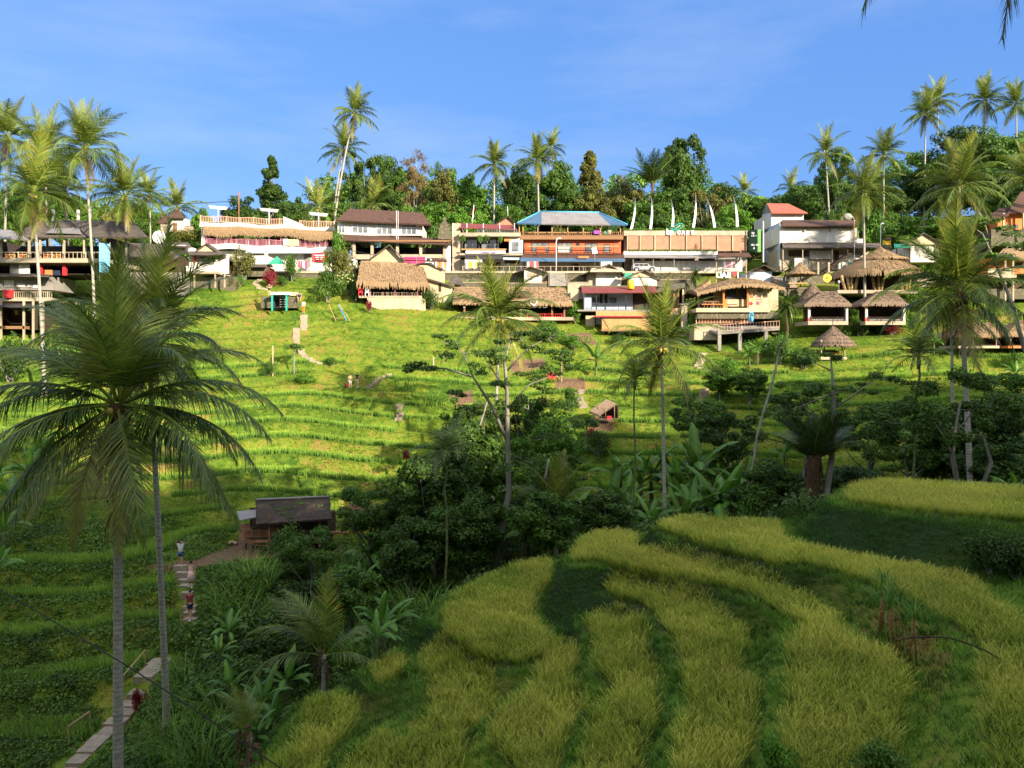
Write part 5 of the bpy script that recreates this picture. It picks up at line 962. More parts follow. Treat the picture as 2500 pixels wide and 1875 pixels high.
t.box('ground_floor_wall',1545,1812,634,668,Y-.4,1.2,'white'); t.boxes('shop_opening',[(1550,1745,629.5,637,Y-.5,.06)],'inter'); t.posts('post',[1546,1595,1646,1700,1752,1800],629,668,Y-2.3,1.4,'grey'); t.boxes('air_unit',[(1564,1574,630,636,Y-.8,.3),(1614,1624,629,635,Y-.8,.3),(1697,1705,627,636,Y-2.7,.3)],'cream')
gt=MB()
a=clump_crown([W(1523+k*7.6,561+1.5*math.sin(k),Y+.1)-t.o for k in range(40)],[.5]*40,90,.14,4,.6); t_=obj('roof_grass',mesh('roof_grass',a[0],a[1],None,MAT['leafb'],a[3]),t.e)
a=clump_crown([W(1535+k*7.2,611+math.sin(k*2),Y-1.3)-t.o for k in range(30)],[.36]*30,50,.12,5,.6); obj('planter_greenery',mesh('planter_greenery',a[0],a[1],None,MAT['leafb'],a[3]),t.e)
a=Th('cafe_sign','white by CAFE lettering with a teal leaf on the grass topped wall','sign',1660,572,119.4)
text(a,'letter','b',1627,572.5,119.62,14,'whitep',bold=.05); text(a,'letter','y',1637,570.5,119.62,12,'whitep',bold=.05); x=1653
for ch in 'CAFE': text(a,'letter',ch,x,571.5,119.62,8.2,'whitep',bold=.05); x+=11.5
def leafpath(a,pts,closed,r,mat): a.put('leaf',MB().tube([W(q[0],q[1],119.58)-a.o for q in pts],r,6),mat,smooth=True)
leafpath(a,[(1645,563),(1647,553),(1655,547),(1666,546),(1665,554),(1658,560),(1648,563),(1645,563)],1,.075,'teal'); leafpath(a,[(1645,563),(1640,558),(1634,554),(1637,561),(1645,563),(1645,571)],1,.06,'teal'); leafpath(a,[(1646,562),(1654,555),(1661,550)],0,.04,'whitep')
PJ=[(1541,560,1551,486,-8),(1588,560,1590,481,-9),(1642,553,1639,489,-4),(1693,555,1698,474,-11),(1745,555,1725,482,-6),(1800,553,1790,479,-12)]
for i,(x0,y0,x1,y1,arm) in enumerate(PJ):
    a=Th('banner_pole',['first tall white banner from the left','second tall white banner from the left','white banner directly behind the by CAFE lettering','straight white banner right of the by CAFE lettering','white banner leaning left among the six','last white banner with the most curved tip'][i],'banner',x0,y0,121+i*.1,'tall white banners on the grass topped wall'); YY_=121+i*.1
    a.tube('pole',[(x0,y0+4,YY_),((x0+x1)/2+2,(y0+y1)/2,YY_),(x1,y1,YY_),(x1+arm*.4,y1-3,YY_),(x1+arm,y1+9,YY_)],[.06,.05,.035,.025,.01],'bampole')
    b=MB(); n=8; V=[]
    for k in range(n+1):
        u=k/n; xx=x0+(x1-x0)*u+3*math.sin(u*3.1); yy=y0+(y1-y0)*u; wd=(5.2*(1-u)**.6+1.0); V+=[W(xx-wd*.5,yy,YY_-.1)-a.o,W(xx+wd*.5,yy,YY_-.1+.25*math.sin(u*5))-a.o]
    b.add(V,[(2*k,2*k+1,2*k+3,2*k+2) for k in range(n)]); a.put('cloth',b,'cloth')
a=Th('sign_tower','tall green vegan sign standing between the cafe and the white block','sign',1845,620,119); a.box('side_panel',1850,1858,560,615,118.8,1.2,'lgreen'); a.slab('board',[[(1830,562,119.6),(1849.5,560,118.7),(1849.5,615,118.7),(1830,612,119.6)]],.12,'dgreen'); q=a.e
for txt,x,y,sz in (('by',1835,571,5.5),('CAFE',1834,577.5,4),('VEGAN',1833,600,4.4),('&',1839,608,5)): text(a,'lettering',txt,x,y,118.6,sz,'whitep')
a.box('mast',1863,1865,540,640,117.5,.12,'whitep')
# --- white block with red roofed tower
t=Th('white_block','large white building with a red roofed tower and brown eave','building',1995,650,118); Y=118
t.box('tower_wall',1884,1962,517,552,Y+6,9,'white'); b=MB(); b.slab([W(1884,517,Y+5.98)-t.o,W(1884,640,Y+5.98)-t.o,W(1862,640,Y+14)-t.o,W(1862,523,Y+14)-t.o],.1); t.put('tower_side_wall',b,'bluew')  # white tower's left side: its shade is put into the bluish colour
t.slab('tower_roof',[[(1884,520,Y+5.2),(1973,520,Y+5.2),(1925,497,Y+10),(1872,496,Y+10)],[(1872,496,Y+10),(1925,497,Y+10),(1960,515,Y+15),(1868,514,Y+15)]],.15,'roofr')
b=MB(); b.slab([W(1884,520,Y+5.9)-t.o,W(1872,498,Y+10)-t.o,W(1862,520,Y+14)-t.o],.1); t.put('tower_gable',b,'grey')  # shade of the left gable put into the grey colour
t.box('wall',1905,2086,550,592,Y,8,'white'); b=MB(); b.slab([W(1905,545,Y+.02)-t.o,W(1905,650,Y+.02)-t.o,W(1881,640,Y+8)-t.o,W(1881,553,Y+8)-t.o],.1); sw=t.put('side_wall',b,'bluew'); b=MB(); b.slab([W(1902,566,Y+1-.12)-t.o,W(1902,592,Y+1-.12)-t.o,W(1886,596,Y+6)-t.o,W(1886,575,Y+6)-t.o],.03); t.put('side_window',b,'glass')  # left side wall: shade on white put into the bluish colour
t.slab('roof',[[(1909,551,Y-1),(2097,551,Y-1),(2095,537,Y+3),(1909,537,Y+3)],[(1909,537,Y+3),(2095,537,Y+3),(2092,545,Y+9),(1905,545,Y+9)]],.15,'rooft'); t.box('eave_beam',1907,2090,552,558,Y-.1,.1,'beige'); t.posts('beam_end',[1965,2027],551,565,Y-.25,4,'beige'); t.posts('corner_pillar',[2088],550,592,Y-.3,8,'beige'); t.box('annex_wall',2092,2112,583,596,Y+1,6,'white')
t.slab('porch_roof',[[(1911,604,Y-2.6),(2150,604,Y-2.6),(2148,593,Y),(1909,592,Y)]],.12,'roofold'); t.box('ground_floor_wall',1905,2120,606,660,Y+.3,6,'beige'); t.boxes('shop_goods',[(1978,2030,612,632,Y-.2,.3),(1940,1972,630,655,Y-.4,.3),(2050,2100,622,640,Y-.3,.3)],'white'); t.boxes('shop_opening',[(1925,1975,612,626,Y+.2,.05),(2036,2048,612,650,Y+.2,.05)],'interb'); t.posts('post',[1912,1960,2032,2070,2110],604,655,Y-2.2,1.8,'beige')
t.posts('drain_pipe',[2080],555,590,Y-.15,.9,'whitep')
a=Th('satellite_dish','mesh satellite dish on the roof behind the white block','satellite dish',2072,540,121); a.put('dish',MB().ball(W(2070,529,121)-a.o,(.75,.25,.55),12),'grey',smooth=True); a.tube('mast',[(2070,529,121),(2074,545,121)],.05,'grey')
a=Th('shrine_box','small yellow wrapped shrine beside the street lamp','shrine',2168,612,113); a.box('body',2162,2175,585,597,112.5,.9,'yellow'); a.box('pedestal',2160,2177,597.3,615,112.4,1.1,'stone'); a.slab('roof',[[(2159,585,112.2),(2178,585,112.2),(2172,579,113),(2165,579,113)]],.1,'woodd')
for i,(l,x0,x1,y0,y1,Yq,m_) in enumerate([('stone terrace wall under the little white hut',1240,1335,692,712,108.6,'stone'),('stained wall beside the concrete stairs',1386,1440,690,730,107.6,'beige'),('mossy wall right of the white hut with patched gable',1605,1700,684,712,108.4,'stone'),
 ('grey wall behind the straw parasol',1885,1945,676,712,108.2,'grey'),('long low stone wall above the thatched house',1110,1240,690,704,108.3,'stone'),('stone wall left of the thatched hall under the white shrub',775,880,690,712,107.5,'stone'),('stone wall under the croton palm',1915,2000,704,722,105.5,'stone'),('pale plank fence at the foot of the round hall',2240,2330,676,700,106,'beige')]):
    t=Th('garden_wall' if 'fence' not in l else 'plank_fence',l,'wall' if 'fence' not in l else 'fence',(x0+x1)/2,y1,Yq,'low walls between the building rows'); t.box('stonework',x0,x1,y0,y1,Yq,.5,m_); t.box('coping',x0-1,x1+1,y0-1.6,y0,Yq-.1,.7,'beige')
# --- retaining wall and road
t=Th('retaining_wall','mossy stone retaining wall below the road','wall',1350,700,113.6); t.boxes('stonework',[(560,905,667,700,113.0,.5),(1085,1700,667,712,113.0,.5),(1925,2130,667,712,113.0,.5)],'stone'); t.boxes('coping',[(558,1084,662,666.9,112.8,1.2),(1085,1760,662,666.9,112.8,1.2)],'beige')
t.rail('road_railing',1130,1500,650,664,113.5,'beige',14,.9)
a=clump_crown([W(1610+k*8,672+2*math.sin(k*1.7),113.1) for k in range(14)]+[W(1115+k*7,672+2*math.sin(k*1.7),113.1) for k in range(10)],[.6]*24,60,.18,4,.9); tag(obj('wall_creeper',mesh('wall_creeper',a[0],a[1],None,MAT['leafy'],a[3])),'creeper hanging over the road retaining wall','creeper')
b=MB(); b.slab([(-52,114.3,13.07),(60,114.3,13.07),(60,119.2,13.07),(-52,119.2,13.07)],.04); tag(obj('road',b.mesh('road',MAT['grey'])),'narrow village road in front of the buildings','road',kind='structure')
# --- goods, stools and pots along the road and on terraces
for i,(l,x,Yq,m_) in enumerate([('rack of coloured clothes beside the pink restaurant shutter',735,115,'magenta'),('rack of blue cloth at the roadside under the open hall',900,115.5,'blue'),('row of orange cloth in front of the open hall',1075,115.5,'orange'),('rack of yellow cloth below the grey cafe',1150,115.5,'yellow'),
 ('rack of red cloth under the blue awning',1300,115.5,'red'),('rack of white cloth under the blue awning',1480,115.5,'cloth'),('rack of teal cloth beside the white goods of the white block',2060,115.5,'teal'),('rack of pink cloth under the screened cafe porch',1780,115.5,'pink')]):
    a=Th('clothes_rack',l,'clothes rack',x,660,Yq,'clothes racks along the road'); h0=HY-13.1/Yq*F; k_=F/Yq
    a.tube('rail',[(x-.9*k_,h0-1.6*k_,Yq),(x+.9*k_,h0-1.6*k_,Yq)],.03,'grey')
    for q in (-.9,.9): a.tube('post',[(x+q*k_,h0,Yq),(x+q*k_,h0-1.6*k_,Yq)],.03,'grey')
    for q in range(5): xx=x+(-.75+q*.34)*k_; a.put('garment',MB().slab([W(xx,h0-1.58*k_,Yq)-a.o,W(xx+.26*k_,h0-1.58*k_,Yq+.06)-a.o,W(xx+.28*k_,h0-(.5+.1*(q%3))*k_,Yq+.04)-a.o,W(xx-.02*k_,h0-(.55+.1*(q%2))*k_,Yq)-a.o],.03),m_ if q%3 else 'cloth')
# --- vehicles
def wheel(t,x,y,Y,r): 
    w_=t.put('wheel',MB().tube([W(x,y,Y)-t.o+np.array((0,-.1,0)),W(x,y,Y)-t.o+np.array((0,.12,0))],r,12),'tyre'); t.put('rim',MB().tube([W(x,y,Y)-t.o+np.array((0,-.13,0)),W(x,y,Y)-t.o+np.array((0,-.1,0))],r*.55,10),'silver',w_)
t=Th('parked_suv','silver off road car parked by the road','car',1570,660,115.5); Y=115
b=MB(); pr=[(1546,658),(1545,647),(1549,643),(1582,643),(1588,649),(1598,651),(1600,658)]
A=[W(x,y,Y)-t.o for x,y in pr]; Bk=[a+np.array((0,1.8,0)) for a in A]; n=len(A)
b.add(A+Bk,[(i,(i+1)%n,(i+1)%n+n,i+n) for i in range(n)]+[(0,1,5,6),(7,13,12,8)]); b.add([A[1],A[2],A[3],A[4],A[5]],[(0,1,2,3)],[(0,3,4)]); t.put('body',b,'silver'); t.boxes('window',[(1550,1560,644.5,649,Y-.03,.02),(1561.5,1571,644.5,649,Y-.03,.02),(1572.5,1582,644.5,649,Y-.03,.02)],'black')
wheel(t,1554,658.5,Y-.02,.4); wheel(t,1592,658.5,Y-.02,.4); t.box('headlight',1597,1600,652,654,Y-.05,.1,'whitep')
t=Th('truck','magenta container truck with a white cab behind the thatched hall','truck',1020,650,116); t.box('container',986,1037,627,645,115.5,2.2,'magenta'); b=MB(); pr=[(1038,646),(1038,629),(1050,629),(1055,637),(1059,639),(1059,646)]; A=[W(x,y,115.6)-t.o for x,y in pr]; Bk=[a+np.array((0,2,0)) for a in A]; n=6; b.add(A+Bk,[(i,(i+1)%n,(i+1)%n+n,i+n) for i in range(n)]+[(0,1,2,3),(0,3,4,5)]); t.put('cab',b,'whitep'); t.box('cab_window',1042,1050,631,637,115.55,.03,'black'); t.rail('ladder',1017,1024,630,643,115.4,'pink',3,.8); wheel(t,998,648,115.6,.45); wheel(t,1050,648,115.6,.45)
t=Th('parked_van','white van half hidden behind the frangipani shrub','van',850,650,114.8); t.box('body',839,866,632,652,114.5,2,'whitep'); t.box('window',842,862,636,642,114.46,.03,'black'); wheel(t,845,653,114.6,.4); wheel(t,861,653,114.6,.4)
# --- small gabled house on the left
t=Th('gabled_house','small white gabled house with a balcony on stilts','house',510,700,107.5); Y=107
t.box('wall',462,535,620,667,Y,5,'white'); b=MB(); b.slab([W(470,622,Y-.6)-t.o,W(504,597,Y-.6)-t.o,W(538,622,Y-.6)-t.o],.12); t.put('gable',b,'cream'); t.slab('roof',[[(462,623,Y-1),(504,593,Y-1),(512,596,Y+7),(475,620,Y+7)],[(504,593,Y-1),(545,624,Y-1),(600,655,Y+7),(512,596,Y+7)]],.16,'roofold'); t.slab('porch_roof',[[(462,622,Y-1.5),(537,622,Y-1.5),(540,613.5,Y-.7),(458,613.5,Y-.7)]],.1,'roofold')
b=MB(); b.slab([W(535,622,Y)-t.o,W(535,668,Y)-t.o,W(585,672,Y+7)-t.o,W(578,645,Y+7)-t.o],.1); t.put('side_wall',b,'interb'); t.win(484,522,627,645,Y,'woodd',3,1.2); t.box('end_panel',535,558,626,668,Y+.1,.2,'white'); t.boxes('cloth',[(473,479,625,640,Y-.2,.05)],'red')
t.box('balcony_floor',450,530,662,668,Y-2,2,'beige'); t.rail('balcony_railing',455,525,650,662,Y-1.9,'whitep',3,1.5); t.posts('post',[474,525,548],668,702,Y-1.9,3,'beige'); t.box('stone_base',455,575,676,712,Y-.3,5,'stone')
t=Th('low_white_wall_house','long low white house front left of the green parasol','house',610,650,112); t.box('wall',575,652,624,645,111.5,4,'white'); t.slab('roof',[[(570,651,110.3),(652,651,110.3),(652,645,111.6),(570,645,111.6)]],.1,'roofold'); t.box('stone_base',560,655,652,675,111.2,3,'stone')
t=Th('low_building','low grey roofed white shop left of the gabled house','shop',425,620,114); t.box('wall',398,452,598,612,114,4,'white'); t.slab('roof',[[(392,600,113),(468,603,113),(460,592,118),(398,590,118)]],.12,'roofold'); t.win(442,450,600,610,114,'grey',1,1)
t=Th('shrine_gate','white temple gate with brown pyramid roof on the left hill','gate',430,565,130); Y=130
t.box('wall',414,446,530,566,Y,3,'white'); t.slab('roof',[[(408,532,Y-.6),(452,532,Y-.6),(438,518,Y+1.5),(424,518,Y+1.5)],[(408,532,Y-.6),(424,518,Y+1.5),(412,528,Y+4)],[(452,532,Y-.6),(448,528,Y+4),(438,518,Y+1.5)]],.15,'rooft'); t.box('finial',427,435,511,518.5,Y+1.4,.5,'rooft'); t.box('door',423,432,544,568,Y-.1,.1,'wood'); t.box('side_wall',392,414,548,570,Y+.5,.4,'beige'); t.box('side_wall',446,470,552,572,Y+.5,.4,'beige'); t.slab('annex_roof',[[(385,545,Y+5),(415,548,Y+5),(408,522,Y+8),(392,523,Y+8)],[(446,545,Y+3),(470,553,Y+3),(452,532,Y+5),(444,534,Y+5)]],.15,'rooft')
a=clump_crown([W(428+k*6.2,572+3*math.sin(k)+6*(j%2),122+j) -np.array((0,0,0)) for k in range(11) for j in range(2)],[1.2]*22,150,.24,6,.8); tag(obj('hedge',mesh('hedge',a[0],a[1],None,MAT['leafy'],a[3])),'clipped hedge bank between the temple gate and pink building','hedge')
a=Th('satellite_dish','large round white satellite dish left of the hedge','satellite dish',389,612,112); a.put('dish',MB().tube([W(389,579,112)-a.o+np.array((0,-.15,0)),W(389,579,112)-a.o+np.array((0,.1,0))],[.93,.6],18),'whitep',smooth=False); a.tube('mast',[(389,579,112.1),(390,615,112.1)],.08,'grey')
# --- left restaurant
t=Th('left_restaurant','dark multi level restaurant with long balcony at the left edge','restaurant',150,720,97); Y=97
t.slab('roof',[[(60,577,Y-1),(360,577,Y-1),(325,540,Y+5),(150,537,Y+5)],[(60,577,Y-1),(150,537,Y+5),(90,541,Y+5),(40,570,Y)]],.25,'roofold'); t.slab('roof_sheet',[[(112,568,Y-.9),(200,571,Y-.9),(192,556,Y+1.6),(130,557,Y+1.6)]],.05,'roofg')
t.slab('side_roof',[[(-30,580,Y-2.5),(72,585,Y-2.5),(26,561,Y+2),(-20,560,Y+2)]],.15,'roofg'); t.box('eave_beam',8,240,576,580,Y-.9,.3,'beige')
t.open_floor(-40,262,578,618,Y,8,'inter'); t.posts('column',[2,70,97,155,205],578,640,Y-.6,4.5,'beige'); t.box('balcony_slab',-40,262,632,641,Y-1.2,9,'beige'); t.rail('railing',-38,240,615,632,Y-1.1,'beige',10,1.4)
for i,x in enumerate([12,24,45,58,108,120,136]): t.box('seat',x,x+8,620,631,Y-.4,.5,'bamboo' if i%2 else 'orange')
t.open_floor(-40,262,641,670,Y+.2,7,'inter'); t.boxes('wall_panel',[(24,46,641,668,Y,.1)],'grey'); t.boxes('white_panel',[(46,72,643,668,Y-.05,.1)],'white'); t.posts('red_column',[97,156],641,672,Y-.3,8,'red'); t.box('towel',109,127,659,672,Y-.7,.1,'orange'); t.box('towel',129,146,660,672,Y-.7,.1,'navy')
t.slab('lower_awning',[[(-40,673,Y-2.2),(120,675,Y-2.2),(125,669,Y-.4),(-40,667,Y-.4)]],.08,'roofold'); t.box('lower_wall',-40,130,675,708,Y-.4,5,'grey'); t.boxes('white_panel',[(10,34,684,700,Y-.5,.08),(41,61,692,701,Y-.5,.08),(66,76,694,701,Y-.5,.08),(80,92,694,703,Y-.5,.08),(-20,6,692,702,Y-.5,.08)],'white')
t.rail('balustrade',35,126,712,728,Y-2.3,'beige',5,1.4); t.box('lower_slab',-40,128,728,735,Y-2.4,6,'beige'); t.open_floor(-40,80,745,805,Y-2.5,5,'woodd'); t.slab('shed_roof',[[(-40,748,Y-4),(75,750,Y-4),(86,741,Y-2),(-40,739,Y-2)]],.08,'dkgrey'); t.posts('stilt',[2,57,80,104],735,860,Y-3.2,4,'beige'); t.box('lamp_shade',36,43,758,768,Y-1,.4,'bamboo'); t.box('terrace_floor',-40,60,796,803,Y-3.2,5,'wood')
t.boxes('rooftop_pillar',[(126,131,511,540,Y+6,.3),(187,192,512,541,Y+6,.3),(216,221,500,545,Y+6,.3)],'white')
a=Th('corrugated_fence','bright blue corrugated metal sheet beside the left restaurant','fence',255,667,94); a.slab('sheet',[[(242,594,94),(268,596,94.6),(268,667,94.6),(242,665,94)]],.05,'blue'); a.posts('post',[243,268],592,690,94.6,1.5,'grey')
a=Th('water_tank','red plastic tank on the lower balcony of the left restaurant','tank',20,728,94.5); a.put('body',MB().tube([W(20,727,94.4)-a.o,W(20,712,94.4)-a.o],[.5,.58],14),'red'); a.put('lid',MB().tube([W(20,712,94.4)-a.o,W(20,708,94.4)-a.o],[.62,.62],14),'red')
t=Th('shaded_hut','weathered hut roof under the palms left of the white gabled house','hut',330,650,104); t.slab('roof',[[(268,622,102),(440,630,102),(400,597,107),(300,592,107)]],.15,'roofold'); t.open_floor(275,430,622,665,103,4,'woodd'); t.box('base_wall',270,440,665,720,103,4,'grey')
# --- thatched hall
t=Th('thatched_hall','long thatched open hall with wooden chairs above a cream wall','hall',965,765,104); Y=103
thatch_roof(t,'roof',(871,1043,688,692),(882,1030,636,645),Y-1.2,9,seed=1,fr=.9,ry=Y+2.6,rows=8); t.open_floor(885,1024,690,724,Y+1.2,5,'inter'); t.posts('post',[904,965,1020],690,726,Y-.3,3.6,'pink',True)
t.box('terrace_floor',876,1030,722,727,Y-.8,6,'beige'); t.rail('railing',912,1018,714,724,Y-.7,'grey',6,.7)
for i in range(8): t.boxes('chair',[(931+i*12,936+i*12,713,723,Y-.2,.4)],'wood')
b=MB(); V=[(896,727),(1038,727),(1040,768),(1000,766),(930,756),(902,748)]; b.add([W(x,y,Y-.75)-t.o for x,y in V]+[W(x,y,Y+3)-t.o for x,y in V],[(0,1,2,3),(0,3,4,5)]+[(i,(i+1)%6,(i+1)%6+6,i+6) for i in range(6)]); t.put('cream_wall',b,'cream')
for i,(x,m_) in enumerate(((880,'red'),(896,'whitep'))):
    a=Th('plastic_chair',['stack of red plastic chairs at the left end of the thatched hall','stack of white plastic chairs beside the red ones'][i],'chair',x,722,Y-1,'stacked plastic chairs'); a.boxes('seat',[(x-5,x+5,713,715,Y-1,.45)],m_); a.boxes('backrest',[(x-5,x+5,702,713,Y-.6,.06)],m_)
    for dx in (-5,3.5): a.box('leg',x+dx,x+dx+1.5,715,723,Y-1,.08,m_)
t=Th('barn','beige gabled house end rising behind the thatched hall','house',935,680,108); Y=108
b=MB(); b.slab([W(897,642,Y)-t.o,W(951,601,Y)-t.o,W(985,640,Y)-t.o],.1); b2=MB(); t.bx(b2,897,985,640,690,Y,6); t.put('wall',b2,'cream'); t.put('gable',b,'cream'); t.slab('roof',[[(862,660,Y-.8),(951,596,Y-.8),(951,596,Y+7),(862,660,Y+7)],[(951,596,Y-.8),(994,641,Y-.8),(994,641,Y+7),(951,596,Y+7)]],.16,'roofold')
t=Th('brick_shed','pale brick shed with sloping roof right of the thatched hall','shed',1053,740,105); Y=105
b=MB(); V=[(1024,642),(1045,642),(1080,660),(1080,690),(1104,705),(1104,740),(1024,740)]; A=[W(x,y,Y)-t.o for x,y in V]; n=7; b.add(A+[a+np.array((0,4,0)) for a in A],[(i,(i+1)%n,(i+1)%n+n,i+n) for i in range(n)]+[(0,1,2,3),(0,3,5,6)],[(3,4,5)]); t.put('wall',b,'cream')
t.slab('roof',[[(1020,641,Y-.4),(1048,641,Y-.4),(1048,641,Y+4.4),(1020,641,Y+4.4)],[(1048,641,Y-.4),(1083,657,Y-.4),(1083,657,Y+4.4),(1048,641,Y+4.4)],[(1040,680,Y-.5),(1108,699,Y-.5),(1108,697,Y-.05),(1040,678,Y-.05)]],.12,'roofold'); t.box('door',1071,1077,693,712,Y-.05,.05,'woodd')
t=Th('small_shelter','little dark roofed shelter on a post above the long thatched house','shelter',1115,700,109); t.slab('roof',[[(1095,690,107),(1135,696,107),(1118,674,110),(1103,674,110)]],.12,'roofold'); t.posts('post',[1100,1118],690,715,108,3,'beige')
# --- long thatched house
t=Th('thatched_house','long low thatched house with white heart on its lattice','house',1250,760,104); Y=103
thatch_roof(t,'roof',(1105,1399,737,742),(1110,1378,700,702),Y-1.5,9,seed=2,fr=.45,ry=Y+3,rows=6); t.open_floor(1115,1385,738,776,Y,6,'interb'); t.posts('post',[1134,1190,1272,1348,1378],738,778,Y-.7,4,'wood'); t.box('floor_slab',1110,1400,774,782,Y-1.2,8,'beige'); t.box('underfloor_wall',1120,1390,782,800,Y,5,'wood'); t.rail('railing',1288,1372,766,775,Y-1,'red',5,.8)
b=MB()
for k in range(15): t.bx(b,1273+k*4.6,1273.8+k*4.6,737,751,Y-.9,.05)
for y in (737,741.5,746,750.5): t.bx(b,1273,1337,y,y+.8,Y-.96,.05)
t.put('lattice',b,'whitep'); hp=[(16*math.sin(a)**3,13*math.cos(a)-5*math.cos(2*a)-2*math.cos(3*a)-math.cos(4*a)) for a in np.linspace(0,2*math.pi,25)]
t.put('heart_frame',MB().tube([W(1303+x*.52,739-y*.52,Y-1.7)-t.o for x,y in hp],.06,6),'whitep',smooth=True); t.boxes('lamp',[(1131,1136,735,752,Y-1.2,.3)],'cream')
t.box('stair_side',1393,1412,705,735,Y+.2,.3,'cream')
def stairs(label,pts,w_px,mat='step',rise=.19,name='stone_steps',cat='steps',group='stone stairs on the hillside',y0=44,ys=None,lift=.05):
    """flight of worn stone treads through photo points; every tread sits on the slope"""
    P=[hit(px,py,y0) if ys is None else gpt(px,ys[i]) for i,(px,py) in enumerate(pts)]; STP.append((P,w_px/F*P[0][1]/2+.25)); b=MB(); dk=.62 if 'path' not in name else 1.0; o_=P[0].copy(); rg=np.random.default_rng(len(pts)+int(pts[0][0]))
    for i in range(len(P)-1):
        a,c=P[i],P[i+1]; n=max(2,int(max(abs(a[2]-c[2])/rise,np.linalg.norm((a-c)[:2])/.75)))
        for k in range(n):
            u=(k+.5)/n; p=a*(1-u)+c*u; zz=max(p[2],g1(p[0],p[1]))+lift; wd=w_px/F*p[1]/2*rg.uniform(.88,1.08); d=max(.34,abs(a[1]-c[1])/n*dk); dx=rg.uniform(-.05,.05)
            q=p-o_; b.box((q[0]-wd+dx,q[1]-d/2,zz-o_[2]-.35),(q[0]+wd+dx,q[1]+d/2,zz-o_[2]+.04))
    o=obj(name,b.mesh(name,MAT[mat]),None,o_); return tag(o,label,cat,group)
t=Th('concrete_stairs','wide concrete stairs going up to the road below the street lamp','stairs',1362,705,109); b=MB()
for k in range(11): a=W(1342,693-k*2.6,109+k*.38)-t.o; c=W(1382-k*.3,690.4-k*2.6,109+k*.38)-t.o; b.box((a[0],a[1],a[2]-.3),(c[0],a[1]+.45,c[2]))
t.put('treads',b,'grey'); t.posts('handrail',[1340,1384],665,700,109,1.5,'grey')
# --- small huts below the road
def hut(label,x0,x1,wy0,wy1,gx,gy,ey,ex0,ex1,Y,wall='white',roof='roofold',gable='cream',D=4,name='small_hut'):
    t=Th(name,label,'hut',(x0+x1)/2,wy1,Y,'small huts below the road'); t.box('wall',x0,x1,wy0,wy1,Y,D,wall); t.slab('roof',[[(ex0,ey,Y-.8),(gx,gy,Y-.8),(gx,gy,Y+D),(ex0,ey,Y+D)],[(gx,gy,Y-.8),(ex1,ey,Y-.8),(ex1,ey,Y+D),(gx,gy,Y+D)]],.14,roof)
    b=MB(); b.slab([W(x0-2,wy0,Y-.1)-t.o,W(gx,gy+3,Y-.1)-t.o,W(x1+2,wy0,Y-.1)-t.o],.1); t.put('gable',b,gable); return t
t=hut('little white hut with a small window left of the concrete stairs',1280,1324,658,700,1295,649,664,1258,1338,110); t.box('window',1287,1315,664,676,109.95,.04,'beige'); t.rail('railing',1285,1340,687,693,109.2,'wood',6,1.3)
t=hut('white hut with a wide greenish gable left of the yellow tank',1455,1517,660,706,1487,643,670,1417,1527,109,roof='roofold',gable='beige',D=5); t.slab('awning',[[(1440,663,107.6),(1526,663,107.6),(1520,654,108.8),(1446,654,108.8)]],.08,'leafy' if 0 else 'beige'); t.box('side_wall',1437,1455,664,706,109.5,4,'beige')
t=hut('white hut with flat patched gable right of the yellow tank',1542,1604,676,716,1574,657,676,1528,1622,107.5,roof='roofold',gable='cream',D=4); t.slab('side_awning',[[(1524,678,106.8),(1543,678,106.8),(1543,667,107.6),(1526,666,107.6)]],.08,'green')
t=hut('low dark roofed grey hut right of the upside down love sign',1830,1885,662,690,1866,646,665,1823,1912,109,wall='bluew',roof='roofold',gable='woodd',D=5)
a=Th('water_tank','bright yellow water tank on the red roofed house','tank',1540,706,103); a.put('body',MB().tube([W(1540,706,103)-a.o,W(1540,704,103)-a.o,W(1540,688,103)-a.o,W(1540,684,103)-a.o],[.36,.44,.44,.25],14),'yellow',smooth=True); a.put('lid',MB().tube([W(1540,684,103)-a.o,W(1540,682,103)-a.o],[.2,.18],10),'yellow')
# --- red roofed house and bamboo deck
t=Th('red_roof_house','white house with maroon sheet roof over a bamboo deck','house',1510,800,103); Y=103
t.slab('roof',[[(1421,714,Y-1.6),(1605,713,Y-1.6),(1601,700,Y+2),(1419,701,Y+2)]],.12,'roofm'); t.box('back_wall',1427,1545,712,757,Y+1.5,.3,'bluew'); t.box('back_wall_right',1548,1600,712,757,Y+1.9,.3,'interb'); t.box('end_wall',1427,1444,712,757,Y-.6,2,'bluew'); t.posts('post',[1456,1528],714,757,Y-1.2,2.2,'black'); t.boxes('doorway',[(1464,1471,719,740,Y+1.4,.05),(1476,1483,719,740,Y+1.4,.05)],'black'); t.win(1446,1462,728,739,Y+1.45,'grey',1,1); t.win(1489,1505,728,739,Y+1.45,'black',1,1)
t.rail('balcony_railing',1445,1600,743,756,Y-1.4,'black',4,.7); t.box('upper_floor',1410,1640,756,760,Y-1.5,6,'grey'); t.box('upper_terrace',1418,1640,697,701,Y+2,6,'stone')
t.box('deck_parapet',1455,1640,760,771,Y-2.4,.15,'bamboo'); t.box('deck_edge',1452,1640,771,774,Y-2.6,3,'red'); t.box('bamboo_wall',1469,1640,774,804,Y-2.2,.2,'bamboo'); t.box('lower_deck_edge',1468,1640,804,808.5,Y-3.4,2.5,'wood'); t.rail('deck_railing',1470,1640,793,804,Y-3.3,'wood',7,.7); t.posts('stilt',[1473,1538,1620],808,850,Y-2,5,'cream'); t.tube('brace',[(1473,833,Y-2.2),(1490,809,Y-2.2)],.09,'beige'); t.tube('brace',[(1510,833,Y-2.2),(1494,809,Y-2.2)],.09,'beige')
for k in range(6): t.box('stair_tread',1455,1470,775+k*3,776.2+k*3,Y-3,.8,'black')
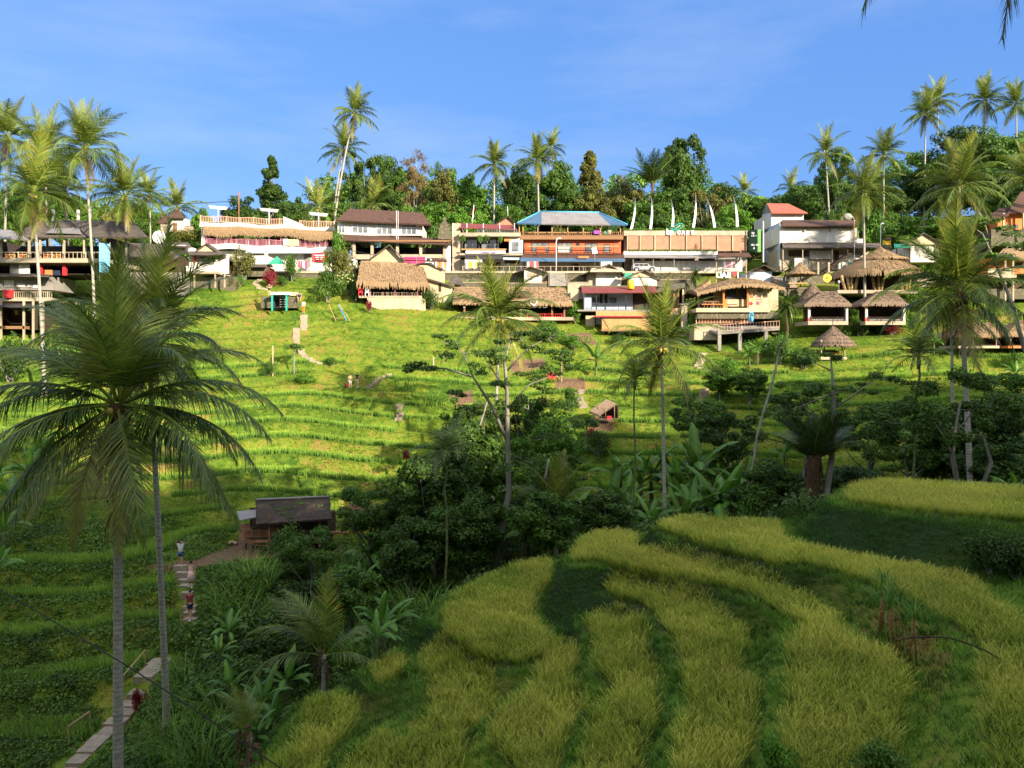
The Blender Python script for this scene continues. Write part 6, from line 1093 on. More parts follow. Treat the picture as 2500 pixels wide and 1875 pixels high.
t.tube('stair_rail',[(1468,772,Y-3.1),(1486,802,Y-3.1)],.05,'black'); t.box('side_wall',1430,1452,770,800,Y-.5,4,'cream'); t.open_floor(1605,1668,703,752,Y+.5,5,'inter'); t.slab('side_roof',[[(1598,712,Y-1),(1672,698,Y-1),(1672,690,Y+4),(1598,700,Y+4)]],.2,'stone'); t.posts('post',[1622,1668],706,790,Y-.6,4,'beige'); t.box('inner_stair',1643,1658,715,750,Y+.3,.3,'wood'); t.box('right_parapet',1608,1660,752,768,Y-1.6,.2,'blind')
t=Th('tall_pillar','pale concrete pillar right of the bamboo deck','pillar',1672,810,101); t.box('shaft',1664,1678,744,830,101,.8,'beige'); t.box('cap',1661,1681,740,744,100.8,1.1,'beige')
# --- mirrored love sign seen from behind
t=Th('love_sign','white and red love sign on a frame, seen from behind so reversed','sign',1775,685,108.3); t.posts('pole',[1749,1822],640,692,108.5,2.2,'bampole'); t.box('crossbar',1750,1822,678,680,108.4,.1,'bampole')
x=1804
for ch in ('I',): text(t,'letter',ch,x,678,108.2,14,'whitep',rot=(90,0,180),ext=.06,bold=.03)
x=1785
for ch,wd in (('B',11),('A',11.5),('L',9),('I',5)): text(t,'letter',ch,x,678,108.2,14,'whitep',rot=(90,0,180),ext=.06,bold=.03); x-=wd
b=MB(); hv=[W(1794+x*.44,669-y*.44,108.1)-t.o for x,y in hp[:-1]]; n=len(hv); cpt=W(1794,669,108.1)-t.o; b.add(hv+[v+np.array((0,.12,0)) for v in hv]+[cpt],[(i,(i+1)%n,(i+1)%n+n,i+n) for i in range(n)],[(2*n,(i+1)%n,i) for i in range(n)]); t.put('heart',b,'red')
# --- curved thatched cafe
t=Th('curved_thatch_cafe','cream cafe with humped thatched roof and painted flower wall','cafe',1800,760,101); Y=100.5
thatch_roof(t,'roof',(1702,1916,716,703),(1735,1890,694,692),Y-1.8,9,seed=3,fr=.5,arch=.75,ry=Y+2.5,rows=6); t.box('back_wall',1705,1900,706,758,Y+1.6,.3,'cream'); t.boxes('dark_opening',[(1773,1798,706,731,Y+.4,.1),(1803,1825,706,731,Y+.4,.1),(1709,1741,708,752,Y+1.2,.1)],'black'); t.box('counter',1770,1826,731,748,Y+.3,.8,'cream'); t.posts('post',[1767,1826],704,758,Y-.6,4,'orange')
p=t.box('painted_wall',1829,1874,706,758,Y-.3,.3,'cream'); t.win(1849,1862,705,713,Y-.3,'woodd',1,1)
for k,(x,y,r_,m_) in enumerate([(1836,725,3.6,'orange'),(1834,741,4.6,'red'),(1845,754,3,'red'),(1850,740,3.2,'magenta'),(1838,733,2.6,'yellow'),(1841,716,2.6,'orange'),(1866,719,2.4,'lgreen')]):
    b=MB()
    for q in range(5): a_=q*1.256; b.add(*(lambda A:(A[0],A[1],A[2],A[3]))(MB().ball(W(x+r_*.6*math.cos(a_),y+r_*.6*math.sin(a_),Y-.33)-t.o,(r_*.5/F*Y,.03,r_*.5/F*Y),6).arr()))
    t.put('painted_flower',b,m_,p)
for k,wd in enumerate(('Enjoy','you Eat','Terrace','BEST')): text(t,'lettering',wd,1846,726+k*6,Y-.34,3.6,'red',p,ext=.005)
t.box('terrace_floor',1700,1880,752,762,Y-1.6,6,'cream'); t.boxes('table',[(1717,1760,735,737,Y-.4,1),(1775,1800,742,744,Y-.9,.8)],'wood'); t.boxes('bench',[(1714,1766,742,744,Y-1,.4),(1765,1776,730,752,Y-.9,.4)],'orange')
b=MB()
for k in range(6): b.tube([W(1718+k*8,752,Y-1)-t.o,W(1724+k*8,736,Y-.4)-t.o],.04,4)
t.put('table_leg',b,'wood')
t.box('rock_base',1703,1900,762,778,Y-1.2,4,'stone')
# --- timber deck on concrete posts
t=Th('timber_deck','railed timber deck on concrete posts','deck',1810,850,98); Y=97
t.slab('deck_floor',[[(1752,811,Y-1.5),(1903,800,Y-1.5),(1903,794,Y+3),(1700,797,Y+3)]],.3,'grey'); t.posts('concrete_post',[1757,1807,1871],808,856,Y-1.4,8,'grey'); t.box('back_wall',1752,1905,812,850,Y+2.5,.4,'interb'); t.box('block_wall',1695,1752,791,830,Y+.2,3,'beige'); t.rail('deck_railing',1700,1832,774,790,Y+2.6,'peach',7,.8,x0b=0); t.rail('deck_railing',1755,1903,793,810,Y-1.45,'peach',7,.8,slope=-10)
t.boxes('wooden_backrest',[(1705,1830,777,787,Y+2.9,.1)],'wood')
a=Th('inflatable_swing','sky blue curled swing seat on the timber deck','swing seat',1834,790,98); a.tube('frame',[(1829,784,98),(1829,768,98),(1833,763,98),(1838,765,98),(1838,771,98)],.1,'blue'); a.put('seat',MB().ball(W(1835,779,98)-a.o,(.26,.3,.45),10),'blue',smooth=True)
# --- straw parasol, gong disc, round hall
def gazebo(label,cx,ay,ey,half,by,Y,name='thatched_gazebo',mat='thatchg',body=True,top=18,w_=46):
    t=Th(name,label,'gazebo',cx,by,Y,'thatched gazebos on the slope')
    thatch_roof(t,'roof',(cx-half,cx+half,ey),(cx-top,cx+top,ay),Y-2.2,5.4,mat=mat,seed=int(cx),fr=.35,rows=5)
    t.open_floor(cx-w_+4,cx+w_-4,ey-1,by-3,Y-.2,2.6,'inter'); t.box('floor',cx-w_-3,cx+w_+3,by-3,by+6,Y-1.8,4.6,'beige'); t.posts('post',[cx-w_,cx+w_],ey-2,by-3,Y-1.5,5,'white'); t.boxes('post_band',[(cx-w_-3,cx-w_+3,ey+1,ey+8,Y-1.56,.4),(cx-w_-3,cx-w_+3,by-10,by-3,Y-1.56,.4)],'red'); t.rail('railing',cx-w_+3,cx+w_-3,by-13,by-4,Y-1.6,'woodd',4,1); t.box('cushion',cx-w_+6,cx+w_-6,by-9,by-4,Y-1.2,1.4,'cloth'); t.box('rolled_blind',cx-2,cx+w_-4,ey-1,ey+4,Y-1.7,.25,'yellow' if 0 else 'bamboo')
    return t
gazebo('left thatched gazebo with white posts, roof touching the fan palm',2022,711,743,58,787,97); gazebo('right thatched gazebo with white posts behind red plants',2162,711,742,56,787,96.5)
t=Th('dark_thatch_hut','dark thatched roof peeping over the left gazebo','hut',1985,735,103); cone_roof(t,'roof',1984,693,728,32,103,'thatchg',seed=5,top=4); t.posts('post',[1965,2003],725,760,103,3,'wood')
t=Th('straw_parasol','straw parasol with a wooden fork stem beside the croton palm','parasol',1954,700,105); cone_roof(t,'roof',1954,641,669,34,105,'thatch',seed=6,fr=.3); t.posts('post',[1954],665,702,105,3,'bampole',True); t.posts('bench_leg',[1930,1945,1965],692,702,104.5,2,'orange'); t.box('bench',1925,1972,690,693,104.3,.6,'bamboo')
t=Th('conical_hut','small conical thatched hut alone on the sunny slope','hut',2034,878,90); cone_roof(t,'roof',2034,795,834,46,90,'thatchg',seed=7,fr=.4,sag=.15); t.posts('post',[2005,2062],830,884,88.8,3,'cream',True); t.posts('post',[2012,2056],830,880,91,3,'wood',True); t.box('floor',1998,2068,872,878,88.6,3,'cream'); t.tube('finial',[(2034,797,90),(2033,784,90)],.05,'woodd'); t.boxes('seat',[(2018,2048,860,870,90,.6)],'orange'); cone_roof(t,'roof_skirt',2034,822,842,50,90,'thatchg',seed=9,fr=.35,top=34)
t=Th('round_hall','large round thatched hall with slanting bamboo posts','hall',2140,710,104); cone_roof(t,'roof',2140,632,672,112,104,'thatch',seed=10,fr=.8,top=40,n=40,m_=8,sag=.0); cone_roof(t,'roof_cap',2150,602,634,60,104,'thatch',seed=11,fr=.5,n=30)
for x0,x1 in ((2054,2064),(2068,2074),(2079,2079),(2094,2087),(2130,2136),(2145,2145),(2160,2150),(2198,2203),(2212,2212),(2222,2218)): t.tube('bamboo_post',[(x0,672,101),(x1,712,101)],.2,'bampole')
t.box('back_wall',2050,2235,672,712,104.5,.3,'inter'); t.box('floor',2045,2240,708,716,100.5,7,'beige')
a=Th('gong_disc','round yellow disc sign left of the round hall','sign',2020,705,102); a.put('disc',MB().tube([W(2020,679,102)-a.o,W(2020,679,102)-a.o+np.array((0,.1,0))],.56,20),'yellow'); a.box('centre_mark',2018,2022,676.5,680.5,101.93,.05,'wood'); a.tube('post',[(2020,688,102.05),(2020,705,102.05)],.05,'wood')
a=Th('garden_lamp','white globe garden lamp left of the round hall','lamp',2048,720,101); a.tube('pole',[(2048,690,101),(2048,722,101)],.04,'grey'); a.put('globe',MB().ball(W(2048,688,101)-a.o,.16,10),'whitep',smooth=True)
t=Th('wooden_stairs','wooden stairs with posts climbing from the straw parasol to the white block','stairs',2010,690,107); b=MB()
for k in range(16): a=W(2000+k*4.6,668-k*3.3,107+k*.3)-t.o; b.box((a[0],a[1],a[2]-.12),(a[0]+.7,a[1]+1.4,a[2]))
t.put('treads',b,'woodd'); t.posts('post',[1998,2024,2058,2062],640,670,106.8,4,'beige')
# --- green awning house, orange house, right balcony
t=Th('gabled_house','white gabled house with green awning above the round hall','house',2250,640,111); Y=111
t.box('wall',2220,2288,598,640,Y,6,'white'); b=MB(); b.slab([W(2214,597,Y-.3)-t.o,W(2256,572,Y-.3)-t.o,W(2300,597,Y-.3)-t.o],.1); t.put('gable',b,'cream'); t.slab('roof',[[(2200,600,Y-.8),(2256,567,Y-.8),(2256,567,Y+6),(2200,600,Y+6)],[(2256,567,Y-.8),(2308,599,Y-.8),(2308,599,Y+6),(2256,567,Y+6)]],.15,'roofold'); t.slab('awning',[[(2184,605,Y-1.2),(2224,603,Y-1.2),(2224,596,Y+.6),(2182,595,Y+.6)]],.08,'green'); t.win(2281,2291,604,632,Y,'beige',2,1.2); t.posts('post',[2190,2222],603,640,Y-.8,2,'woodd')
t=Th('orange_house','orange house with steep brown tiled roof at the right edge','house',2480,560,112); Y=112
t.box('wall',2436,2560,520,560,Y,6,'orange'); t.slab('roof',[[(2460,520,Y-1),(2580,520,Y-1),(2560,462,Y+5),(2492,468,Y+4)],[(2460,520,Y-1),(2492,468,Y+4),(2472,505,Y+8)]],.2,'rooft'); t.slab('porch_roof',[[(2404,534,Y-2),(2462,526,Y-2),(2470,505,Y+2),(2440,508,Y+2)]],.15,'rooft'); t.posts('post',[2451,2500],520,560,Y-1,4,'cream'); t.win(2456,2466,548,557,Y,'black',1,1); t.win(2472,2486,548,557,Y,'black',2,1); t.box('base_wall',2420,2560,560,600,Y-.3,7,'stone')
t=Th('balcony_house','cream balcony house with straw roof at the right edge','house',2450,690,106); Y=105
t.slab('roof',[[(2430,628,Y-1),(2530,632,Y-1),(2500,605,Y+3),(2450,607,Y+3)]],.25,'thatch'); t.box('wall',2420,2560,630,668,Y+.6,4,'orange'); t.box('balcony_wall',2412,2470,656,670,Y-.8,.2,'cream'); t.box('balcony_floor',2405,2482,670,678,Y-1,4,'beige'); t.posts('post',[2455,2474],624,735,Y-.7,4,'beige'); t.open_floor(2415,2560,680,708,Y+1,4,'interb'); t.box('lower_wall',2400,2560,705,730,Y,4,'stone'); t.boxes('column',[(2452,2457,690,706,Y-.5,.3)],'white'); t.boxes('window',[(2426,2436,636,650,Y+.55,.04),(2476,2500,640,655,Y+.55,.04)],'inter')
t=Th('low_thatched_shelter','low thatched shelter behind the thick trunked palm','shelter',2388,860,88); Y=88
thatch_roof(t,'roof',(2333,2443,818),(2362,2420,788),Y-1.5,6,seed=8,fr=.4,rows=5); t.open_floor(2345,2435,818,842,Y,3,'inter'); t.posts('post',[2350,2376,2432],816,850,Y-1.2,3,'pinkr',True); t.box('floor',2340,2440,844,850,Y-1.4,4,'cream')
t=Th('low_thatched_shelter','small thatched shelter cut by the right edge of the photo','shelter',2495,855,88); thatch_roof(t,'roof',(2458,2560,815),(2490,2540,782),86.5,6,seed=12,fr=.4,rows=5); t.open_floor(2468,2550,816,842,88,3,'inter'); t.posts('post',[2467,2520],814,850,86.8,3,'pinkr',True); t.box('floor',2462,2560,844,850,86.6,4,'orange')
# --- lean-to hut in the middle and the gate frame on the upper slope
t=Th('lean_to_hut','rough thatched lean-to hut at the foot of the dark stone stairs','hut',1475,1020,75); Y=75
t.slab('roof',[[(1440,1003,Y-1.4),(1463,1014,Y-1.6),(1505,985,Y+1),(1480,974,Y+1)],[(1440,1003,Y-1.4),(1480,974,Y+1),(1472,992,Y+3),(1446,1000,Y+2)]],.25,'thatchg'); t.posts('post',[1462,1478,1500],990,1026,Y-.8,2.4,'wood',True); t.open_floor(1466,1510,992,1022,Y+.2,2,'inter'); t.box('seat',1482,1494,1016,1023,Y-.6,.5,'red')
t=Th('rest_shelter','green posted shelter with white slab top set into the stone wall of the upper path','shelter',680,755,101); Y=100.5
t.posts('post',[664,699],716,759,Y-1.4,3.6,'teal'); t.box('top_slab',661,703,713,719,Y-1.5,1.9,'whitep'); t.box('side_wall',637,662,724,752,Y+.1,1.5,'stone'); t.box('side_wall',701,723,726,752,Y+.1,1.5,'stone'); t.box('landing',701,727,713,722,Y+.2,2,'beige'); t.open_floor(667,697,719,752,Y-.2,1.2,'dkgrey')
for k in range(5): t.box('slat',683,697,724+k*6,726+k*6,Y-.5,.3,'grey')
# --- main wooden hut
t=Th('wooden_hut','open wooden hut with mossy corrugated roof in the lower left valley','hut',700,1335,57); Y=56
t.slab('roof',[[(625,1279,Y-1),(809,1266,Y-1),(804,1214,Y+2.4),(624,1222,Y+2.4)],[(624,1222,Y+2.4),(804,1214,Y+2.4),(808,1232,Y+5.5),(630,1238,Y+5.5)]],.14,'roofhut')
t.tube('ridge_cap',[(624,1220,Y+2.35),(804,1212.5,Y+2.35)],.1,'roofg'); t.slab('lean_to_roof',[[(585,1270,Y-.6),(624,1262,Y-.6),(626,1243,Y+2),(577,1248,Y+2)]],.08,'roofg')
t.box('left_wall',584,612,1280,1318,Y+.3,.15,'orangew' if 0 else 'blind'); t.box('back_wall',610,790,1240,1330,Y+3.6,.15,'woodd'); t.box('end_wall',786,800,1262,1330,Y+1,2.6,'woodd')
t.posts('post',[657,780],1258,1336,Y-.6,4.4,'wood'); t.posts('post',[612,800],1258,1330,Y+2.5,3.4,'woodd'); t.box('platform',596,790,1318,1326,Y+.2,3.3,'wood'); t.posts('platform_leg',[600,650,720,780],1326,1342,Y+.3,3,'woodd')
for x0,x1,y0,y1,sl in ((596,650,1294,1312,-2),(660,697,1288,1300,0)):
    p=t.rail('railing_panel',x0,x1,y0,y1,Y+.1,'blind',2.2,.9); 
t.box('bench_back',594,650,1296,1311,Y+.25,.06,'blind'); t.box('bench_back',658,698,1290,1300,Y+.8,.06,'blind'); t.box('step_bench',622,654,1322,1325,Y-.9,.6,'wood'); t.posts('step_leg',[624,652],1325,1340,Y-.85,2.4,'wood'); t.box('shelf',622,652,1331,1333,Y-.85,.4,'wood')
a=clump_crown([W(x,y,Yq)-t.o for x,y,Yq in ((680,1243,Y+.7),(690,1255,Y),(700,1240,Y+.8),(720,1238,Y+1),(735,1228,Y+1.4),(708,1262,Y-.5),(660,1232,Y+1.6),(790,1245,Y+.6),(797,1255,Y),(782,1235,Y+1),(728,1222,Y+2))],[.26]*11,40,.12,3,.5); obj('roof_creeper',mesh('roof_creeper',a[0],a[1],None,MAT['leafb'],a[3]),t.e)
a=Th('water_drum','pale green plastic drum on the hut platform','drum',614,1296,Y+1.2); a.put('body',MB().tube([W(615,1302,Y+1)-a.o,W(615,1290,Y+1)-a.o],.2,12),'cream',smooth=True)
a=Th('bench','low wooden bench right of the wooden hut','bench',820,1318,57.5); g_=W(820,1303,57.5); a.box('seat',792,848,1300,1304,57.3,.5,'wood')
for x in (796,842): a.box('leg',x,x+3,1304,1322,57.35,.12,'wood')
b=MB(); rg=np.random.default_rng(8); g_=hit(570,1331,50)
for k in range(9): b.ball(g_*0+np.array((rg.uniform(-.28,.28),rg.uniform(-.2,.2),rg.uniform(.02,.2))),rg.uniform(.08,.15),7)
tag(obj('stone_heap',b.mesh('stone_heap',MAT['cream']),None,g_),'small heap of pale stones left of the wooden hut','stones')
# --- stairs and small things on the slope
stairs('upper flight of stone steps below the orange trousers visitor',[(742,770),(742,806)],17); stairs('second flight of stone steps, set off to the left',[(723,802),(724,840)],16); stairs('winding stone steps running down right from the second flight',[(732,846),(740,866),(760,878),(785,893)],15)
stairs('curved stone path climbing to the pink restaurant',[(655,712),(630,700),(622,692),(640,680)],13); stairs('stone steps right of the couple on the terrace',[(955,914),(925,925),(912,940),(895,948)],12); stairs('narrow stone steps below the couple, near the cane',[(976,988),(976,1008),(972,1033)],17)
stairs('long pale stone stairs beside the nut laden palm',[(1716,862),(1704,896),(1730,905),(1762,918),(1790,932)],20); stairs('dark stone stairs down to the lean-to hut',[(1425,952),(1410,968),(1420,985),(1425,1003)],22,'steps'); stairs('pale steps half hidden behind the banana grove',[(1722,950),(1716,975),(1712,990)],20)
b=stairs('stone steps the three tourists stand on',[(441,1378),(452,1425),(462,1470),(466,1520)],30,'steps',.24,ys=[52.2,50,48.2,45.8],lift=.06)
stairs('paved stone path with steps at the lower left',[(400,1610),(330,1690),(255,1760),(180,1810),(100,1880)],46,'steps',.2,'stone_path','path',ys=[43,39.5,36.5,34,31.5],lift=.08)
P=[gpt(x,y_) for x,y_ in ((395,42),(340,39.8),(265,37.2),(215,35.6))]; a=empty('bamboo_handrail',P[0],'broken bamboo handrail above the lower left path','handrail'); b=MB(); P2=[p-P[0]+np.array((-.9,0,.9)) for p in P]
for k in (0,2): obj('rail',MB().tube([P2[k],P2[k+1]],.04,6).mesh('rail',MAT['bampole']),a)
for p in P2: obj('post',MB().tube([p,p-np.array((0,0,1))],.04,6).mesh('post',MAT['bampole']),a)
for i,(px,py,h,l) in enumerate(((666,918,3.4,'white pole standing alone on the left of the upper terraces'),(1371,932,2.6,'orange bamboo pole beside the red jars'),(1058,905,1.6,'short pale pole near the feather leaved tree'))):
    g_=hit(px,py,60); o=tag(obj('pole',MB().tube([(0,0,-.2),(0,0,h)],.07,6).mesh('pole',MAT['cream' if i!=1 else 'bampole']),None,g_),l,'pole','poles on the terraces')
g_=hit(1349,932,60); a=empty('jar_stand',g_,'pair of red jars with a white basin on the dirt terrace','jars')
for dx in (-.35,.15): obj('jar',MB().tube([(dx,0,0),(dx,0,.5),(dx,0,.9),(dx,0,1.1)],[.2,.28,.22,.12],12).mesh('jar',MAT['red'],True),a)
obj('basin',MB().tube([(.6,0,.5),(.6,0,.8)],[.15,.25],10).mesh('basin',MAT['whitep']),a); obj('stand',MB().tube([(.6,0,0),(.6,0,.5)],.06,6).mesh('stand',MAT['wood']),a)
g_=hit(818,785,60); a=empty('bamboo_trestle',g_,'leaning bamboo trestle on the grass below the cream blossom shrub','trestle')
for k,(x0,x1) in enumerate(((-.9,.2),(.5,2.0),(.35,1.6))): obj('bar',MB().tube([(x0,.4,2.1),(x1,-.4,0)],.05,6).mesh('bar',MAT['bampole' if k!=2 else 'blue']),a)
obj('bar',MB().tube([(.2,-.35,.35),(1.4,-.35,.35)],.05,6).mesh('bar',MAT['bampole']),a)
# --- cables and a bent branch
def cable(label,pts,r=.03,name='cable',mat='black'):
    P=np.array([W(*p) for p in pts]); t_=np.linspace(0,1,len(P)); tt=np.linspace(0,1,14); C=np.stack([np.interp(tt,t_,P[:,i]) for i in range(3)],1); tag(obj(name,MB().tube(C-C[0],r,5).mesh(name,MAT[mat]),None,C[0]),label,'cable' if name=='cable' else 'branch','cables' if name=='cable' else None)
cable('black cable crossing the lower left in front of the palms',[(-60,1405,20),(120,1510,20),(358,1655,20),(560,1790,20),(720,1900,20)],.018)
cable('thin overhead wire from the ridge palm to the pink terrace',[(300,488,125),(460,498,125),(583,490,125)],.05)
cable('sagging wires across the open hall of the roadside house',[(860,612,115),(960,632,115),(1100,630,115),(1280,618,115)],.045)
cable('dark bent branch arching at the lower right over the grass',[(2185,1563,19),(2244,1554,19),(2320,1556,19),(2400,1585,19),(2460,1620,19),(2530,1665,19)],.022,'branch','darkbark')
a=Th('utility_pole','thin rusty utility pole behind the pink terrace','pole',583,530,124); a.tube('shaft',[(583,540,124),(583,469,124)],.1,'wood'); a.box('crossarm',578,588,476,478,123.9,.1,'wood')
# ---------------------------------------------------------------- people
def skinned(name,verts,edges,rad,mat,par,loc=(0,0,0),sub=1):
    me=bpy.data.meshes.new(name); me.from_pydata([tuple(v) for v in verts],edges,[]); me.materials.append(MAT[mat]); o=obj(name,me,par,loc)
    md=o.modifiers.new('skin','SKIN'); sv=me.skin_vertices[0].data
    for i,r_ in enumerate(rad): sv[i].radius=(r_,r_) if np.isscalar(r_) else r_
    sv[0].use_root=True; md.use_smooth_shade=True
    s_=o.modifiers.new('sub','SUBSURF'); s_.levels=s_.render_levels=sub; return o
def person(label,foot,h,face,shirt,bottom,arms='down',stride=.1,dress=False,hat=False,longhair=False,sit=False,skirt=None,group=None,sleeve=True):
    """foot world point; height h m; face: heading angle, 0 looks at the viewer"""
    e=empty('person',foot,label,'person',group,rz=face); k=h/1.75; V=[];E=[];Rr=[]
    def add(p,r_,par=None):
        V.append(np.array(p)*k); Rr.append(tuple(np.array(r_)*k) if not np.isscalar(r_) else r_*k); 
        if par is not None: E.append((par,len(V)-1))
        return len(V)-1
    dz=-.45 if sit else 0
    pel=add((0,0,.95+dz),(.15,.10)); wa=add((0,0,1.12+dz),(.125,.09),pel); ch=add((0,0,1.32+dz),(.16,.105),wa); nk=add((0,0,1.47+dz),.055,ch); n2=add((0,-.01,1.53+dz),.052,nk); hd=add((0,-.015,1.63+dz),(.078,.095),n2); hd2=add((0,-.01,1.71+dz),(.06,.07),hd)
    J={}
    for s_ in (-1,1):
        fy=-stride*s_
        if sit: hip=add((.09*s_,0,.9+dz),.085,pel); kn=add((.14*s_,-.42,.55),.06,hip); an=add((.13*s_,-.40,.1),.042,kn); to=add((.13*s_,-.58,.04),.032,an)
        else: hip=add((.09*s_,fy*.2,.86),.088,pel); kn=add((.10*s_,fy*.5-.02,.49),.058,hip); ca=add((.105*s_,fy*.8+.01,.33),.055,kn); an=add((.11*s_,fy,.09),.038,ca); to=add((.12*s_,fy-.17,.035),.032,an)
        sh=add((.175*s_,0,1.42+dz),.058,ch); 
        if arms=='camera': el=add((.34*s_,-.06,1.52),.042,sh); wr=add((.15*s_,-.2,1.66),.03,el); hh=add((.09*s_,-.22,1.68),.028,wr); fd=np.array((-.03*s_,-.01,.05))
        elif arms=='hat': el=add((.36*s_,-.02,1.5),.042,sh); wr=add((.16*s_,-.03,1.70),.03,el); hh=add((.10*s_,-.03,1.74),.028,wr); fd=np.array((-.04*s_,0,.05))
        elif arms=='phone': el=add((.25*s_,-.02,1.17+dz),.042,sh); wr=add((.06*s_,-.24,1.2+dz),.03,el); hh=add((.03*s_,-.28,1.22+dz),.028,wr); fd=np.array((-.02*s_,-.05,.03))
        else: el=add((.25*s_,.02,1.15+dz),.042,sh); wr=add((.27*s_,-.05,.92+dz+(.12 if sit else 0)),.03,el); hh=add((.27*s_,-.08,.85+dz+(.12 if sit else 0)),.028,wr); fd=np.array((0,-.01,-.06))
        side=np.array((0,1,0)) if abs(fd[2])>.045 else np.array((1,0,0))
        for j,(q,l) in enumerate(((-.024,.8),(-.008,1.05),(.008,1.),(.024,.8))):
            f1=add(V[hh]/k+side*q+fd*.55*l,.0095,hh); add(V[f1]/k+(fd+np.array((0,-.012,0)))*.55*l,.008,f1)
        add(V[hh]/k+side*-.036+fd*.35,.010,hh)
        J[s_]=(sh,el,hip,kn)
    skinned('body',V,E,Rr,'skin',e)
    # clothes
    tv=[V[pel]-np.array((0,0,.05)),V[wa],V[ch],V[nk]-np.array((0,0,.02))]; te=[(0,1),(1,2),(2,3)]; tr=[(.185*k,.14*k),(.16*k,.12*k),(.18*k,.125*k),.07*k]
    if sleeve:
        for s_ in (-1,1):
            a,b_=V[J[s_][0]],V[J[s_][1]]; tv+=[a,a*.45+b_*.55]; n=len(tv); te+=[(2,n-2),(n-2,n-1)]; tr+=[.078*k,.066*k]
    skinned('shirt' if not dress else 'dress_top',tv,te,tr,shirt,e)
    if dress: obj('dress_skirt',MB().tube([V[pel]+np.array((0,0,.12)),V[pel]*.8+np.array((0,0,.1)),np.array((0,.02,.42*k))],[.13*k,.19*k,.3*k],14).mesh('dress_skirt',MAT[shirt],True),e)
    else:
        lv=[V[pel]];le=[];lr=[(.17*k,.125*k)]
        for s_ in (-1,1):
            a,b_=V[J[s_][2]],V[J[s_][3]]; q=.75 if bottom not in('orangec',) else 1.0; lv+=[a,a*(1-q)+b_*q]; n=len(lv); le+=[(0,n-2),(n-2,n-1)]; lr+=[.105*k,.09*k]
            if bottom=='orangec': lv.append(b_-np.array((0,0,.33*k))); le.append((n-1,n)); lr.append(.08*k)
        skinned('trousers' if bottom=='orangec' else 'shorts',lv,le,lr,bottom,e)
    hb=MB().ball(V[hd]+np.array((0,.02,.05))*k,np.array((.088,.10,.095))*k,10)
    if longhair: hb.ball(V[hd]+np.array((0,.07,-.08))*k,np.array((.085,.06,.17))*k,10)
    obj('hair',hb.mesh('hair',MAT['hair'],True),e)
    fb=MB(); 
    for s_ in (-1,1): fb.ball(V[hd]+np.array((.032*s_,-.088,.005))*k,.012*k,6)
    if longhair: fb.box(V[hd]+np.array((-.065,-.105,-.012))*k,V[hd]+np.array((.065,-.09,.025))*k)
    obj('eyes' if not longhair else 'sunglasses',fb.mesh('eyes',MAT['black']),e); obj('nose',MB().tube([V[hd]+np.array((0,-.09,.01))*k,V[hd]+np.array((0,-.115,-.02))*k],[.006,.014],6).mesh('nose',MAT['skin']),e); obj('mouth',MB().box(V[hd]+np.array((-.022,-.094,-.05))*k,V[hd]+np.array((.022,-.084,-.042))*k).mesh('mouth',MAT['redc']),e)
    if hat: obj('hat',MB().tube([V[hd]+np.array((0,0,.06))*k,V[hd]+np.array((0,0,.075))*k,V[hd]+np.array((0,0,.08))*k,V[hd]+np.array((0,0,.17))*k],[.24*k,.23*k,.1*k,.08*k],14).mesh('hat',MAT['hatc']),e)
    for s_ in (-1,1):
        i=[j for j,v in enumerate(V) if abs(v[2]-.035*k)<.012 and v[0]*s_>0]
        if i and not sit: p=V[i[0]]; obj('shoe',MB().ball(p+np.array((0,.06,0))*k,np.array((.045,.12,.04))*k,8).mesh('shoe',MAT['whitep'],True),e)
    return e
def gp(px,Y,dz=.05): g_=gpt(px,Y); g_[2]+=dz; return g_
g_=gp(441,51.9,.1); person('person in white t-shirt and denim shorts holding a camera to the eye',g_,1.72,0,'cloth','denim','camera')
a=empty('camera',g_+np.array((0,-.26,1.64)),'black camera held by the person in denim shorts','camera'); obj('body',MB().box((-.06,-.03,-.035),(.06,.03,.04)).mesh('body',MAT['black']),a); obj('lens',MB().tube([(0,-.03,0),(0,-.1,0)],.03,10).mesh('lens',MAT['black']),a)
g_=gp(466,49.0,.12); person('person in pale pink sleeveless dress with sunglasses on the steps',g_,1.66,.1,'pinkc','pinkc','down',dress=True,longhair=True,sleeve=False)
g_=gp(464,46.2,.1); person('person in dark red polo shirt and navy shorts walking down the steps',g_,1.74,0,'redc','navy','down',stride=.22)
g_=hit(855,949,70); person('person in yellow top and white shorts on the sunny terrace',g_,1.62,.2,'hatc','cloth','down')
g_=hit(872,949,70); person('person in black t-shirt and tan shorts looking at a phone',g_,1.78,-.2,'blackc','tan','phone')
a=empty('backpack',hit(849,949,70)+np.array((-.15,-.1,.2)),'dark backpack set down beside the person in yellow','backpack'); obj('bag',MB().ball((0,0,.12),(.17,.13,.26),10).mesh('bag',MAT['redc'],True),a); obj('strap',MB().tube([(-.1,-.1,.3),(-.17,-.14,.1),(-.1,-.12,-.05)],.02,5).mesh('strap',MAT['black']),a)
person('person with straw hat and arms raised on the stone wall',W(657,727,100.5),1.66,.3,'blackc','hatc','hat',hat=True,sleeve=False)
person('person in black top sitting on the edge of the landing',W(731,737,100.2),1.68,.2,'blackc','tan','down',sit=True)
person('person in white shirt and orange trousers at the top of the steps',hit(741,768,90)+np.array((0,0,.05)),1.66,0,'cloth','orangec','down',stride=.04)
person('person in white shirt walking by the road beside the green parasol',W(650,642,112.5)-np.array((0,0,.0)),1.7,.4,'cloth','tan','down')
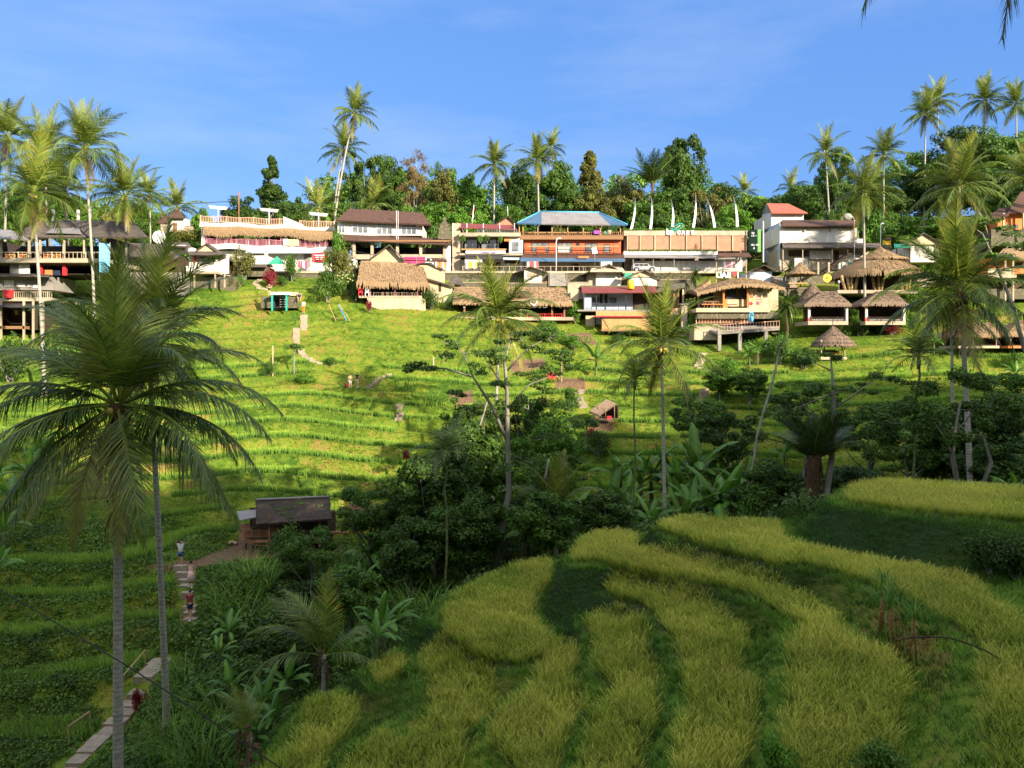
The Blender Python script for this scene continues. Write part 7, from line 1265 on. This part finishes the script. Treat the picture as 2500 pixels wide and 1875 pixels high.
# ---------------------------------------------------------------- uncountable cover: rice, grass, undergrowth
def blade(h,w_,arch,n,seed,spread=.05,head=0,v0=.1,v1=.6,el0=1.45,hv=.9):
    rg=np.random.default_rng(seed); V=[];Q=[];vv=[]
    for j in range(n):
        a=rg.uniform(0,6.28); q=spread*rg.random()**.5; p=np.array((q*math.cos(a),q*math.sin(a),0.)); a2=a+rg.normal(0,.8); el=el0-rg.uniform(0,.25); l=h*rg.uniform(.7,1.1)
        f2=rg.uniform(0,6.28); side=np.array((-math.sin(f2),math.cos(f2),0)); b0=len(V); m_=2 if not head else 3
        tv=rg.uniform(-.1,.15); isH=head and rg.random()<head
        for i in range(m_+1):
            u=i/m_; ww=side*w_*(1-.85*u if not isH else (.5 if i<m_ else 1.1))/2; V+=[p-ww,p+ww]; vv+=[v0+(v1-v0)*u+tv if not (isH and i>=m_-1) else hv+tv*.6]*2
            d=np.array((math.cos(a2)*math.cos(el),math.sin(a2)*math.cos(el),math.sin(el))); p=p+d*l/m_; el-=arch*(1.0 if not (isH and i==m_-2) else 1.6)
            if i<m_: Q.append((b0+2*i,b0+2*i+1,b0+2*i+3,b0+2*i+2))
    return np.array(V),np.array(Q),None,np.clip(vv,0,1)
def put_stuff(name,label,cat,protos,P,sc,mat,vo=None,tilt=None,seed=0,maxn=200000):
    rg=np.random.default_rng(seed); n=len(P); sc=np.asarray(sc)
    b=scatter(protos,P,rg.uniform(0,6.28,n),sc,rg.integers(0,len(protos),n),rg.uniform(-.12,.12,n) if vo is None else vo,tilt)
    return tag(obj(name,b.mesh(name,MAT[mat])),label,cat,kind='stuff')
rg=np.random.default_rng(11)
def on_steps(x,y):
    m_=np.zeros(x.shape,bool)
    for P_,hw in STP:
        for a,c in zip(P_[:-1],P_[1:]):
            e=(c-a)[:2]; t_=np.clip(((x-a[0])*e[0]+(y-a[1])*e[1])/(e@e+1e-9),0,1); m_|=np.hypot(x-a[0]-t_*e[0],y-a[1]-t_*e[1])<hw
    return m_
# ripe rice on the near fields
P=[]
for k,(z,poly) in PW.items():
    x0,y0=poly.min(0); x1,y1=poly.max(0); n=int((x1-x0)*(y1-y0)*62); x=rg.uniform(x0,x1,n); y=rg.uniform(y0,y1,n); m_=inpoly(x,y,poly)&(y<42)&(x<32)&(y>13); x,y=x[m_],y[m_]
    P.append(np.stack([x,y,np.maximum(G(x,y),z-.1)-.02],1))
P=np.concatenate(P); n=len(P)
ripe=.40*(fbm(P[:,0]*.45,P[:,1]*.45,4)-.5)*2+rg.uniform(-.1,.1,n)-.05*(P[:,0]<0)
tl=np.stack([rg.normal(0,.11,n)+.10*(vnoise(P[:,0]*.8,P[:,1]*.8,1)-.5),rg.normal(0,.11,n)],1)
put_stuff('rice','ripe yellow green rice on the curved near terraces','rice',[blade(.54,.012,.24,13,k,.055,.6,.10,.62,1.5) for k in range(6)],P,rg.uniform(.84,1.1,n)*(.9+.2*fbm(P[:,0],P[:,1],8)),'rice',ripe,tl)
# lush grass on the banks between them
n=72000; x=rg.uniform(-14,36,n); y=13+rg.random(n)**.8*32; px=CX+F*x/y; m_=(px>380)&(px<2620)&(bilin(ins.astype(float),x,y)<.35); x,y=x[m_],y[m_]; z=G(x,y); py=HY-F*z/y; m_=(py<1990)
x,y,z=x[m_],y[m_],z[m_]; n=len(x); s_=rg.uniform(.6,1.3,n)*(.6+.9*fbm(x*.6,y*.6,2)); slp=np.hypot(G(x+.2,y)-G(x-.2,y),G(x,y+.2)-G(x,y-.2))/.4; st_=np.clip((slp-.35)/.5,0,1)
put_stuff('grass','short green grass on the banks between the near rice terraces','grass',[blade(.28,.024,.45,11,20+k,.18,0,.12,.75,1.25) for k in range(4)],np.stack([x,y,z-.02],1),s_*(1-.3*st_),'grassn',.18-.42*st_+.5*(fbm(x*.5,y*.5,6)-.5)+rg.uniform(-.1,.1,n))
# young rice rows and wild grass on the far terraces
n=330000; Yv=36+rg.random(n)**.75*76; pxv=rg.uniform(-60,2560,n); x=(pxv-CX)/F*Yv; fr,kk=terr_frac(x,Yv); tw=terr_w(x,Yv)
mask=fbm(x*.07+kk*3.7,kk*1.9+Yv*.01,12); so0=on_steps(x,Yv); thr=np.where(Yv<82,.24,np.where(Yv<88,.36,.50))+.1*(pxv>1450)+.08*(pxv<420)
row=(fr>.02)&(fr<.40)&(tw>.6)&(mask>thr)
so=np.zeros(n,bool); z=G(x,Yv); pyv=HY-F*z/Yv
for s_ in SOILS: so|=inpoly(pxv,pyv,s_)
so|=so0
row&=~so&~((np.abs(pxv-715)<140)&(Yv<64))
i=np.where(row)[0]; i=i[rg.random(len(i))<.85]; Pr=np.stack([x[i],Yv[i],z[i]-.03],1)
put_stuff('young_rice','young blue green rice in rows on the far hillside terraces','rice',[blade(.62,.07,.12,6,40+k,.12,0,.25,.85,1.5) for k in range(3)],Pr,rg.uniform(.75,1.1,len(i)),'ricef')
j=np.where(~row&~so&(Yv<111))[0]; j=j[rg.random(len(j))<np.where(Yv[j]<62,1.,.62)]; fr_=fbm(x[j]*.35,Yv[j]*.35,15)
sc_=rg.uniform(.35,1.0,len(j))*(.3+1.1*fr_)*np.where(fr[j]<.5,.45,.75)
put_stuff('wild_grass','rough grass and weeds covering the far hillside','grass',[blade(.45,.085,.5,6,60+k,.2,0,.2,.75,1.15) for k in range(4)],np.stack([x[j],Yv[j],z[j]-.03],1),sc_,'grass',.75*(fbm(x[j]*.14,Yv[j]*.14,18)-.5)+.5*(fbm(x[j]*.6,Yv[j]*.6,19)-.5))
# leafy weeds on the shaded lower left slope
n=26000; Yv=rg.uniform(22,60,n); pxv=rg.uniform(-120,560,n); x=(pxv-CX)/F*Yv; z=G(x,Yv); pyv=HY-F*z/Yv; ok=~on_steps(x,Yv)&(pyv>1150)&(fbm(x*.25,Yv*.25,50)>.28)
for s_ in SOILS: ok&=~inpoly(pxv,pyv,s_)
x,Yv,z=x[ok],Yv[ok],z[ok]; n=len(x)
a=[clump_crown([(0,0,.1)],[.26],9,.13,80+k,.6,1.0,.6,.4,.6) for k in range(4)]
put_stuff('weeds','low leafy weeds on the shaded lower left slope','weeds',a,np.stack([x,Yv,z],1),rg.uniform(.6,1.5,n),'leafm',.5*(fbm(x*.3,Yv*.3,51)-.5))
# undergrowth in the ravine
def leafclump(seed,h,n,leaf):
    a=clump_crown([(0,0,h*.5),(h*.3,0,h*.35),(-.2*h,.3*h,h*.4),(0,-.3*h,h*.3)],[h*.45]*4,n,leaf,seed,.9,.5,.5,.3,.6); return a
n=5200; Yv=rg.uniform(25,62,n); pxv=rg.uniform(-100,2600,n); x=(pxv-CX)/F*Yv; z=G(x,Yv); pyv=HY-F*z/Yv
ok=np.where(pxv<560,(Yv<45)&(pyv>1430),True)&((bilin(ins.astype(float),x,Yv)<.1)|(Yv>45))
nr=np.full(n,1e9)
for k,(zz,poly) in PW.items(): nr=np.minimum(nr,pdist(x,Yv,poly))
ok&=(nr>1.6); ok&=~((np.abs(pxv-690)<150)&(Yv>52)); ok&=~((pxv>560)&(pxv<1050)&(Yv>56)); ok&=~((pxv>1450)&(Yv>55))
ok&=~((pxv>2050)&(Yv<34))&~((pxv>1700)&(Yv<32)); ok&=~((pxv>395)&(pxv<500)&(pyv>1370)&(pyv<1540)&(Yv>40))
PATHL=[(60,1900),(330,1700),(420,1620),(470,1640),(380,1720),(200,1900)]
ok&=~inpoly(pxv,pyv,PATHL)
ok&=~on_steps(x,Yv); x,Yv,z,pxv=x[ok],Yv[ok],z[ok],pxv[ok]; n=len(x); s_=rg.uniform(.5,1.2,n)*np.clip(.5+1.1*fbm(x*.15,Yv*.15,30),.4,1.5)*np.where(pxv<430,.5,1.)
s_*=np.clip((Yv-24)/10,.45,1)
put_stuff('undergrowth','dense dark leafy undergrowth filling the ravine','undergrowth',[leafclump(k,1.3,26,.26 if k%2 else .18) for k in range(5)],np.stack([x,Yv,z-.1],1),s_,'leafd',.5*(fbm(x*.2,Yv*.2,31)-.35)+rg.uniform(-.15,.2,n))
